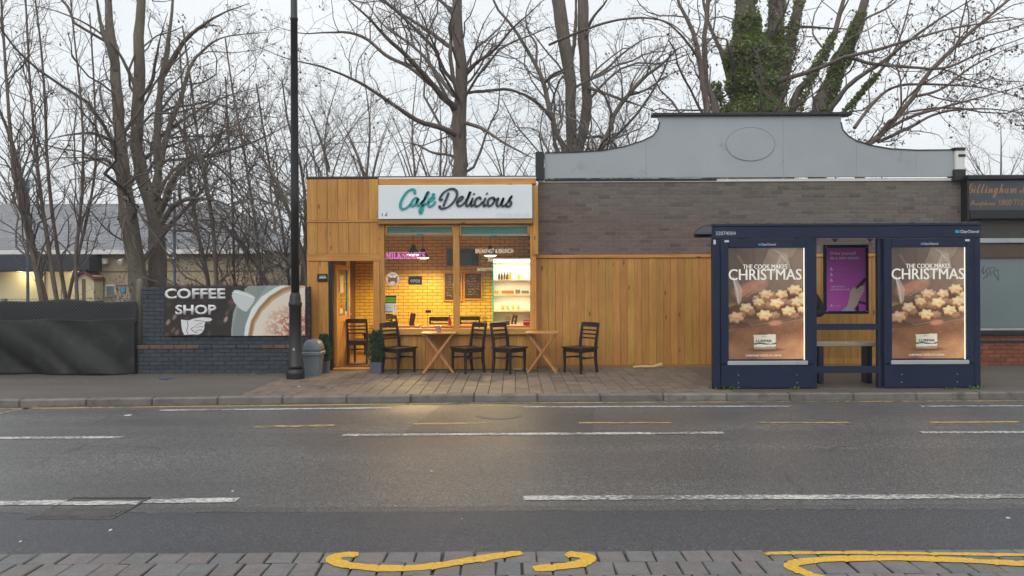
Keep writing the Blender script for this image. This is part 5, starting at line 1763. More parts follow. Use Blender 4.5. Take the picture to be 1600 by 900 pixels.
# ------------------------------------------------------------------ clipped box plants by the door
t = NT('box leaves')
r_ = t.rand()
t.base(t.ramp(r_, [(0.0, (0.016, 0.045, 0.016, 1)), (0.5, (0.035, 0.085, 0.030, 1)), (1.0, (0.075, 0.14, 0.045, 1))]))
t.rough(0.5)
m_box = t.m
def box_plant(px, py, wpx, top, lab, seed):
    p = G(px, py)
    k = p.y / FPX
    t = thing('clipped_box_plant', lab, 'plant', (p.x, p.y, 0), group='clipped plants either side of the door')
    pw, ph = wpx * k, 18 * k
    loft(MB(), [(rrect(pw * .88, pw * .88, .015), 0), (rrect(pw, pw, .02), ph), (rrect(pw * .92, pw * .92, .015), ph + .001), (rrect(pw * .9, pw * .9, .015), ph - .03)]).build('planter', m_planter, t)
    H = ZZ(top, p.y, px) - ph
    MB().lathe([(0.014, ph - .03), (0.01, ph + H * .7)], n=7).build('stem', m_soil, t)
    r = random.Random(seed)
    mb = MB()
    for i in range(2600):
        h = r.random() ** 0.8
        rad = pw * 0.66 * (1.0 - 0.62 * max(0, (h - .25) / .75) ** 1.7) * (0.86 if h < .06 else 1)
        rr_ = rad * (1 - 0.35 * r.random() ** 2) * (1 + .07 * math.sin(h * 23 + seed))
        th = r.uniform(0, 2 * PI)
        c = Vector((rr_ * math.cos(th), rr_ * math.sin(th), ph + h * H))
        d_ = Vector((math.cos(th) + r.uniform(-.9, .9), math.sin(th) + r.uniform(-.9, .9), r.uniform(-.3, 1.1))).normalized()
        e_ = d_.cross(Vector((r.uniform(-1, 1), r.uniform(-1, 1), r.uniform(-1, 1)))).normalized()
        l, w = r.uniform(.018, .032), r.uniform(.006, .011)
        mb.add([c, c + d_ * l * .5 + e_ * w, c + d_ * l, c + d_ * l * .5 - e_ * w], [(0, 1, 2, 3)])
    mb.build('foliage', m_box, t)
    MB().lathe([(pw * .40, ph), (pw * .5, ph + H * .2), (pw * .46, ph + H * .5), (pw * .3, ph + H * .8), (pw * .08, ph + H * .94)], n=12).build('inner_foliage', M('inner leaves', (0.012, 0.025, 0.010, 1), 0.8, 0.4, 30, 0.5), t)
box_plant(588.5, 583, 19, 516, 'tall clipped box plant in a grey planter between the doorway and the first chair', 3)
box_plant(506, 582, 17, 522, 'clipped box plant in a grey planter, half hidden behind the litter bin', 5)

# ------------------------------------------------------------------ bus shelter
DS = 10.99
def tx_(px, py=480, d=DS): return XX(px, d, py)
def tz_(py, px=1320, d=DS): return ZZ(py, d, px)
bsh = thing('bus_shelter', 'navy blue bus shelter with two lit poster cabinets and a slim bench', 'bus shelter')
S0, S1 = tx_(1113), tx_(1531)
YB2 = DS + 1.05
# roof: shallow curved shell with a deep front fascia
rf = link('roof', None, bsh)
MB().bx(S0, S1, DS - 0.03, DS + 0.02, tz_(372), tz_(353.5), 0.006).build('fascia', m_navy, rf)
MB().bx(S0 - 0.01, S1 + 0.01, DS - 0.045, DS + 0.02, tz_(353.2), tz_(349), 0.005).build('top_rail', m_navy_dk, rf)
mb = MB()
pts = []
for k in range(11):
    u = k / 10
    pts.append((DS + 0.021 + u * 1.06, tz_(350.5) + 0.05 * math.sin(u * PI) - 0.04 * u))
P = [(y, z) for y, z in pts] + [(y, z - 0.03) for y, z in pts[::-1]]
n = len(P)
vs = [(S0 + .0, y, z) for y, z in P] + [(S1, y, z) for y, z in P]
fs = [tuple(range(n)), tuple(range(2 * n - 1, n - 1, -1))] + [(i, n + i, n + (i + 1) % n, (i + 1) % n) for i in range(n)]
t = NT('tinted roof sheet')
tr_ = t.new('ShaderNodeBsdfTranslucent'); tr_.inputs[0].default_value = (0.45, 0.47, 0.50, 1)
ms_ = t.new('ShaderNodeMixShader'); ms_.inputs[0].default_value = 0.7
t.base((0.02, 0.025, 0.04, 1)); t.rough(0.4)
t.link(t.b.outputs[0], ms_.inputs[1]); t.link(tr_.outputs[0], ms_.inputs[2]); t.link(ms_.outputs[0], t.out.inputs[0])
mb.add(vs, fs).build('shell', t.m, rf, True)
MB().bx(S0, S1, YB2 + 0.02, YB2 + 0.07, tz_(356) - 0.07, tz_(356) - 0.01, 0.005).build('rear_rail', m_navy_dk, rf)
# bits of moss and leaf litter along the roof edge
mb = MB()
r = random.Random(12)
m_debris = M('leaf litter', (0.10, 0.095, 0.08, 1), 0.9, 0.5, 40, 0.3)
for k in range(90):
    x = r.uniform(S0, S1)
    s_ = r.uniform(.008, .028)
    mb.box((x, DS + r.uniform(-.02, .12), tz_(349) + s_ * .3), (s_ * 2, s_ * 1.4, s_ * .7), s_ * .2, rot=Matrix.Rotation(r.uniform(0, 3), 3, 'Z'))
mb.build('roof_litter', m_debris, rf, kind='stuff')
# posts
for a, b in ((1113.5, 1125),):
    MB().bx(tx_(a), tx_(b), DS - 0.02, DS + 0.09, 0, tz_(372.3), 0.008).build('post', m_navy, bsh)
MB().bx(tx_(1520.5), tx_(1531), DS - 0.02, DS + 0.09, 0, tz_(372.3), 0.008).build('post', m_navy, bsh)
for px in (1274, 1376):
    MB().bx(tx_(px - 3.2), tx_(px + 3.2), DS + 0.02, DS + 0.10, 0, tz_(372.3), 0.006).build('post', m_navy_dk, bsh)
for px in (1160, 1245, 1402, 1500):
    x = XX(px, YB2)
    MB().bx(x - 0.03, x + 0.03, YB2 - 0.03, YB2 + 0.018, 0, tz_(356) - 0.03, 0.006).build('rear_post', m_navy_dk, bsh)
for px in (1307, 1362):
    a = tx_(px)
    MB().prism([(a - 0.05, tz_(372.6)), (a + 0.05, tz_(372.6)), (a, tz_(378.5))], DS + 0.03, DS + 0.05).build('roof_bracket', m_black, bsh)
def paint_ad():
    cv = Canvas(1.0, 1.458, 150, 219, (120, 100, 86))
    cv.grad((112, 98, 86), (140, 112, 92), 'v', 0, .45)
    cv.grad((92, 78, 70), (150, 128, 110), 'u', .1, .9, .55)
    n1 = cv.noise(6, 3, 4)
    # sleeve with knitted folds, upper right
    cv.poly([(.55, 0), (.92, 0), (.86, .10), (.72, .22), (.60, .36), (.46, .48), (.38, .42), (.44, .25)], (160, 140, 124), .8)
    for k in range(9):
        a = k * .045
        cv.line([(.60 + a * .5, .02 + a * .2), (.70 + a * .35, .08 + a * .55), (.66 - a * .2, .20 + a * .35)], .016, (196, 180, 164), .55)
        cv.line([(.62 + a * .5, .03 + a * .2), (.72 + a * .35, .09 + a * .55), (.68 - a * .2, .21 + a * .35)], .008, (96, 80, 70), .5)
    cv.poly([(.12, 0), (.36, 0), (.38, .16), (.34, .33), (.22, .38), (.14, .25)], (112, 88, 76), .75)
    cv.line([(.13, .10), (.22, .24), (.30, .42)], .03, (176, 158, 142), .35)
    cv.line([(.33, .05), (.34, .2), (.38, .4)], .03, (80, 66, 60), .4)
    # hands and piping bag
    cv.ell(.18, .56, .13, .08, (172, 118, 96), -.35, .5, .9)
    cv.ell(.29, .51, .14, .06, (186, 132, 108), -.6, .5, .9)
    cv.ell(.42, .50, .12, .07, (190, 140, 114), -.5, .6, .8)
    for k in range(4): cv.line([(.10 + k * .05, .60 + k * .012), (.18 + k * .055, .545 + k * .01)], .022, (206, 150, 124), .6)
    cv.ell(.06, .78, .09, .06, (176, 138, 62), 0, .5, .8)
    cv.poly([(.055, .36), (.12, .42), (.19, .55), (.18, .66), (.155, .77), (.135, .77), (.10, .62)], (196, 178, 160), .85)
    cv.line([(.07, .40), (.12, .56), (.14, .74)], .018, (232, 220, 206), .7)
    # tray and table
    cv.poly([(0, .78), (.3, .70), (1, .52), (1, .92), (.4, 1.03), (0, 1.06)], (92, 66, 52), .75)
    cv.poly([(.05, .92), (.3, 1.0), (1, .90), (1, .84), (.5, .94)], (150, 112, 88), .7)
    cv.grad((118, 74, 48), (176, 122, 78), 'v', .70, 1.0, 0.0)
    m = np.clip((cv.v - 1.0 + .06 * cv.u) / .06, 0, 1)
    cv.blend(m, (122, 86, 66))
    cv.blend(m * np.clip((cv.noise(4, 6, 4) - .4) * 3, 0, 1) * .6, (160, 114, 80))
    cv.ell(.85, 1.36, .42, .18, (196, 146, 104), -.2, .9, .8)
    cv.ell(.05, 1.38, .2, .14, (170, 124, 90), .2, .9, .7)
    cv.line([(.30, 1.02), (.7, .955), (1, .905)], .008, (220, 200, 176), .7)
    cv.line([(.62, .62), (.82, .56), (1, .525)], .007, (230, 212, 190), .7)
    cv.line([(.2, .955), (.6, .93), (1, .86)], .012, (120, 92, 74), .7)
    r = random.Random(4)
    def star(x, y, s_in, rot, pts=6, sq=.62, pink=0.0):
        s_in *= .84
        s = s_in
        for dx, dy, c in ((0, .030, (150, 104, 66)), (0, .016, (196, 150, 100)), (0, 0, (222 - 10 * pink, 192 - 26 * pink, 148 - 16 * pink))):
            P = []
            s = s_in
            for k in range(36):
                a = k / 36 * 2 * PI
                q = s * (1 + .20 * math.cos(pts * a))
                P.append((x + dx + q * math.cos(a + rot), y + dy + q * sq * math.sin(a + rot)))
            cv.poly(P, c)
        cv.ell(x - s * .1, y - s * .12, s * .55, s * .28, (246, 228, 190), .2, .9, .5)
        cv.ell(x + s * .3, y + s * .25, s * .35, s * .16, (186, 140, 92), .4, .9, .45)
    for k in range(16):
        yy = r.uniform(.60, .90)
        star(r.uniform(.30 - .2 * (yy > .8), 1.0), yy, r.uniform(.05, .08), r.uniform(0, 1), 6, .55, .9)
    cv.poly([(0, .78), (.3, .66), (1, .50), (1, .92), (.4, 1.03), (0, 1.06)], (96, 70, 56), .42)
    for x, y, s, ro, p, pk in ((.50, .60, .095, .2, 6, .3), (.71, .60, .085, .5, 5, 0), (.88, .54, .10, .1, 6, 0), (.99, .62, .07, .3, 6, 0), (.40, .70, .082, .3, 6, 0), (.64, .715, .10, .1, 5, 0), (.92, .70, .10, .4, 6, 0), (.24, .775, .095, .2, 5, .2), (.80, .82, .10, .3, 6, 0), (.97, .80, .06, .3, 6, 0), (.48, .87, .105, .1, 6, 0), (.10, .90, .11, .3, 6, .8)):
        star(x, y, s, ro, p, .62 if y > .5 else .5, pk)
    cv.ell(.62, .985, .09, .035, (196, 140, 118), -.1, .6, .8)
    for k in range(60):
        cv.ell(r.random(), r.uniform(.95, 1.42), r.uniform(.003, .007), r.uniform(.002, .005), (226, 190, 150), 0, .5, .6)
    # the carton with its name
    cv.ell(.5, 1.335, .20, .025, (90, 58, 40), 0, .8, .7)
    cv.poly([(.335, 1.14), (.625, 1.135), (.628, 1.325), (.34, 1.33)], (206, 200, 184))
    cv.poly([(.34, 1.30), (.628, 1.295), (.628, 1.325), (.34, 1.33)], (150, 142, 126))
    cv.line([(.338, 1.262), (.42, 1.25), (.5, 1.262), (.56, 1.268), (.626, 1.252)], .018, (52, 54, 50))
    cv.line([(.338, 1.272), (.42, 1.262), (.5, 1.274), (.626, 1.266)], .006, (228, 224, 212))
    cv.line([(.44, 1.165), (.47, 1.157), (.50, 1.166)], .010, (150, 140, 110), .8)
    # the right-hand tube's light fall-off is painted into the print colour here
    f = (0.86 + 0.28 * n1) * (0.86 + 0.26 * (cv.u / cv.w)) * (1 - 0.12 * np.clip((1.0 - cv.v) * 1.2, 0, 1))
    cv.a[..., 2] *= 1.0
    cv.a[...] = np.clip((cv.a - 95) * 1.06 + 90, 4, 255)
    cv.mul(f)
    return cv
ad_cv = paint_ad()
W_AD, H_AD = tx_(1256) - tx_(1137.5), tz_(387.5) - tz_(561.5)
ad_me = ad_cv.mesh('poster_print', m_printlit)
co = np.zeros(len(ad_me.vertices) * 3)
ad_me.vertices.foreach_get('co', co)
co = co.reshape(-1, 3) * np.array([W_AD, 1, H_AD / 1.458])
ad_me.vertices.foreach_set('co', co.ravel())
m_adtext = emit('lit poster lettering', (0.86, 0.83, 0.76, 1), 0.35)
m_adink = M('poster ink', (0.03, 0.03, 0.028, 1), 0.5, 0, 3, 0)
m_badge = M('maker badge', (0.55, 0.60, 0.66, 1), 0.4, 0.1, 5, 0)
m_badgeblue = M('maker badge blue', (0.05, 0.30, 0.55, 1), 0.4, 0.1, 5, 0)
def cabinet(a0, a1, p0, p1, shared):
    c = link('poster_cabinet', None, bsh)
    x0, x1, q0, q1 = tx_(a0), tx_(a1), tx_(p0), tx_(p1)
    yF = DS - 0.035
    z0, z1 = tz_(562.5), tz_(386.5)
    zt = tz_(372.6)
    MB().bx(x0, x1, yF + 0.05, yF + 0.16, 0.03, zt - 0.002, 0.006).build('cabinet_body', m_navy, c)
    fr = MB()
    fr.bx(x0, q0, yF, yF + 0.049, z0 - 0.05, zt, 0.007).bx(q1, x1, yF, yF + 0.049, z0 - 0.05, zt, 0.007)
    fr.bx(q0 + .001, q1 - .001, yF + .002, yF + 0.049, z1, zt - .001, 0.006)
    fr.bx(q0 - .02, q1 + .02, yF + .012, yF + .049, z0 - .001, z0 + .002, 0.0)
    fr.build('door_frame', m_navy, c)
    MB().bx(q0 - 0.02, q1 + 0.03, yF - 0.016, yF + 0.045, z0 - 0.065, z0 - 0.004, 0.006).build('bottom_ledge', m_parapet, c)
    MB().bx(x0 + .002, x1 - .002, yF + 0.006, yF + 0.049, 0.02, z0 - 0.067, 0.005).build('kick_panel', m_navy, c)
    ins = q0 + (q1 - q0) * 0.985
    ps = link('poster', shared, c, (q0 + 0.002, yF + 0.036, z1 - 0.001))
    k_ = (q1 - q0 - .012) / W_AD
    ps.scale = (k_, 1, 1)
    MB().bx(q1 - 0.011, q1 - 0.002, yF + 0.030, yF + 0.045, z0 + .005, z1 - .004, 0.002).build('tube_glow', m_tube, c)
    MB().bx(q0 + .001, q1 - .001, yF + 0.020, yF + 0.024, z0 + .003, z1 - .002, 0).build('glazing', m_glass3, c)
    tp = yF + 0.034
    dx = p0 - 1137.5
    def L(tx, a, b, t0, t1, mat, bold=0.0, dup=0.0):
        text_mesh('lettering', tx, mat, tx_(a + dx), tx_(b + dx), tz_(t0), tz_(t1), tp, c, 0.001, bold, dup=dup)
    L('THE COOK MAKES', 1161, 1230, 419.5, 412.5, m_adtext, dup=0.003)
    L('CHRISTMAS', 1138.5, 1252, 437, 419.8, m_adtext, dup=0.007)
    L('LURPAK', 1181.5, 1206.5, 534.2, 530.0, m_adink, 0.03)
    L('CHRISTMAS TASTES OF LURPAK', 1165, 1221, 556.5, 553.3, m_adtext)
    # maker's badge and small plate on the frame
    bx = (p0 + p1) / 2
    text_mesh('badge_lettering', 'ClearChannel', m_badge, tx_(bx - 9), tx_(bx + 14), tz_(383.4), tz_(379.8), yF - 0.001, c, 0.001, 0.02)
    MB().bx(tx_(bx - 13), tx_(bx - 9.6), yF - 0.002, yF + 0.001, tz_(383.2), tz_(380.2), 0).build('badge', m_badgeblue, c)
    px = a0 + 6 if a0 < 1300 else a1 - 14
    MB().bx(tx_(px), tx_(px + 7), yF - 0.003, yF + 0.002, tz_(378), tz_(374.8), 0.001).build('maker_plate', m_badge, c)
    mb = MB()
    for px in (a0 + 27, a1 - 27):
        for py in (585, 597): mb.lathe([(0.006, -.001), (0.006, .002)], (0, 0, 0), 8) if False else mb.box((tx_(px), yF + 0.003, tz_(py)), (0.011, 0.008, 0.011), 0.003)
    mb.build('screw_heads', m_badge, c, kind='stuff')
    return c
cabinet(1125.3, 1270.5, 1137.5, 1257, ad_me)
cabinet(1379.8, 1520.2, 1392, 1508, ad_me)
text_mesh('stop_number', '32074004', m_badge, tx_(1118), tx_(1149), tz_(366.6), tz_(361), DS - 0.031, bsh, 0.001, 0.0)
text_mesh('badge_lettering', 'ClearChannel', m_badge, tx_(1499), tx_(1528), tz_(365.4), tz_(360.4), DS - 0.031, bsh, 0.001, 0.02)
MB().bx(tx_(1491), tx_(1497.5), DS - 0.033, DS - 0.0305, tz_(365), tz_(360.6), 0).build('badge', m_badgeblue, bsh)
MB().bx(tx_(1114.5), tx_(1118.2), DS - 0.024, DS - 0.0205, tz_(381), tz_(374), 0).build('post_sticker', m_badge, bsh)
# rails, bench
MB().sweep([(tx_(1270.8), DS + 0.055, tz_(511)), (tx_(1379.5), DS + 0.055, tz_(511))], [(0.03, 0.045)] * 2, 4, square=True).build('perch_rail', m_navy_dk, bsh)
MB().sweep([(tx_(1270.8), DS + 0.055, tz_(578)), (tx_(1379.5), DS + 0.055, tz_(578))], [(0.03, 0.05)] * 2, 4, square=True).build('lower_rail', m_navy_dk, bsh)
bn_ = link('bench', None, bsh)
DBn = DS + 0.62
bz = ZZ(534, DBn, 1320)
for k in range(3):
    MB().bx(tx_(1266, 530, DBn), tx_(1373, 530, DBn), DBn - .15 + k * .105, DBn - .15 + k * .105 + .10, bz - .06, bz - 0.0, 0.008).build('seat_slat', m_bench, bn_)
for px in (1279, 1354):
    a = tx_(px, 560, DBn)
    MB().bx(a - .04, a + .04, DBn - .1, DBn + .1, 0, bz - .061, 0.006).build('leg', m_navy_dk, bn_)
# back glass and the purple notice
MB().bx(XX(1160, YB2), XX(1500, YB2), YB2 - 0.012, YB2 - 0.004, 0.35, tz_(356) - 0.1, 0.0).build('back_pane', m_glass2, bsh)
pc = link('notice_case', None, bsh)
DN = YB2 - 0.06
def nx_(px): return XX(px, DN, 440)
def nz_(py): return ZZ(py, DN, 1322)
fr = MB()
a0, a1, b0, b1 = nx_(1287.5), nx_(1357.5), nz_(490.5), nz_(382.5)
w_ = 0.045
fr.bx(a0, a1, DN, DN + .04, b0, b0 + w_).bx(a0, a1, DN, DN + .04, b1 - w_, b1).bx(a0, a0 + w_, DN, DN + .04, b0 + w_ + .001, b1 - w_ - .001).bx(a1 - w_, a1, DN, DN + .04, b0 + w_ + .001, b1 - w_ - .001)
fr.build('frame', m_navy_dk, pc)
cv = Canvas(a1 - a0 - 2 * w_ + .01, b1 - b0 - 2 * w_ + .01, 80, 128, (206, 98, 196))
cw, chh = cv.w, cv.h
for k in range(3): cv.line([(cw * .10, chh * (.215 + k * .02)), (cw * (.66 - .12 * (k == 2)), chh * (.215 + k * .02))], .004, (176, 120, 176), .8)
for k in range(3):
    y = chh * (.335 + k * .088)
    cv.ell(cw * .13, y - .012, .013, .013, (235, 225, 240)); cv.ell(cw * .13, y + .014, .026, .012, (235, 225, 240))
    for q in range(2): cv.line([(cw * .27, y - .01 + q * .022), (cw * (.62 + .1 * (k == 2)), y - .01 + q * .022)], .005, (182, 128, 182), .8)
cv.line([(cw * .98, chh * .50), (cw * .80, chh * .62), (cw * .74, chh * .80), (cw * .78, chh * .97)], .05, (40, 34, 44))
cv.line([(cw * .74, chh * .84), (cw * .99, chh * .88)], .035, (52, 42, 56))
cv.poly([(cw * .36, chh), (cw * .52, chh * .92), (cw * .66, chh * .93), (cw * .72, chh)], (176, 196, 214))
cv.poly([(cw * .52, chh * .93), (cw * .58, chh * .80), (cw * .60, chh * .68), (cw * .70, chh * .62), (cw * .76, chh * .66), (cw * .86, chh * .60), (cw * .96, chh * .60), (cw * .95, chh * .68), (cw * .84, chh * .80), (cw * .76, chh * .92), (cw * .66, chh * .96)], (214, 192, 180))
cv.line([(cw * .76, chh * .69), (cw * .84, chh * .67)], .006, (150, 120, 120))
cv.poly([(cw * .09, chh * .925), (cw * .13, chh * .885), (cw * .17, chh * .925), (cw * .13, chh * .912)], (235, 225, 240))
cv.line([(cw * .2, chh * .91), (cw * .36, chh * .91)], .01, (210, 180, 212), .8)
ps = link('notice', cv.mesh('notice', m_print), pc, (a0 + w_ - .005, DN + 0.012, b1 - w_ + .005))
m_noticewhite = M('notice lettering', (0.85, 0.82, 0.86, 1), 0.5, 0, 3, 0)
text_mesh('lettering', 'Drive yourself', m_noticewhite, nx_(1297.5), nx_(1338), nz_(399.8), nz_(393), DN + .010, pc, 0.001, 0.02)
text_mesh('lettering', 'to a new career.', m_noticewhite, nx_(1297.5), nx_(1344), nz_(405.5), nz_(400.6), DN + .010, pc, 0.001, 0.02)
text_mesh('lettering', 'Apply today at', m_noticewhite, nx_(1298.5), nx_(1321), nz_(449.5), nz_(446), DN + .010, pc, 0.001, 0.01)
text_mesh('lettering', 'arrivabus.co.uk', m_noticewhite, nx_(1298.5), nx_(1328), nz_(453.5), nz_(450.2), DN + .010, pc, 0.001, 0.01)
for px, py in ((1291, 386), (1354, 386), (1291, 486.5), (1354, 486.5)):
    MB().box((nx_(px), DN - .003, nz_(py)), (.016, .008, .016), .003).build('fixing', m_badge, pc)

# ------------------------------------------------------------------ person waiting behind the left cabinet
m_coat = M('black coat', (0.012, 0.012, 0.013, 1), 0.75, 0.3, 12, 0.35, 60)
m_trouser = M('dark trousers', (0.02, 0.022, 0.03, 1), 0.8, 0.3, 12, 0.3, 60)
m_skin = M('skin', (0.42, 0.24, 0.17, 1), 0.5, 0.08, 10, 0.05)
m_hair = M('dark hair', (0.02, 0.014, 0.010, 1), 0.5, 0.3, 30, 0.4, 90)
PXc, PYc = XX(1252, 11.72, 470), 11.72
per = thing('person', 'person in a black coat waiting behind the lit poster, only an elbow in view', 'person', (PXc, PYc, 0))
def skin_mesh(name, nodes, edges, mat, parent, root=0, sub=2):
    me = bpy.data.meshes.new(name)
    me.from_pydata([n[0] for n in nodes], edges, [])
    o = bpy.data.objects.new(name, me)
    COL.objects.link(o)
    sk = o.modifiers.new('skin', 'SKIN')
    sk.use_smooth_shade = True
    for i, n in enumerate(nodes):
        r = n[1]
        me.skin_vertices[0].data[i].radius = (r, r) if not isinstance(r, tuple) else r
        me.skin_vertices[0].data[i].use_root = (i == root)
    ss = o.modifiers.new('sub', 'SUBSURF')
    ss.levels = ss.render_levels = sub
    dg = bpy.context.evaluated_depsgraph_get()
    m2 = bpy.data.meshes.new_from_object(o.evaluated_get(dg))
    bpy.data.objects.remove(o)
    m2.materials.clear(); m2.materials.append(mat)
    m2.polygons.foreach_set('use_smooth', [True] * len(m2.polygons))
    return link(name, m2, parent)
# facing the road (-Y), arms folded with the hands tucked under the sleeves
skin_mesh('coat', [((0, 0, .80), (.20, .15)), ((0, .01, .98), (.17, .13)), ((0, .0, 1.18), (.20, .135)), ((0, .0, 1.36), (.16, .115)), ((0, .005, 1.46), (.075, .075)),
    ((.18, 0, 1.38), (.085, .085)), ((.265, 0, 1.25), (.088, .088)), ((.295, -.05, 1.10), (.088, .088)), ((.13, -.17, 1.11), (.065, .065)), ((-.03, -.20, 1.14), (.055, .055)),
    ((-.18, 0, 1.38), (.085, .085)), ((-.265, 0, 1.25), (.088, .088)), ((-.295, -.05, 1.10), (.088, .088)), ((-.15, -.20, 1.10), (.065, .065)), ((.0, -.25, 1.11), (.055, .055)), ((0, 0, .64), (.20, .15))],
    [(0, 1), (1, 2), (2, 3), (3, 4), (3, 5), (5, 6), (6, 7), (7, 8), (8, 9), (3, 10), (10, 11), (11, 12), (12, 13), (13, 14), (0, 15)], m_coat, per)
skin_mesh('trousers', [((0, .01, .86), (.15, .12)), ((.09, .0, .76), (.09, .095)), ((.10, -.005, .46), (.062, .068)), ((.105, .01, .10), (.048, .055)), ((-.09, .0, .76), (.09, .095)), ((-.10, -.005, .46), (.062, .068)), ((-.105, .01, .10), (.048, .055))],
    [(0, 1), (1, 2), (2, 3), (0, 4), (4, 5), (5, 6)], m_trouser, per)
for s_ in (-1, 1):
    MB().sweep([(s_ * .105, .075, .03), (s_ * .105, .02, .055), (s_ * .11, -.07, .045), (s_ * .115, -.16, .03), (s_ * .115, -.185, .025)], [(.035, .03), (.045, .055), (.045, .045), (.042, .03), (.02, .015)], 10).build('shoe', m_black, per, True)
mb = MB()
mb.lathe([(.0, 1.43), (.055, 1.44), (.052, 1.50), (.062, 1.535), (.078, 1.575), (.083, 1.63), (.080, 1.68), (.062, 1.73), (.03, 1.755), (0, 1.76)], (0, .0, 0), 20, False)
mb.sweep([(0, -.078, 1.645), (0, -.098, 1.612), (0, -.085, 1.600)], [.008, .013, .008], 8)
for s_ in (-1, 1):
    mb.sweep([(s_ * .08, .01, 1.655), (s_ * .092, .02, 1.635), (s_ * .082, .005, 1.60)], [.008, .014, .006], 6)
mb.sweep([(-.022, -.0745, 1.575), (0, -.079, 1.574), (.022, -.0745, 1.575)], [.004, .006, .004], 6)
head = mb.build('head', m_skin, per, True)
mb = MB()
for s_ in (-1, 1): mb.box((s_ * .03, -.0765, 1.65), (.02, .008, .009), .003)
mb.build('eyes', m_black, head)
MB().lathe([(.086, 1.60), (.090, 1.655), (.087, 1.70), (.066, 1.75), (.03, 1.775), (0, 1.78)], (0, .014, 0), 20, False).build('hair', m_hair, per, True)

# ------------------------------------------------------------------ weeds and litter on the pavement
m_weed = M('weed leaves', (0.09, 0.21, 0.035, 1), 0.6, 0.3, 30, 0.2, rnd=0.3)
def weed(px, py, size, lab, n=40, seed=0):
    p = G(px, py)
    t = thing('weed', lab, 'weed', (p.x, p.y, 0), group='weeds at the foot of the shelter and walls')
    r = random.Random(seed)
    mb = MB()
    for k in range(n):
        a = r.uniform(0, 2 * PI)
        b = Vector((r.gauss(0, size * .6), r.gauss(0, size * .12), 0))
        d_ = Vector((math.cos(a), math.sin(a) * .6, r.uniform(.3, 1.3))).normalized() * size * r.uniform(.3, .8)
        e_ = Vector((-d_.y, d_.x, 0)).normalized() * size * .10
        mb.add([b, b + d_ * .55 + e_, b + d_, b + d_ * .55 - e_], [(0, 1, 2, 3)])
    mb.build('leaves', m_weed, t)
weed(1136, 608.2, .14, 'green weed tuft at the left foot of the bus shelter', 70, 1)
weed(1240, 608.4, .08, 'small green weed tuft under the first lit poster', 30, 2)
weed(1483, 608.2, .07, 'small green weed tuft under the second lit poster', 26, 3)
weed(1524, 607.6, .09, 'green weed tuft at the right foot of the bus shelter', 40, 4)
weed(407, 585, .10, 'green weed tuft at the foot of the slate wall near the lamp post', 26, 5)
m_lwhite = M('white litter', (0.5, 0.49, 0.47, 1), 0.6, 0.1, 10, 0)
m_lblue = M('blue litter', (0.03, 0.06, 0.22, 1), 0.5, 0.2, 10, 0)
m_lyel = M('pale yellow rag', (0.55, 0.42, 0.18, 1), 0.8, 0.2, 10, 0.3)
def scrap(px, py, w, l, mat, lab, z=0.0, seed=0, group=None, h=0.012):
    p = G(px, py, z)
    r = random.Random(seed + int(px))
    mb = MB()
    n = 7
    ring = []
    for k in range(n):
        a = k / n * 2 * PI
        ring.append((p.x + math.cos(a) * w * r.uniform(.35, .6), p.y + math.sin(a) * l * r.uniform(.35, .6)))
    vs = [(x, y, z + 0.003 + r.uniform(0, h)) for x, y in ring] + [(p.x, p.y, z + 0.004 + h)]
    vs += [(x, y, z + 0.001) for x, y in ring]
    fs = [(k, (k + 1) % n, n) for k in range(n)] + [(n + 1 + k, n + 1 + (k + 1) % n, (k + 1) % n, k) for k in range(n)]
    o = mb.add(vs, fs).build('litter', mat)
    tag(o, lab, 'litter', group)
    return o
scrap(256, 593, .16, .16, m_lblue, 'crumpled blue scrap on the pavement before the slate wall')
scrap(266, 592.2, .10, .10, m_lblue, 'smaller blue scrap beside the crumpled blue one')
GL = 'white litter specks lying about'
for px, py, w, lab, z in ((467, 604, .07, 'white scrap on the pavement below the grey bin', 0), (513, 606, .03, 'tiny white speck on the pavement below the doorway', 0), (624, 594, .03, 'white speck on the pavement before the first chair', 0), (677, 580.5, .03, 'white speck under the folding table with the pot', 0), (201, 649, .17, 'white fragment on the road near the kerb, in front of the slate wall', RZ + .004), (674, 737, .05, 'small white bit in the middle of the lane', RZ), (173, 829, .05, 'white bit on the dark resurfaced strip', RZ + .004), (32, 847, .03, 'white bit on the dark strip near the left edge', RZ + .004), (364, 768, .04, 'white bit in the lane just above the dashed line', RZ), (1575, 810, .05, 'pale scrap on the dark strip near the right edge', RZ + .004), (617, 791, .03, 'white bit lying along the edge of the dark strip', RZ), (721, 811, .02, 'tiny white speck on the dark strip in the middle', RZ + .004)):
    scrap(px, py, w * .62, w * .62, m_lwhite, lab, z, 3, GL, 0.005)
for k, (px, w, lab) in enumerate(((283, .05, 'white scrap at the foot of the slate wall'), (14, .05, 'white scrap at the foot of the black sheet near the left edge'), (103, .04, 'white scrap at the foot of the black sheet'))):
    scrap(px, 583.5, w, w, m_lwhite, lab, 0, 5, GL, 0.02)
o = MB().sweep([W(989, 574.5, 13.75) + Vector((0, 0, .01)), W(1003, 573.5, 13.7) + Vector((0, 0, .008)), W(1020, 574, 13.72) + Vector((0, 0, .012)), W(1034, 572.5, 13.75) + Vector((0, 0, .03))], [(.02, .02), (.035, .03), (.03, .026), (.035, .045)], 7).build('rag', m_lyel)
tag(o, 'pale yellow rag lying along the foot of the boarded wall', 'rag')
o = MB().sweep([(XX(801, 13.45), 13.45, .02), (XX(808, 13.45), 13.45, .026), (XX(814, 13.42), 13.42, .02)], [(.02, .015), (.035, .02), (.025, .015)], 7).build('paper_bag', m_lyel)
tag(o, 'pale crumpled paper bag under the chair left of the bare table', 'litter')
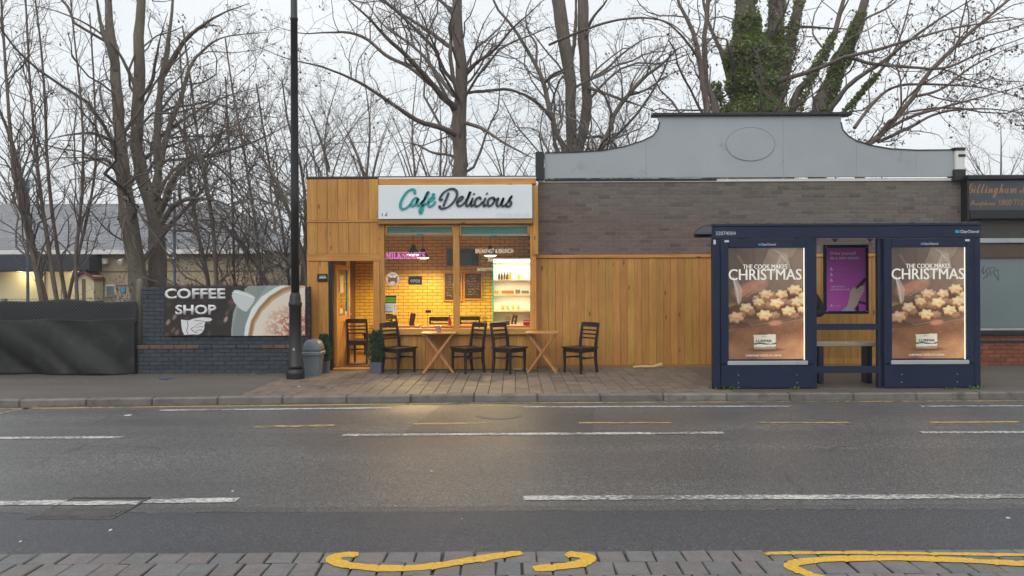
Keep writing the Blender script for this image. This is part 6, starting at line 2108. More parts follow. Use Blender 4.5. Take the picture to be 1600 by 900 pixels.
o = MB().sweep([(XX(819, 13.4), 13.4, .02), (XX(824, 13.4), 13.4, .022)], [(.02, .015), (.025, .02)], 7).build('paper_bag', m_lwhite)
tag(o, 'white crumpled paper bag under the bare folding table', 'litter')

# fallen leaves and grit blown against the walls and the kerb
r = random.Random(31)
mb = MB()
for k in range(420):
    q_ = r.random()
    if q_ < .45: x, y, z = r.uniform(-9, -4.0), 13.05 - abs(r.gauss(0, .06)), 0.004
    elif q_ < .6: x, y, z = r.uniform(-1.5, 3.0), 13.8 - abs(r.gauss(0, .07)), 0.004
    elif q_ < .85:
        x = r.uniform(-9, 9); y, z = ky(x) - abs(r.gauss(0.03, .06)), RZ + .005
    else: x, y, z = r.uniform(-9, 9), r.uniform(10.8, 13), 0.005
    s_ = r.uniform(.012, .03); a = r.uniform(0, 6.3)
    d_, e_ = Vector((math.cos(a), math.sin(a), r.uniform(0, .5))) * s_, Vector((-math.sin(a), math.cos(a), r.uniform(-.2, .3))) * s_ * .45
    c = Vector((x, y, z))
    mb.add([c - d_ * .5, c + e_, c + d_, c - e_], [(0, 1, 2, 3)])
o = mb.build('fallen_leaves', M('fallen leaf', (0.12, 0.085, 0.05, 1), 0.8, 0.4, 30, 0, rnd=0.5))
o['kind'] = 'stuff'

# ------------------------------------------------------------------ the hall beyond the fence
DHL = 30.0
def fx3(px, d=DHL): return XX(px, d, 420)
def fz3(py, px=150, d=DHL): return ZZ(py, d, px)
hall = thing('community_hall', 'pale brick hall with a grey slate roof behind the netting fence', 'hall')
m_buff = M('buff brick', (0.42, 0.34, 0.22, 1), 0.8, 0.15, 1.2, 0.2, 30)
m_buff2 = M('brown string course', (0.20, 0.15, 0.10, 1), 0.8, 0.2, 3, 0.1)
t = NT('slate roof')
br = t.new('ShaderNodeTexBrick')
br.inputs['Scale'].default_value = 1.0
br.inputs['Brick Width'].default_value = 0.5
br.inputs['Row Height'].default_value = 0.28
br.inputs['Mortar Size'].default_value = 0.014
br.inputs['Color1'].default_value = (0.165, 0.17, 0.185, 1)
br.inputs['Color2'].default_value = (0.215, 0.22, 0.235, 1)
br.inputs['Mortar'].default_value = (0.09, 0.09, 0.1, 1)
t.link(t.pos(), br.inputs['Vector'])
t.base(br.outputs['Color']); t.rough(0.6)
m_roof = t.m
H0, H1 = fx3(-120), fx3(404)
ze = fz3(392)
MB().bx(H0, H1, DHL, DHL + 9, 0, ze, 0.0).build('wall', m_buff, hall)
zr = fz3(334)
ov = 0.4
e0, e1, yb, yf = H0 - ov, H1 + ov, DHL + 9 + ov, DHL - ov
yr = DHL + 4.5
vs = [(e0, yf, ze), (e1, yf, ze), (e1, yb, ze), (e0, yb, ze), (e0, yr, zr + .9), (e1 - 3.6, yr, zr + .9)]
MB().add(vs, [(0, 1, 5, 4), (1, 2, 5), (2, 3, 4, 5), (3, 0, 4), (0, 3, 2, 1)]).build('roof', m_roof, hall)
MB().bx(e0, e1, yf - .06, yf + .04, ze - .16, ze + .02, 0.01).build('gutter', m_whitepaint, hall)
for py in (424, 446): MB().bx(fx3(160), H1, DHL - .03, DHL - .001, fz3(py + 1.2), fz3(py - .6), 0.004).build('string_course', m_buff2, hall)
m_canopy = M('blue black canopy', (0.022, 0.027, 0.038, 1), 0.5, 0.15, 3, 0.05)
MB().bx(fx3(-120), fx3(160), DHL - .9, DHL - .002, fz3(424), fz3(398), 0.03).build('canopy', m_canopy, hall)
m_litwall = M('cream entrance wall', (0.62, 0.54, 0.34, 1), 0.6, 0.08, 2, 0.05)
MB().bx(fx3(-110), fx3(70), DHL - .05, DHL - .002, 0, fz3(424.5), 0.01).build('entrance_wall', m_litwall, hall)
for a, b in ((76, 96), (98, 119), (123, 138)): MB().bx(fx3(a), fx3(b), DHL - .05, DHL - .002, 0, fz3(425), 0.02).build('entrance_panel', m_litwall, hall)
pch = link('porch', None, hall)
MB().prism([(fx3(133), fz3(470)), (fx3(133), fz3(432)), (fx3(148), fz3(423)), (fx3(162), fz3(432)), (fx3(162), fz3(470))], DHL - .7, DHL - .052).build('porch_wall', m_litwall, pch)
mb = MB()
mb.beam((fx3(131), DHL - .55, fz3(433.5)), (fx3(148), DHL - .55, fz3(422)), .7, .12, 0.01, up=(0, 1, 0)) if False else mb.prism([(fx3(129.5), fz3(435)), (fx3(148), fz3(421)), (fx3(165), fz3(435)), (fx3(165), fz3(439)), (fx3(148), fz3(425.5)), (fx3(129.5), fz3(439))], DHL - .85, DHL - .053)
mb.build('porch_gable', M('red brown bargeboard', (0.16, 0.05, 0.03, 1), 0.6, 0.2, 4, 0.05), pch)
MB().bx(fx3(144), fx3(149), DHL - .73, DHL - .701, fz3(470), fz3(436), 0.004).build('porch_window', m_brownwall, pch)
MB().bx(fx3(166), fx3(182), DHL - .08, DHL - .002, fz3(463.5), fz3(445), 0.01).build('notice_board', m_whitepaint, hall)
MB().bx(fx3(168), fx3(180.5), DHL - .095, DHL - .081, fz3(462), fz3(447), 0.004).build('notice_sheet', m_frost, hall)
MB().bx(fx3(189), fx3(196.5), DHL - .06, DHL - .002, fz3(458), fz3(449), 0.004).build('wall_plate', m_badgeblue, hall)
MB().bx(fx3(164), fx3(171.5), DHL - .25, DHL - .002, fz3(413), fz3(403.5), 0.03).build('alarm_box', m_whitepaint, hall)
MB().sweep([(fx3(195.5), DHL - .05, fz3(405)), (fx3(195.5), DHL - .3, fz3(407)), (fx3(195.5), DHL - .45, fz3(411))], [.05, .07, .11], 8).build('wall_lamp', m_whitepaint, hall)
for px, pw in ((45, 34), (128, 22), (150, 16)):
    l = bpy.data.lights.new('entrance_light', 'POINT'); l.energy = pw; l.color = (1, .86, .5); l.shadow_soft_size = .1
    link('entrance_light', l, hall, (fx3(px), DHL - .55, fz3(428)))

m_bluepost = M('blue steel post', (0.06, 0.085, 0.13, 1), 0.5, 0.15, 4, 0.05)
bp_ = thing('blue_sign_post', 'blue sign board on a tall blue post beyond the saplings near the left edge', 'sign')
MB().bx(XX(40.5, 26), XX(44, 26), 26, 26.08, 0, ZZ(296, 26, 40), 0.01).build('post', m_bluepost, bp_)
MB().bx(XX(31, 26), XX(45, 26), 25.95, 26.1, ZZ(298, 26, 40), ZZ(280, 26, 40), 0.02).build('board', M('blue sign face', (0.06, 0.22, 0.33, 1), 0.5, 0.1, 4, 0), bp_)
fl = thing('floodlight_post', 'slim blue post with a small white lamp behind the big twin trunk', 'lamp post')
MB().bx(XX(270.5, 24), XX(274, 24), 24, 24.07, 0, ZZ(300, 24, 270), 0.01).build('post', m_bluepost, fl)
MB().sweep([(XX(272, 24), 23.98, ZZ(404, 24, 250)), (XX(250, 24), 23.9, ZZ(400, 24, 250)), (XX(243, 24), 23.85, ZZ(401, 24, 250))], [.02, .03, .10], 8).build('lamp_head', m_whitepaint, fl)

# ------------------------------------------------------------------ bare winter trees
def bark(name, c0, c1, moss, amt):
    t = NT(name)
    n = t.noise(t.pos((7, 7, 1.4)), 2.0, 8, 0.7, 0.4)
    c = t.ramp(n, [(0.3, c0), (0.7, c1)])
    m = t.noise(t.pos((1, 1, .5)), 1.3, 6, 0.65)
    t.base(t.mix(t.ramp(m, [(1 - amt - .1, 0.0), (1 - amt + .12, 0.8)]), c, moss))
    t.rough(0.85)
    t.bump(n, 1.0, 0.035)
    return t.m
m_bark = bark('grey brown bark', (0.092, 0.074, 0.063, 1), (0.225, 0.186, 0.157, 1), (0.11, 0.11, 0.07, 1), 0.40)
m_bark2 = bark('brown bark', (0.11, 0.082, 0.070, 1), (0.25, 0.192, 0.164, 1), (0.105, 0.10, 0.075, 1), 0.38)
m_bark3 = bark('mossy bark', (0.105, 0.086, 0.070, 1), (0.25, 0.208, 0.168, 1), (0.18, 0.175, 0.105, 1), 0.42)
m_twig = M('twig', (0.15, 0.125, 0.112, 1), 0.8, 0.3, 2, 0.0)
m_twig_pale = M('pale twig', (0.20, 0.182, 0.165, 1), 0.8, 0.3, 2, 0.0)
m_twig_red = M('reddish twig', (0.15, 0.108, 0.096, 1), 0.8, 0.3, 2, 0.0)
m_dead = M('dead leaf', (0.12, 0.072, 0.035, 1), 0.8, 0.4, 30, 0.0, rnd=0.4)

def tubes(P, R, sides):
    """P (M,K,3), R (M,K) -> verts, quads for M tubes at once"""
    Mn, K, _ = P.shape
    T = np.gradient(P, axis=1)
    T /= np.linalg.norm(T, axis=2, keepdims=True) + 1e-9
    ref = np.where(np.abs(T[:, :1, 1:2]) > 0.9, np.array([[[1.0, 0, 0]]]), np.array([[[0, 1.0, 0]]]))
    ref = np.broadcast_to(ref, T.shape)
    A = np.cross(T, ref)
    A /= np.linalg.norm(A, axis=2, keepdims=True) + 1e-9
    B = np.cross(T, A)
    th = np.arange(sides) * 2 * PI / sides
    V = P[:, :, None, :] + R[:, :, None, None] * (np.cos(th)[None, None, :, None] * A[:, :, None, :] + np.sin(th)[None, None, :, None] * B[:, :, None, :])
    idx = np.arange(Mn * K * sides).reshape(Mn, K, sides)
    a, b = idx[:, :-1], idx[:, 1:]
    F = np.stack([a, np.roll(a, -1, 2), np.roll(b, -1, 2), b], -1).reshape(-1, 4)
    return V.reshape(-1, 3), F

def resample(pts, rad, K):
    P = np.array([list(p) for p in catmull(pts, 6)])
    n = len(pts)
    r = np.interp(np.linspace(0, n - 1, len(P)), np.arange(n), rad)
    s = np.concatenate([[0], np.cumsum(np.linalg.norm(np.diff(P, axis=0), axis=1))])
    t = np.linspace(0, s[-1], K)
    return np.stack([np.interp(t, s, P[:, k]) for k in range(3)], 1), np.interp(t, s, r)

def spawn(P, R, rng, per_m, frac, K, up=0.25, lo=0.12, ang=(0.55, 1.25), lenlo=0.3, max_len=9, rmin=0.004, droop=0.0, wig=0.14, rfrac=0.55):
    """children for each branch of the (M,K,3) array"""
    Mn, Kp, _ = P.shape
    seg = np.linalg.norm(np.diff(P, axis=1), axis=2)
    L = seg.sum(1)
    cnt = np.maximum(1, rng.poisson(L * per_m * (1 - lo)))
    par = np.repeat(np.arange(Mn), cnt)
    N = len(par)
    t = lo + (1 - lo) * rng.random(N) ** 0.85 * 0.98
    f = t * (Kp - 1)
    i = np.minimum(f.astype(int), Kp - 2)
    w = (f - i)[:, None]
    base = P[par, i] * (1 - w) + P[par, i + 1] * w
    tan = P[par, i + 1] - P[par, i]
    tan /= np.linalg.norm(tan, axis=1, keepdims=True) + 1e-9
    rad = R[par, i] * (1 - w[:, 0]) + R[par, i + 1] * w[:, 0]
    rnd = rng.normal(size=(N, 3))
    rnd -= (rnd * tan).sum(1, keepdims=True) * tan
    rnd /= np.linalg.norm(rnd, axis=1, keepdims=True) + 1e-9
    a = rng.uniform(ang[0], ang[1], N)[:, None]
    d = tan * np.cos(a) + rnd * np.sin(a)
    d[:, 2] += up
    d /= np.linalg.norm(d, axis=1, keepdims=True)
    ln = np.minimum(L[par] * frac * (1.15 - 0.75 * t) * rng.uniform(lenlo, 1.25, N), max_len)
    r0 = np.maximum(rmin, np.minimum(rad * rfrac, 0.012 * ln + 0.002))
    C = np.zeros((N, K, 3))
    C[:, 0] = base
    step = ln / (K - 1)
    dd = d
    for k in range(1, K):
        C[:, k] = C[:, k - 1] + dd * step[:, None]
        dd = dd + rng.normal(size=(N, 3)) * wig * 2.2
        dd[:, 2] += up * 0.22 - droop
        dd /= np.linalg.norm(dd, axis=1, keepdims=True)
    tap = np.linspace(1, 0.35, K)[None]
    return C, r0[:, None] * tap

def clear_of_buildings(P, R):
    """drop branches that would grow through the cafe or the brick building"""
    x, y, z = P[..., 0], P[..., 1], P[..., 2]
    a = (x > -4.0) & (x < 0.6) & (y > 13.2) & (y < 17.5) & (z < 3.72)
    b = (x > 0.3) & (x < 14) & (y > 13.4) & (y < 16.15) & (z < 3.75)
    c = (x > 0.3) & (x < 8.7) & (y > 13.6) & (y < 14.25) & (z < 5.0)
    d = (y < 13.45) & (z < 3.2)
    ok = ~(a | b | c | d).any(1)
    return P[ok], R[ok]

def leaves_at(P, rng, n, size):
    M_ = len(P)
    pick = rng.integers(0, M_, n)
    k = rng.integers(1, P.shape[1], n)
    c = P[pick, k]
    d = rng.normal(size=(n, 3)); d[:, 2] -= 0.8
    d /= np.linalg.norm(d, axis=1, keepdims=True)
    e = np.cross(d, rng.normal(size=(n, 3)))
    e /= np.linalg.norm(e, axis=1, keepdims=True) + 1e-9
    s = size * rng.uniform(0.5, 1.2, n)[:, None]
    V = np.stack([c, c + d * s * .5 + e * s * .3, c + d * s, c + d * s * .5 - e * s * .3], 1)
    return V.reshape(-1, 3), np.arange(n * 4).reshape(n, 4)

def tree(label, depth, limbs, bark_m, twig_m, seed, levels, cat='tree', group='bare winter trees', name='tree', leaves=0, leaf_size=0.06, sides=10, thin=1.0):
    """limbs: list of (kind, [(px, py, dy, r_px), ...]); dy = metres nearer (-) or farther (+) than depth"""
    rng = np.random.default_rng(seed)
    t = thing(name, label, cat, group=group)
    P0, R0 = [], []
    for kind, pts in limbs:
        P = [W(p[0], p[1], depth + p[2]) for p in pts]
        rad = [max(0.010, p[3] / 2 * thin * (depth + p[2]) / FPX) for p in pts]
        if kind == 'trunk' and P[0].z > 0.3:
            P = [Vector((P[0].x, P[0].y, -0.1))] + P
            rad = [rad[0] * 1.35] + rad
        a, r = resample(P, rad, 26)
        r = r * (1 + rng.normal(size=26) * .045) * .90
        if kind == 'limb': r = r * np.interp(np.arange(26), [0, 13, 25], [.86, .66, .25])
        a[1:-1] += rng.normal(size=(24, 3)) * (r[1:-1, None] * 0.10)
        V, F = tubes(a[None], r[None], sides if kind == 'trunk' else 7)
        me = np_mesh(kind, V, F, True)
        me.materials.append(bark_m)
        link(kind, me, t)
        P0.append(a); R0.append(r)
    P, R = np.array(P0), np.array(R0)
    Vs, Fs, Ms, off = [], [], [], 0
    last = None
    for lv in levels:
        P, R = clear_of_buildings(*spawn(P, R, rng, **lv))
        V, F = tubes(P, R, 5 if lv['K'] > 6 else 3)
        Vs.append(V); Fs.append(F + off); Ms.append(np.zeros(len(F), int)); off += len(V)
        last = P
    if leaves:
        V, F = leaves_at(last, rng, leaves, leaf_size)
        Vs.append(V); Fs.append(F + off); Ms.append(np.ones(len(F), int))
    me = np_mesh('crown', np.concatenate(Vs), np.concatenate(Fs), False, np.concatenate(Ms))
    me.materials.append(twig_m); me.materials.append(m_dead)
    link('crown', me, t)
    return t
def LV(d1=0.8, d2=1.3, d3=1.6, f1=0.5, f2=0.5, f3=0.5, up=0.2, K=(8, 6, 4), droop=0.0, max_len=6):
    return [dict(per_m=d1 * 2.0, frac=f1 * 1.1, K=K[0], up=up, max_len=max_len, droop=droop, rfrac=.42), dict(per_m=d2 * 2.1, frac=f2, K=K[1], up=up, max_len=3, droop=droop, rfrac=.5),
            dict(per_m=d3 * 2.9, frac=f3 * 1.15, K=5, up=up * .5, max_len=1.6, lenlo=.4, droop=droop, wig=.14), dict(per_m=4.2, frac=.65, K=3, up=up * .3, max_len=.7, lenlo=.5, wig=.2, rmin=.0036)]

# the big multi-stemmed tree on the left
tree('large tree with several thick stems from one base, behind the timber post', 16.5, [
    ('trunk', [(222, 470, 0, 34), (214, 420, 0, 31), (205, 370, 0, 29), (197, 310, 0, 26), (191, 240, 0, 20), (184, 160, 0, 18), (177, 85, .1, 15), (172, 40, .2, 13), (166, -40, .3, 10)]),
    ('limb', [(180, 110, 0, 13), (170, 75, -.2, 12), (158, 40, -.3, 11), (148, -20, -.5, 9)]),
    ('trunk', [(246, 465, .5, 32), (246, 400, .5, 30), (243, 340, .5, 28), (228, 300, .5, 24), (216, 250, .5, 21), (213, 200, .4, 21), (216, 150, .4, 20), (217, 100, .3, 18), (218, 50, .3, 17), (224, -40, .3, 12)]),
    ('limb', [(243, 335, .6, 22), (245, 280, .6, 19), (246, 200, .7, 17), (251, 130, .8, 16), (261, 80, .9, 15), (270, 0, 1, 11), (274, -60, 1, 9)]),
    ('limb', [(253, 120, .9, 12), (270, 92, .6, 12), (284, 70, .3, 11), (305, 48, 0, 9), (345, 22, -.4, 7), (390, 5, -.8, 5)]),
    ('limb', [(249, 262, .6, 12), (262, 205, .8, 12), (280, 160, 1, 11), (297, 105, 1.2, 9), (318, 78, 1.4, 8), (350, 58, 1.6, 6), (420, 50, 2, 4)]),
    ('limb', [(250, 330, .4, 15), (268, 285, .2, 13), (300, 250, -.2, 11), (345, 238, -.6, 9), (400, 220, -1, 7), (460, 190, -1.4, 4)]),
    ('limb', [(254, 345, .2, 12), (275, 318, -.3, 11), (310, 310, -.8, 9), (350, 318, -1.2, 7), (395, 345, -1.5, 5)]),
    ('limb', [(190, 295, -.2, 10), (178, 262, -.4, 9), (160, 248, -.8, 8), (125, 254, -1.2, 6), (85, 265, -1.5, 4)]),
    ('limb', [(188, 232, 0, 9), (165, 215, -.3, 8), (140, 208, -.6, 7), (100, 212, -.9, 5), (60, 222, -1.2, 3)]),
    ('limb', [(215, 145, .3, 8), (200, 110, .2, 7), (180, 75, 0, 6), (140, 40, -.4, 5), (80, 15, -1, 4), (20, 5, -1.6, 3)]),
    ('limb', [(218, 155, .3, 9), (236, 130, .1, 8), (243, 95, -.2, 7), (250, 60, -.5, 5), (262, 20, -.8, 4)]),
    ('limb', [(246, 215, .8, 8), (275, 195, .9, 7), (310, 172, 1, 6), (355, 150, 1.1, 5), (420, 132, 1.2, 3)]),
    ], m_bark3, m_twig, 3, LV(1.0, 1.5, 1.9, .45, .5, .55, .12), leaves=900, leaf_size=.07)

# slim saplings at the far left
sapl = [
    ('slim sapling leaning from the far left edge', [(70, 500, 0, 13), (52, 400, 0, 11), (26, 290, 0, 9), (14, 180, 0, 7), (3, 20, 0, 5), (0, -40, 0, 4)], 15.2, 31),
    ('slim sapling, second from the left edge', [(78, 505, 0, 14), (58, 420, 0, 13), (42, 340, 0, 12), (32, 280, 0, 9), (18, 220, 0, 7), (-6, 160, 0, 6)], 15.8, 32),
    ('slim straight sapling rising before the hall canopy', [(92, 500, 0, 10), (76, 390, 0, 9), (58, 260, 0, 7), (47, 130, 0, 5), (40, 0, 0, 4), (38, -40, 0, 3)], 15.4, 33),
    ('slim sapling right of the straight one, leaning left', [(108, 500, 0, 9), (88, 380, 0, 8), (75, 270, 0, 7), (68, 120, 0, 5), (52, -30, 0, 3)], 16.2, 34),
    ('slim upright sapling beside the porch', [(122, 500, 0, 8), (118, 410, 0, 8), (128, 300, 0, 6), (128, 180, 0, 5), (112, 20, 0, 3), (108, -30, 0, 3)], 15.5, 35),
    ('slim sapling just left of the big stems', [(100, 505, .5, 8), (122, 400, .5, 7), (140, 320, .5, 6), (150, 240, .5, 5), (146, 120, .5, 4), (140, 20, .5, 3)], 15.9, 36)]
for lab, pts, d, sd in sapl:
    tree(lab, d, [('trunk', pts)], m_bark2, m_twig, sd, [dict(per_m=4.2, frac=.34, K=7, up=.45, lo=.22, max_len=2.8, ang=(.4, .95), rfrac=.45), dict(per_m=3.4, frac=.45, K=5, up=.25, max_len=1.3, lenlo=.4), dict(per_m=3, frac=.5, K=3, up=.15, max_len=.6, lenlo=.4)], cat='sapling', group='slim saplings behind the fence', name='sapling', sides=7, thin=.78)
# thin stems between the big tree and the lamp post
stems = [
    ('thin mossy stem right of the big tree, leaning left', [(338, 450, 0, 9), (331, 340, 0, 8), (312, 240, 0, 6), (301, 150, 0, 5), (285, 40, 0, 3)], 15.6, 41, m_bark3),
    ('thin dark stem next to the mossy one', [(326, 450, .4, 9), (308, 360, .4, 8), (295, 270, .4, 6), (286, 160, .4, 4), (280, 60, .4, 3)], 16.1, 42, m_bark2),
    ('thin straight stem above the cup on the banner', [(366, 450, .3, 5), (364, 340, .3, 5), (358, 230, .3, 4), (352, 120, .3, 3)], 15.8, 44, m_bark2),
    ('thin stem leaning left above the banner, nearer the lamp post', [(408, 450, 0, 6), (400, 360, 0, 6), (385, 260, 0, 5), (365, 150, 0, 4), (352, 60, 0, 3)], 15.7, 45, m_bark2),
    ('thin stem close behind the lamp post', [(452, 450, .4, 6), (440, 350, .4, 5), (420, 250, .4, 4), (400, 130, .4, 3)], 16.0, 46, m_bark2)]
for lab, pts, d, sd, bk in stems:
    tree(lab, d, [('trunk', pts)], bk, m_twig, sd, [dict(per_m=3.6, frac=.48, K=9, up=.26, lo=.10, max_len=3.4, ang=(.5, 1.2), rfrac=.45), dict(per_m=4.2, frac=.5, K=6, up=.12, max_len=1.5, lenlo=.4), dict(per_m=3.6, frac=.55, K=4, up=.08, max_len=.8, lenlo=.4)], cat='sapling', group='thin stems behind the banner', name='sapling', leaves=120, leaf_size=.07, sides=7, thin=.85)
# arching scrub by the lamp post
for lab, pts, d, sd in (('arching scrub sending long twigs up from behind the lamp post', [(480, 440, 0, 12), (455, 340, 0, 9), (425, 270, 0, 7), (380, 210, 0, 5), (330, 190, 0, 3)], 15.0, 51), ('tangled scrub at the left corner of the cafe', [(472, 450, .5, 12), (478, 350, .5, 9), (470, 260, .5, 7), (450, 190, .5, 5), (440, 120, .5, 3)], 15.6, 52), ('low tangled scrub above the middle of the slate wall', [(420, 455, .3, 10), (385, 395, .3, 8), (345, 350, .3, 6), (305, 345, .3, 4), (270, 365, .3, 3)], 15.3, 53)):
    tree(lab, d, [('trunk', pts), ('limb', [(pts[1][0], pts[1][1], 0, 6), (pts[1][0] - 30, pts[1][1] - 50, -.2, 5), (pts[1][0] - 85, pts[1][1] - 75, -.4, 3)]), ('limb', [(pts[1][0], pts[1][1] + 20, .2, 6), (pts[1][0] + 4, pts[1][1] - 70, .4, 4), (pts[1][0] - 20, pts[1][1] - 150, .6, 3)])], m_bark, m_twig_pale, sd, LV(1.7, 1.6, 1.3, .75, .55, .5, .14, max_len=4), cat='scrub', group='scrub behind the slate wall', name='scrub', thin=.7, leaves=250, leaf_size=.07, sides=7)

# the tall single-trunked tree behind the cafe sign
tree('tall single-trunked tree with long arching limbs rising behind the cafe sign', 19.0, [
    ('trunk', [(719, 300, 0, 26), (718, 250, 0, 25), (717, 205, 0, 25), (719, 165, 0, 23), (721, 120, 0, 21), (718, 75, 0, 20), (715, 30, 0, 18), (716, -40, 0, 15), (718, -120, 0, 10)]),
    ('limb', [(712, 210, -.1, 13), (690, 200, -.5, 12), (655, 190, -1, 11), (610, 160, -1.6, 9), (560, 128, -2.2, 8), (505, 105, -2.8, 7), (450, 92, -3.3, 5), (400, 72, -3.8, 4)]),
    ('limb', [(712, 168, -.1, 15), (695, 155, -.4, 14), (672, 128, -.9, 13), (640, 92, -1.5, 12), (605, 60, -2, 10), (578, 30, -2.5, 9), (545, 0, -3, 8), (520, -30, -3.3, 6)]),
    ('limb', [(672, 132, -.9, 8), (640, 105, -.8, 8), (605, 88, -.8, 8), (575, 62, -.8, 8), (545, 51, -.8, 7), (505, 51, -.9, 6), (470, 52, -1, 5), (420, 38, -1.2, 3)]),
    ('limb', [(710, 150, .3, 9), (690, 125, .8, 9), (668, 95, 1.2, 8), (640, 68, 1.6, 7), (600, 40, 2, 6), (575, 5, 2.3, 5), (560, -30, 2.5, 4)]),
    ('limb', [(709, 78, .1, 9), (688, 62, .2, 9), (660, 42, .3, 8), (625, 20, .4, 7), (595, 0, .5, 6), (570, -20, .6, 5)]),
    ('limb', [(722, 160, -.3, 10), (710, 130, -.5, 10), (704, 90, -.6, 10), (706, 40, -.6, 9), (712, -30, -.6, 7)]),
    ('limb', [(727, 118, .1, 8), (745, 98, -.2, 8), (772, 78, -.6, 7), (800, 45, -1, 6), (828, 20, -1.4, 5), (860, -10, -1.8, 4)]),
    ('limb', [(728, 105, .3, 6), (742, 78, .5, 6), (765, 58, .8, 5), (790, 30, 1.2, 4), (800, -10, 1.5, 3)]),
    ('limb', [(726, 192, -.1, 8), (752, 200, -.5, 8), (785, 222, -1, 7), (815, 238, -1.5, 7), (835, 248, -1.8, 5)]),
    ('limb', [(728, 145, .1, 7), (760, 142, .3, 7), (795, 140, .5, 7), (825, 152, .7, 6), (848, 172, .9, 5), (868, 200, 1.1, 4)]),
    ('limb', [(718, 248, .4, 7), (700, 242, .7, 6), (675, 238, 1, 6), (648, 225, 1.3, 5), (620, 222, 1.6, 3)]),
    ('limb', [(712, 30, .1, 9), (698, 10, .1, 8), (675, -10, .1, 7), (640, -40, 0, 5)]),
    ], m_bark2, m_twig, 5, LV(1.2, 1.4, 1.8, .42, .5, .55, .16), leaves=500, leaf_size=.06)

# twin trunks behind the left end of the parapet
tree('twin-trunked tree rising behind the left end of the grey parapet', 18.5, [
    ('trunk', [(898, 260, 0, 30), (893, 225, 0, 19), (893, 170, 0, 18), (889, 110, 0, 22), (880, 55, 0, 24), (872, 0, 0, 24), (868, -60, 0, 20)]),
    ('trunk', [(900, 260, .2, 26), (909, 225, .2, 18), (917, 175, .2, 18), (916, 130, .2, 17), (912, 70, .2, 19), (911, 0, .2, 19), (914, -60, .2, 15)]),
    ('limb', [(893, 95, .4, 9), (898, 60, .6, 9), (900, 20, .8, 9), (898, -30, 1, 7)]),
    ('limb', [(920, 138, .1, 7), (938, 143, -.3, 7), (970, 155, -.8, 7), (1000, 165, -1.2, 6), (1028, 177, -1.5, 5)]),
    ('limb', [(920, 125, .5, 6), (945, 110, .8, 6), (975, 82, 1.2, 5), (1010, 60, 1.6, 4), (1050, 55, 2, 3)]),
    ('limb', [(914, 60, .1, 8), (925, 30, -.3, 7), (945, 5, -.6, 6), (965, -30, -1, 5)]),
    ('limb', [(858, 70, -.4, 5), (885, 58, -.8, 6), (915, 46, -1.2, 6), (960, 32, -1.6, 6), (1010, 28, -2, 6), (1050, 38, -2.3, 5), (1080, 65, -2.6, 5), (1098, 95, -2.8, 4)]),
    ('limb', [(885, 110, 0, 7), (868, 118, -.2, 6), (852, 125, -.4, 5), (835, 118, -.6, 3)]),
    ], m_bark, m_twig, 7, LV(1.25, 1.5, 1.8, .36, .5, .55, .2), leaves=450, leaf_size=.06)
tree('slender pale tree curving up left of the twin trunks', 18.0, [
    ('trunk', [(882, 250, 0, 11), (872, 215, 0, 9), (858, 170, 0, 8), (850, 130, 0, 8), (838, 105, 0, 7), (822, 75, 0, 6), (800, 40, 0, 5), (775, 10, 0, 4), (760, -30, 0, 3)]),
    ('limb', [(850, 130, 0, 6), (866, 115, -.3, 6), (880, 108, -.6, 5), (900, 90, -.9, 4)]),
    ('limb', [(838, 102, .1, 6), (838, 70, .4, 5), (826, 50, .6, 5), (822, 20, .8, 4), (840, -20, 1, 3)]),
    ('limb', [(866, 190, 0, 6), (845, 165, -.4, 5), (822, 148, -.8, 4), (795, 140, -1.2, 3)])],
    m_bark, m_twig_pale, 8, LV(1.2, 1.6, 1.7, .42, .5, .55, .2), leaves=250)
tree('short curving bare tree leaning over the left curve of the parapet', 17.5, [
    ('trunk', [(935, 255, 0, 9), (950, 215, 0, 8), (962, 175, 0, 8), (985, 145, 0, 7), (1010, 118, 0, 6), (1035, 100, 0, 4), (1060, 75, 0, 3)]),
    ('limb', [(958, 185, 0, 6), (945, 150, -.3, 5), (925, 128, -.6, 4), (915, 100, -1, 3)]),
    ('limb', [(980, 150, 0, 5), (1010, 140, .4, 5), (1040, 120, .8, 4), (1070, 105, 1, 3)])],
    m_bark, m_twig_pale, 9, LV(1.6, 1.9, 1.9, .5, .5, .55, .15), leaves=300)

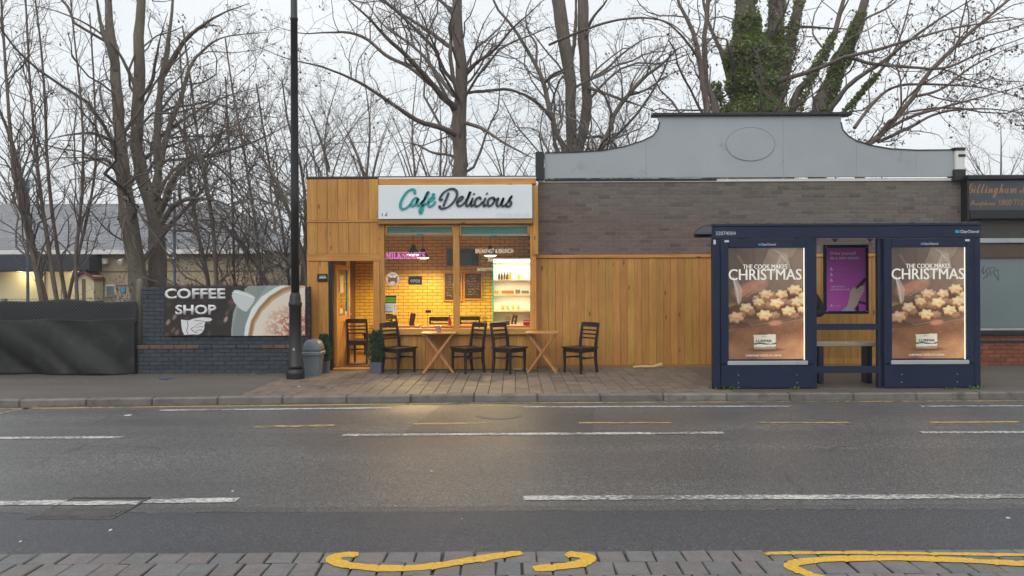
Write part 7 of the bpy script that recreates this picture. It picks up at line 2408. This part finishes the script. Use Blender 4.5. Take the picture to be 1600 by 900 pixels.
# the ivy-clad tree behind the parapet
ivy = tree('large many-stemmed tree clad in green ivy behind the parapet', 17.5, [
    ('trunk', [(1178, 195, 0, 74), (1176, 170, 0, 66), (1172, 120, 0, 50), (1168, 60, 0, 40), (1166, 0, 0, 34), (1165, -50, 0, 26)]),
    ('trunk', [(1192, 195, .3, 50), (1198, 150, .3, 46), (1206, 90, .3, 34), (1213, 30, .3, 28), (1218, -50, .3, 22)]),
    ('trunk', [(1205, 190, .5, 34), (1222, 120, .5, 22), (1236, 60, .5, 18), (1250, 0, .5, 14), (1260, -50, .5, 10)]),
    ('trunk', [(1278, 190, .6, 26), (1296, 140, .6, 24), (1312, 100, .6, 19), (1330, 60, .6, 17), (1346, 20, .6, 15), (1362, -40, .6, 11)]),
    ('trunk', [(1236, 190, .4, 13), (1262, 130, .4, 12), (1284, 90, .4, 10), (1304, 50, .4, 9), (1318, 0, .4, 7)]),
    ('limb', [(1205, 130, -.2, 12), (1240, 120, -.6, 10), (1285, 104, -1, 9), (1325, 88, -1.4, 9), (1370, 78, -1.7, 8), (1430, 60, -2, 7), (1500, 42, -2.3, 6), (1620, 26, -2.7, 5)]),
    ('limb', [(1328, 90, -1.3, 8), (1360, 99, -1.5, 7), (1410, 104, -1.8, 7), (1475, 106, -2.2, 7), (1530, 84, -2.6, 6), (1620, 52, -3, 5)]),
    ('limb', [(1296, 172, .2, 11), (1330, 130, -.1, 10), (1375, 100, -.4, 10), (1420, 64, -.8, 9), (1462, 34, -1.1, 8), (1530, -8, -1.6, 6)]),
    ('limb', [(1145, 150, .2, 14), (1130, 90, .3, 11), (1105, 30, .4, 9), (1092, -30, .5, 7)]),
    ('limb', [(1190, 60, .4, 9), (1215, 45, .6, 8), (1260, 42, .8, 7), (1310, 45, 1, 6), (1350, 44, 1.2, 4)]),
    ('limb', [(1318, 175, .1, 8), (1350, 140, 0, 7), (1378, 108, 0, 7), (1402, 70, 0, 6), (1420, 10, 0, 5), (1430, -40, 0, 4)]),
    ('limb', [(1336, 50, .6, 7), (1352, 30, .7, 6), (1390, 10, .8, 5), (1420, -20, .9, 4)]),
    ('limb', [(1205, 60, 0, 8), (1225, 20, -.5, 7), (1240, -20, -.8, 6)]),
    ], m_bark, m_twig, 12, LV(1.15, 1.5, 1.8, .34, .5, .55, .2), leaves=1500, leaf_size=.075)
tree('thin forked tree close left of the ivy-clad trunk', 17.0, [
    ('trunk', [(1106, 195, 0, 13), (1100, 140, 0, 11), (1090, 80, 0, 9), (1080, 40, 0, 7), (1062, 10, 0, 5), (1050, -40, 0, 4)]),
    ('trunk', [(1120, 195, .2, 13), (1105, 140, .2, 10), (1100, 80, .2, 9), (1104, 30, .2, 8), (1108, -40, .2, 6)]),
    ('limb', [(1096, 100, .1, 6), (1075, 68, -.3, 6), (1045, 38, -.7, 5), (1000, 20, -1, 4)])],
    m_bark2, m_twig_red, 13, LV(1.1, 1.5, 1.7, .42, .5, .55, .2), leaves=900, leaf_size=.085)
tree('long-limbed bare tree leaning to the right edge behind the parapet', 16.5, [
    ('trunk', [(1345, 260, 0, 12), (1365, 222, 0, 10), (1395, 190, 0, 9), (1425, 155, 0, 8), (1450, 115, 0, 8), (1490, 75, 0, 7), (1540, 30, 0, 5), (1600, -20, 0, 4)]),
    ('limb', [(1380, 205, 0, 7), (1425, 182, -.4, 7), (1480, 166, -.8, 6), (1540, 150, -1.2, 5), (1620, 128, -1.6, 4)]),
    ('limb', [(1372, 222, .3, 7), (1420, 200, .6, 7), (1470, 176, 1, 6), (1540, 170, 1.4, 5), (1620, 180, 1.8, 4)]),
    ('limb', [(1335, 200, .2, 7), (1365, 160, .5, 7), (1400, 135, .8, 6), (1460, 132, 1.1, 6), (1540, 138, 1.4, 5), (1620, 160, 1.7, 3)]),
    ('limb', [(1425, 152, .1, 6), (1470, 140, .3, 6), (1510, 110, .5, 5), (1560, 82, .7, 4), (1620, 60, .9, 3)])],
    m_bark2, m_twig_red, 14, LV(1.4, 1.7, 1.9, .38, .5, .55, .12), leaves=1600, leaf_size=.08)

# ivy: leaves scattered over the surface of the clad stems
t = NT('ivy leaf')
ivt = t.new('ShaderNodeBsdfTranslucent'); ivt.inputs[0].default_value = (0.26, 0.38, 0.09, 1)
ivm = t.new('ShaderNodeMixShader'); ivm.inputs[0].default_value = 0.3
t.link(t.b.outputs[0], ivm.inputs[1]); t.link(ivt.outputs[0], ivm.inputs[2]); t.link(ivm.outputs[0], t.out.inputs[0])
r_ = t.rand()
t.base(t.ramp(r_, [(0.0, (0.09, 0.14, 0.045, 1)), (0.45, (0.17, 0.25, 0.075, 1)), (0.80, (0.26, 0.32, 0.11, 1)), (1.0, (0.34, 0.23, 0.12, 1))]))
t.rough(0.45)
m_ivy = t.m
irng = np.random.default_rng(77)
def ivy_on(path, depth, n, size, out):
    P = [W(a, b, depth + c) for a, b, c, _ in path]
    rad = [q[3] / 2 * (depth + q[2]) / FPX for q in path]
    A, R = resample(P, rad, 40)
    k = irng.integers(0, 39, n); f = irng.random(n)[:, None]
    c = A[k] * (1 - f) + A[k + 1] * f
    r = R[k] * (0.95 + out * irng.random(n) ** 1.6) * (1 + .3 * np.sin(c[:, 2] * 6) * np.sin(c[:, 2] * 2.3 + 1))
    th = irng.uniform(0, 2 * PI, n)
    nrm = np.stack([np.cos(th), np.sin(th), np.zeros(n)], 1)
    c = c + nrm * r[:, None]
    d = nrm * .5 + irng.normal(size=(n, 3)) * .6; d[:, 2] -= .3
    d /= np.linalg.norm(d, axis=1, keepdims=True)
    e = np.cross(d, irng.normal(size=(n, 3))); e /= np.linalg.norm(e, axis=1, keepdims=True)
    s = size * irng.uniform(.6, 1.3, n)[:, None]
    V = np.stack([c, c + d * s * .4 + e * s * .5, c + d * s, c + d * s * .4 - e * s * .5], 1)
    return V.reshape(-1, 3)
IV = [ivy_on([(1178, 200, 0, 82), (1176, 150, 0, 72), (1172, 100, 0, 57), (1168, 62, 0, 40), (1167, 30, 0, 32)], 17.5, 17000, .066, .26),
      ivy_on([(1170, 70, 0, 40), (1167, 20, 0, 35), (1165, -30, 0, 28)], 17.5, 1100, .06, .26),
      ivy_on([(1194, 200, .3, 48), (1200, 140, .3, 43), (1206, 90, .3, 33), (1210, 50, .3, 25)], 17.5, 7500, .064, .26),
      ivy_on([(1208, 70, .3, 28), (1213, 20, .3, 24), (1216, -30, .3, 20)], 17.5, 900, .06, .3),
      ivy_on([(1205, 190, .5, 26), (1222, 120, .5, 19), (1240, 40, .5, 14), (1250, 0, .5, 10)], 17.5, 1700, .06, .35),
      ivy_on([(1272, 200, .6, 26), (1296, 140, .6, 23), (1314, 95, .6, 19), (1332, 55, .6, 16), (1346, 20, .6, 12)], 17.5, 6000, .064, .32),
      ivy_on([(1234, 195, .4, 15), (1262, 130, .4, 13), (1284, 90, .4, 11), (1304, 50, .4, 9)], 17.5, 2000, .06, .5),
      ivy_on([(1128, 190, .1, 18), (1122, 160, .1, 18), (1116, 130, .1, 10)], 17.5, 900, .062, .7),
      ivy_on([(1318, 180, .1, 9), (1345, 145, 0, 8), (1372, 115, 0, 6)], 17.5, 800, .058, .8)]
V = np.concatenate(IV)
me = np_mesh('ivy', V, np.arange(len(V)).reshape(-1, 4))
me.materials.append(m_ivy)
link('ivy', me, ivy)

# finer trees farther back, filling the gaps behind
def back_tree(lab, px, base_py, top_py, d, spread, seed, twig=None, dens=1.4, group='fine-twigged trees farther back'):
    r = random.Random(seed)
    H = base_py - top_py
    limbs = [('trunk', [(px, base_py, 0, 7), (px + r.uniform(-6, 6), base_py - H * .35, 0, 5), (px + r.uniform(-12, 12), base_py - H * .7, 0, 3), (px + r.uniform(-16, 16), top_py, 0, 1)])]
    for k in range(7):
        y0 = base_py - H * r.uniform(.12, .55)
        s_ = 1 if k % 2 else -1
        w = spread * r.uniform(.5, 1)
        h = H * r.uniform(.3, .55)
        dz = r.uniform(-2, 2)
        limbs.append(('limb', [(px, y0, 0, 3.6), (px + s_ * w * .3, y0 - h * .45, dz * .4, 2.8), (px + s_ * w * .65, y0 - h * .8, dz * .7, 2), (px + s_ * w, y0 - h * 1.1, dz, 1)]))
    return tree(lab, d, limbs, m_bark, twig or m_twig_pale, seed, [dict(per_m=1.1 * dens, frac=.55, K=7, up=.3, max_len=4.5, rfrac=.4), dict(per_m=1.6 * dens, frac=.5, K=5, up=.2, max_len=2.4), dict(per_m=1.7 * dens, frac=.55, K=4, up=.14, max_len=1.5, lenlo=.5, rmin=.005, wig=.14), dict(per_m=1.7 * dens, frac=.6, K=3, up=.06, max_len=.9, lenlo=.5, rmin=.004, wig=.15)], group=group, sides=7)
back_tree('fine-twigged tree filling the gap just right of the lamp post', 515, 430, 120, 25, 90, 101)
back_tree('fine-twigged tree above the timber corner of the cafe', 575, 430, 95, 27, 90, 102)
back_tree('fine-twigged tree left of the tall single trunk', 645, 430, 110, 26, 85, 103)
back_tree('fine-twigged tree with a greenish trunk close to the tall single trunk', 680, 430, 150, 24, 70, 104)
back_tree('fine-twigged tree in the gap right of the tall single trunk', 790, 430, 175, 26, 80, 105)
back_tree('low fine-twigged tree between the twin trunks and the parapet curve', 975, 430, 150, 25, 85, 106)
back_tree('low fine-twigged tree behind the black parapet post', 850, 430, 190, 27, 70, 107)
back_tree('pale distant tree at the far left edge', 20, 440, 190, 42, 80, 108)
back_tree('pale distant tree above the hall roof', 130, 440, 250, 45, 70, 109)
back_tree('pale distant tree right of the hall roof', 425, 440, 220, 38, 80, 110)
back_tree('distant bushy tree above the memorial shop', 1560, 440, 195, 30, 70, 112, m_twig_red)
back_tree('distant bare tree at the right edge', 1640, 440, 150, 32, 80, 113, m_twig_red)

# low brushwood along the back of the fence and slate wall
brng = np.random.default_rng(5)
def brush(name, x0, x1, y0, y1, n, h, seed, mat):
    rng = np.random.default_rng(seed)
    base = np.stack([rng.uniform(x0, x1, n), rng.uniform(y0, y1, n), np.zeros(n)], 1)
    K = 7
    P = np.zeros((n, K, 3)); P[:, 0] = base
    d = rng.normal(size=(n, 3)) * .45; d[:, 2] = 1
    d /= np.linalg.norm(d, axis=1, keepdims=True)
    L = h * rng.uniform(.45, 1.1, n)
    for k in range(1, K):
        P[:, k] = P[:, k - 1] + d * (L / (K - 1))[:, None]
        d = d + rng.normal(size=(n, 3)) * .16; d /= np.linalg.norm(d, axis=1, keepdims=True)
    R = np.full((n, 1), .007) * np.linspace(1, .4, K)[None]
    C, RC = spawn(P, R, rng, 2.4, .45, 4, up=.1, lenlo=.4, max_len=.8)
    V1, F1 = tubes(P, R, 3); V2, F2 = tubes(C, RC, 3)
    V3, F3 = leaves_at(C, rng, n * 3, .06)
    me = np_mesh(name, np.concatenate([V1, V2, V3]), np.concatenate([F1, F2 + len(V1), F3 + len(V1) + len(V2)]), False, np.concatenate([np.zeros(len(F1) + len(F2), int), np.ones(len(F3), int)]))
    me.materials.append(mat); me.materials.append(m_dead)
    o = link(name, me)
    o['kind'] = 'stuff'
    o['label'] = 'tangle of brushwood growing behind the slate wall and fence'
    o['category'] = 'brushwood'
    return o
brush('brushwood', -8.0, -4.2, 14.2, 17.5, 420, 1.9, 1, m_twig)

# ------------------------------------------------------------------ damp winter air
t = NT('damp air')
pv = t.new('ShaderNodeVolumePrincipled')
pv.inputs['Color'].default_value = (0.93, 0.95, 0.97, 1)
pv.inputs['Density'].default_value = 0.0014
pv.inputs['Anisotropy'].default_value = 0.0
for l_ in list(t.out.inputs['Surface'].links): t.t.links.remove(l_)
t.n.remove(t.b)
t.link(pv.outputs[0], t.out.inputs['Volume'])
o = MB().bx(-620, 620, -620, 620, -1.2, 24.0, 0.0).build('haze', t.m)
o['kind'] = 'stuff'

# ------------------------------------------------------------------ put every thing's origin at its own base
bpy.context.view_layer.update()
for o in list(SC.objects):
    if o.parent is None and o.type == 'EMPTY' and o.children and 'category' in o and o.location.length < 1e-6 and abs(o.rotation_euler.z) < 1e-9:
        lo, hi = Vector((1e9,) * 3), Vector((-1e9,) * 3)
        for c in o.children_recursive:
            if c.type != 'MESH': continue
            for q in c.bound_box:
                w = c.matrix_world @ Vector(q)
                for k in range(3):
                    lo[k], hi[k] = min(lo[k], w[k]), max(hi[k], w[k])
        if lo.x > 1e8: continue
        base = Vector(((lo.x + hi.x) / 2, (lo.y + hi.y) / 2, max(lo.z, 0.0) if lo.z > 0.4 else 0.0))
        o.location = base
        for c in o.children: c.location = c.location - base
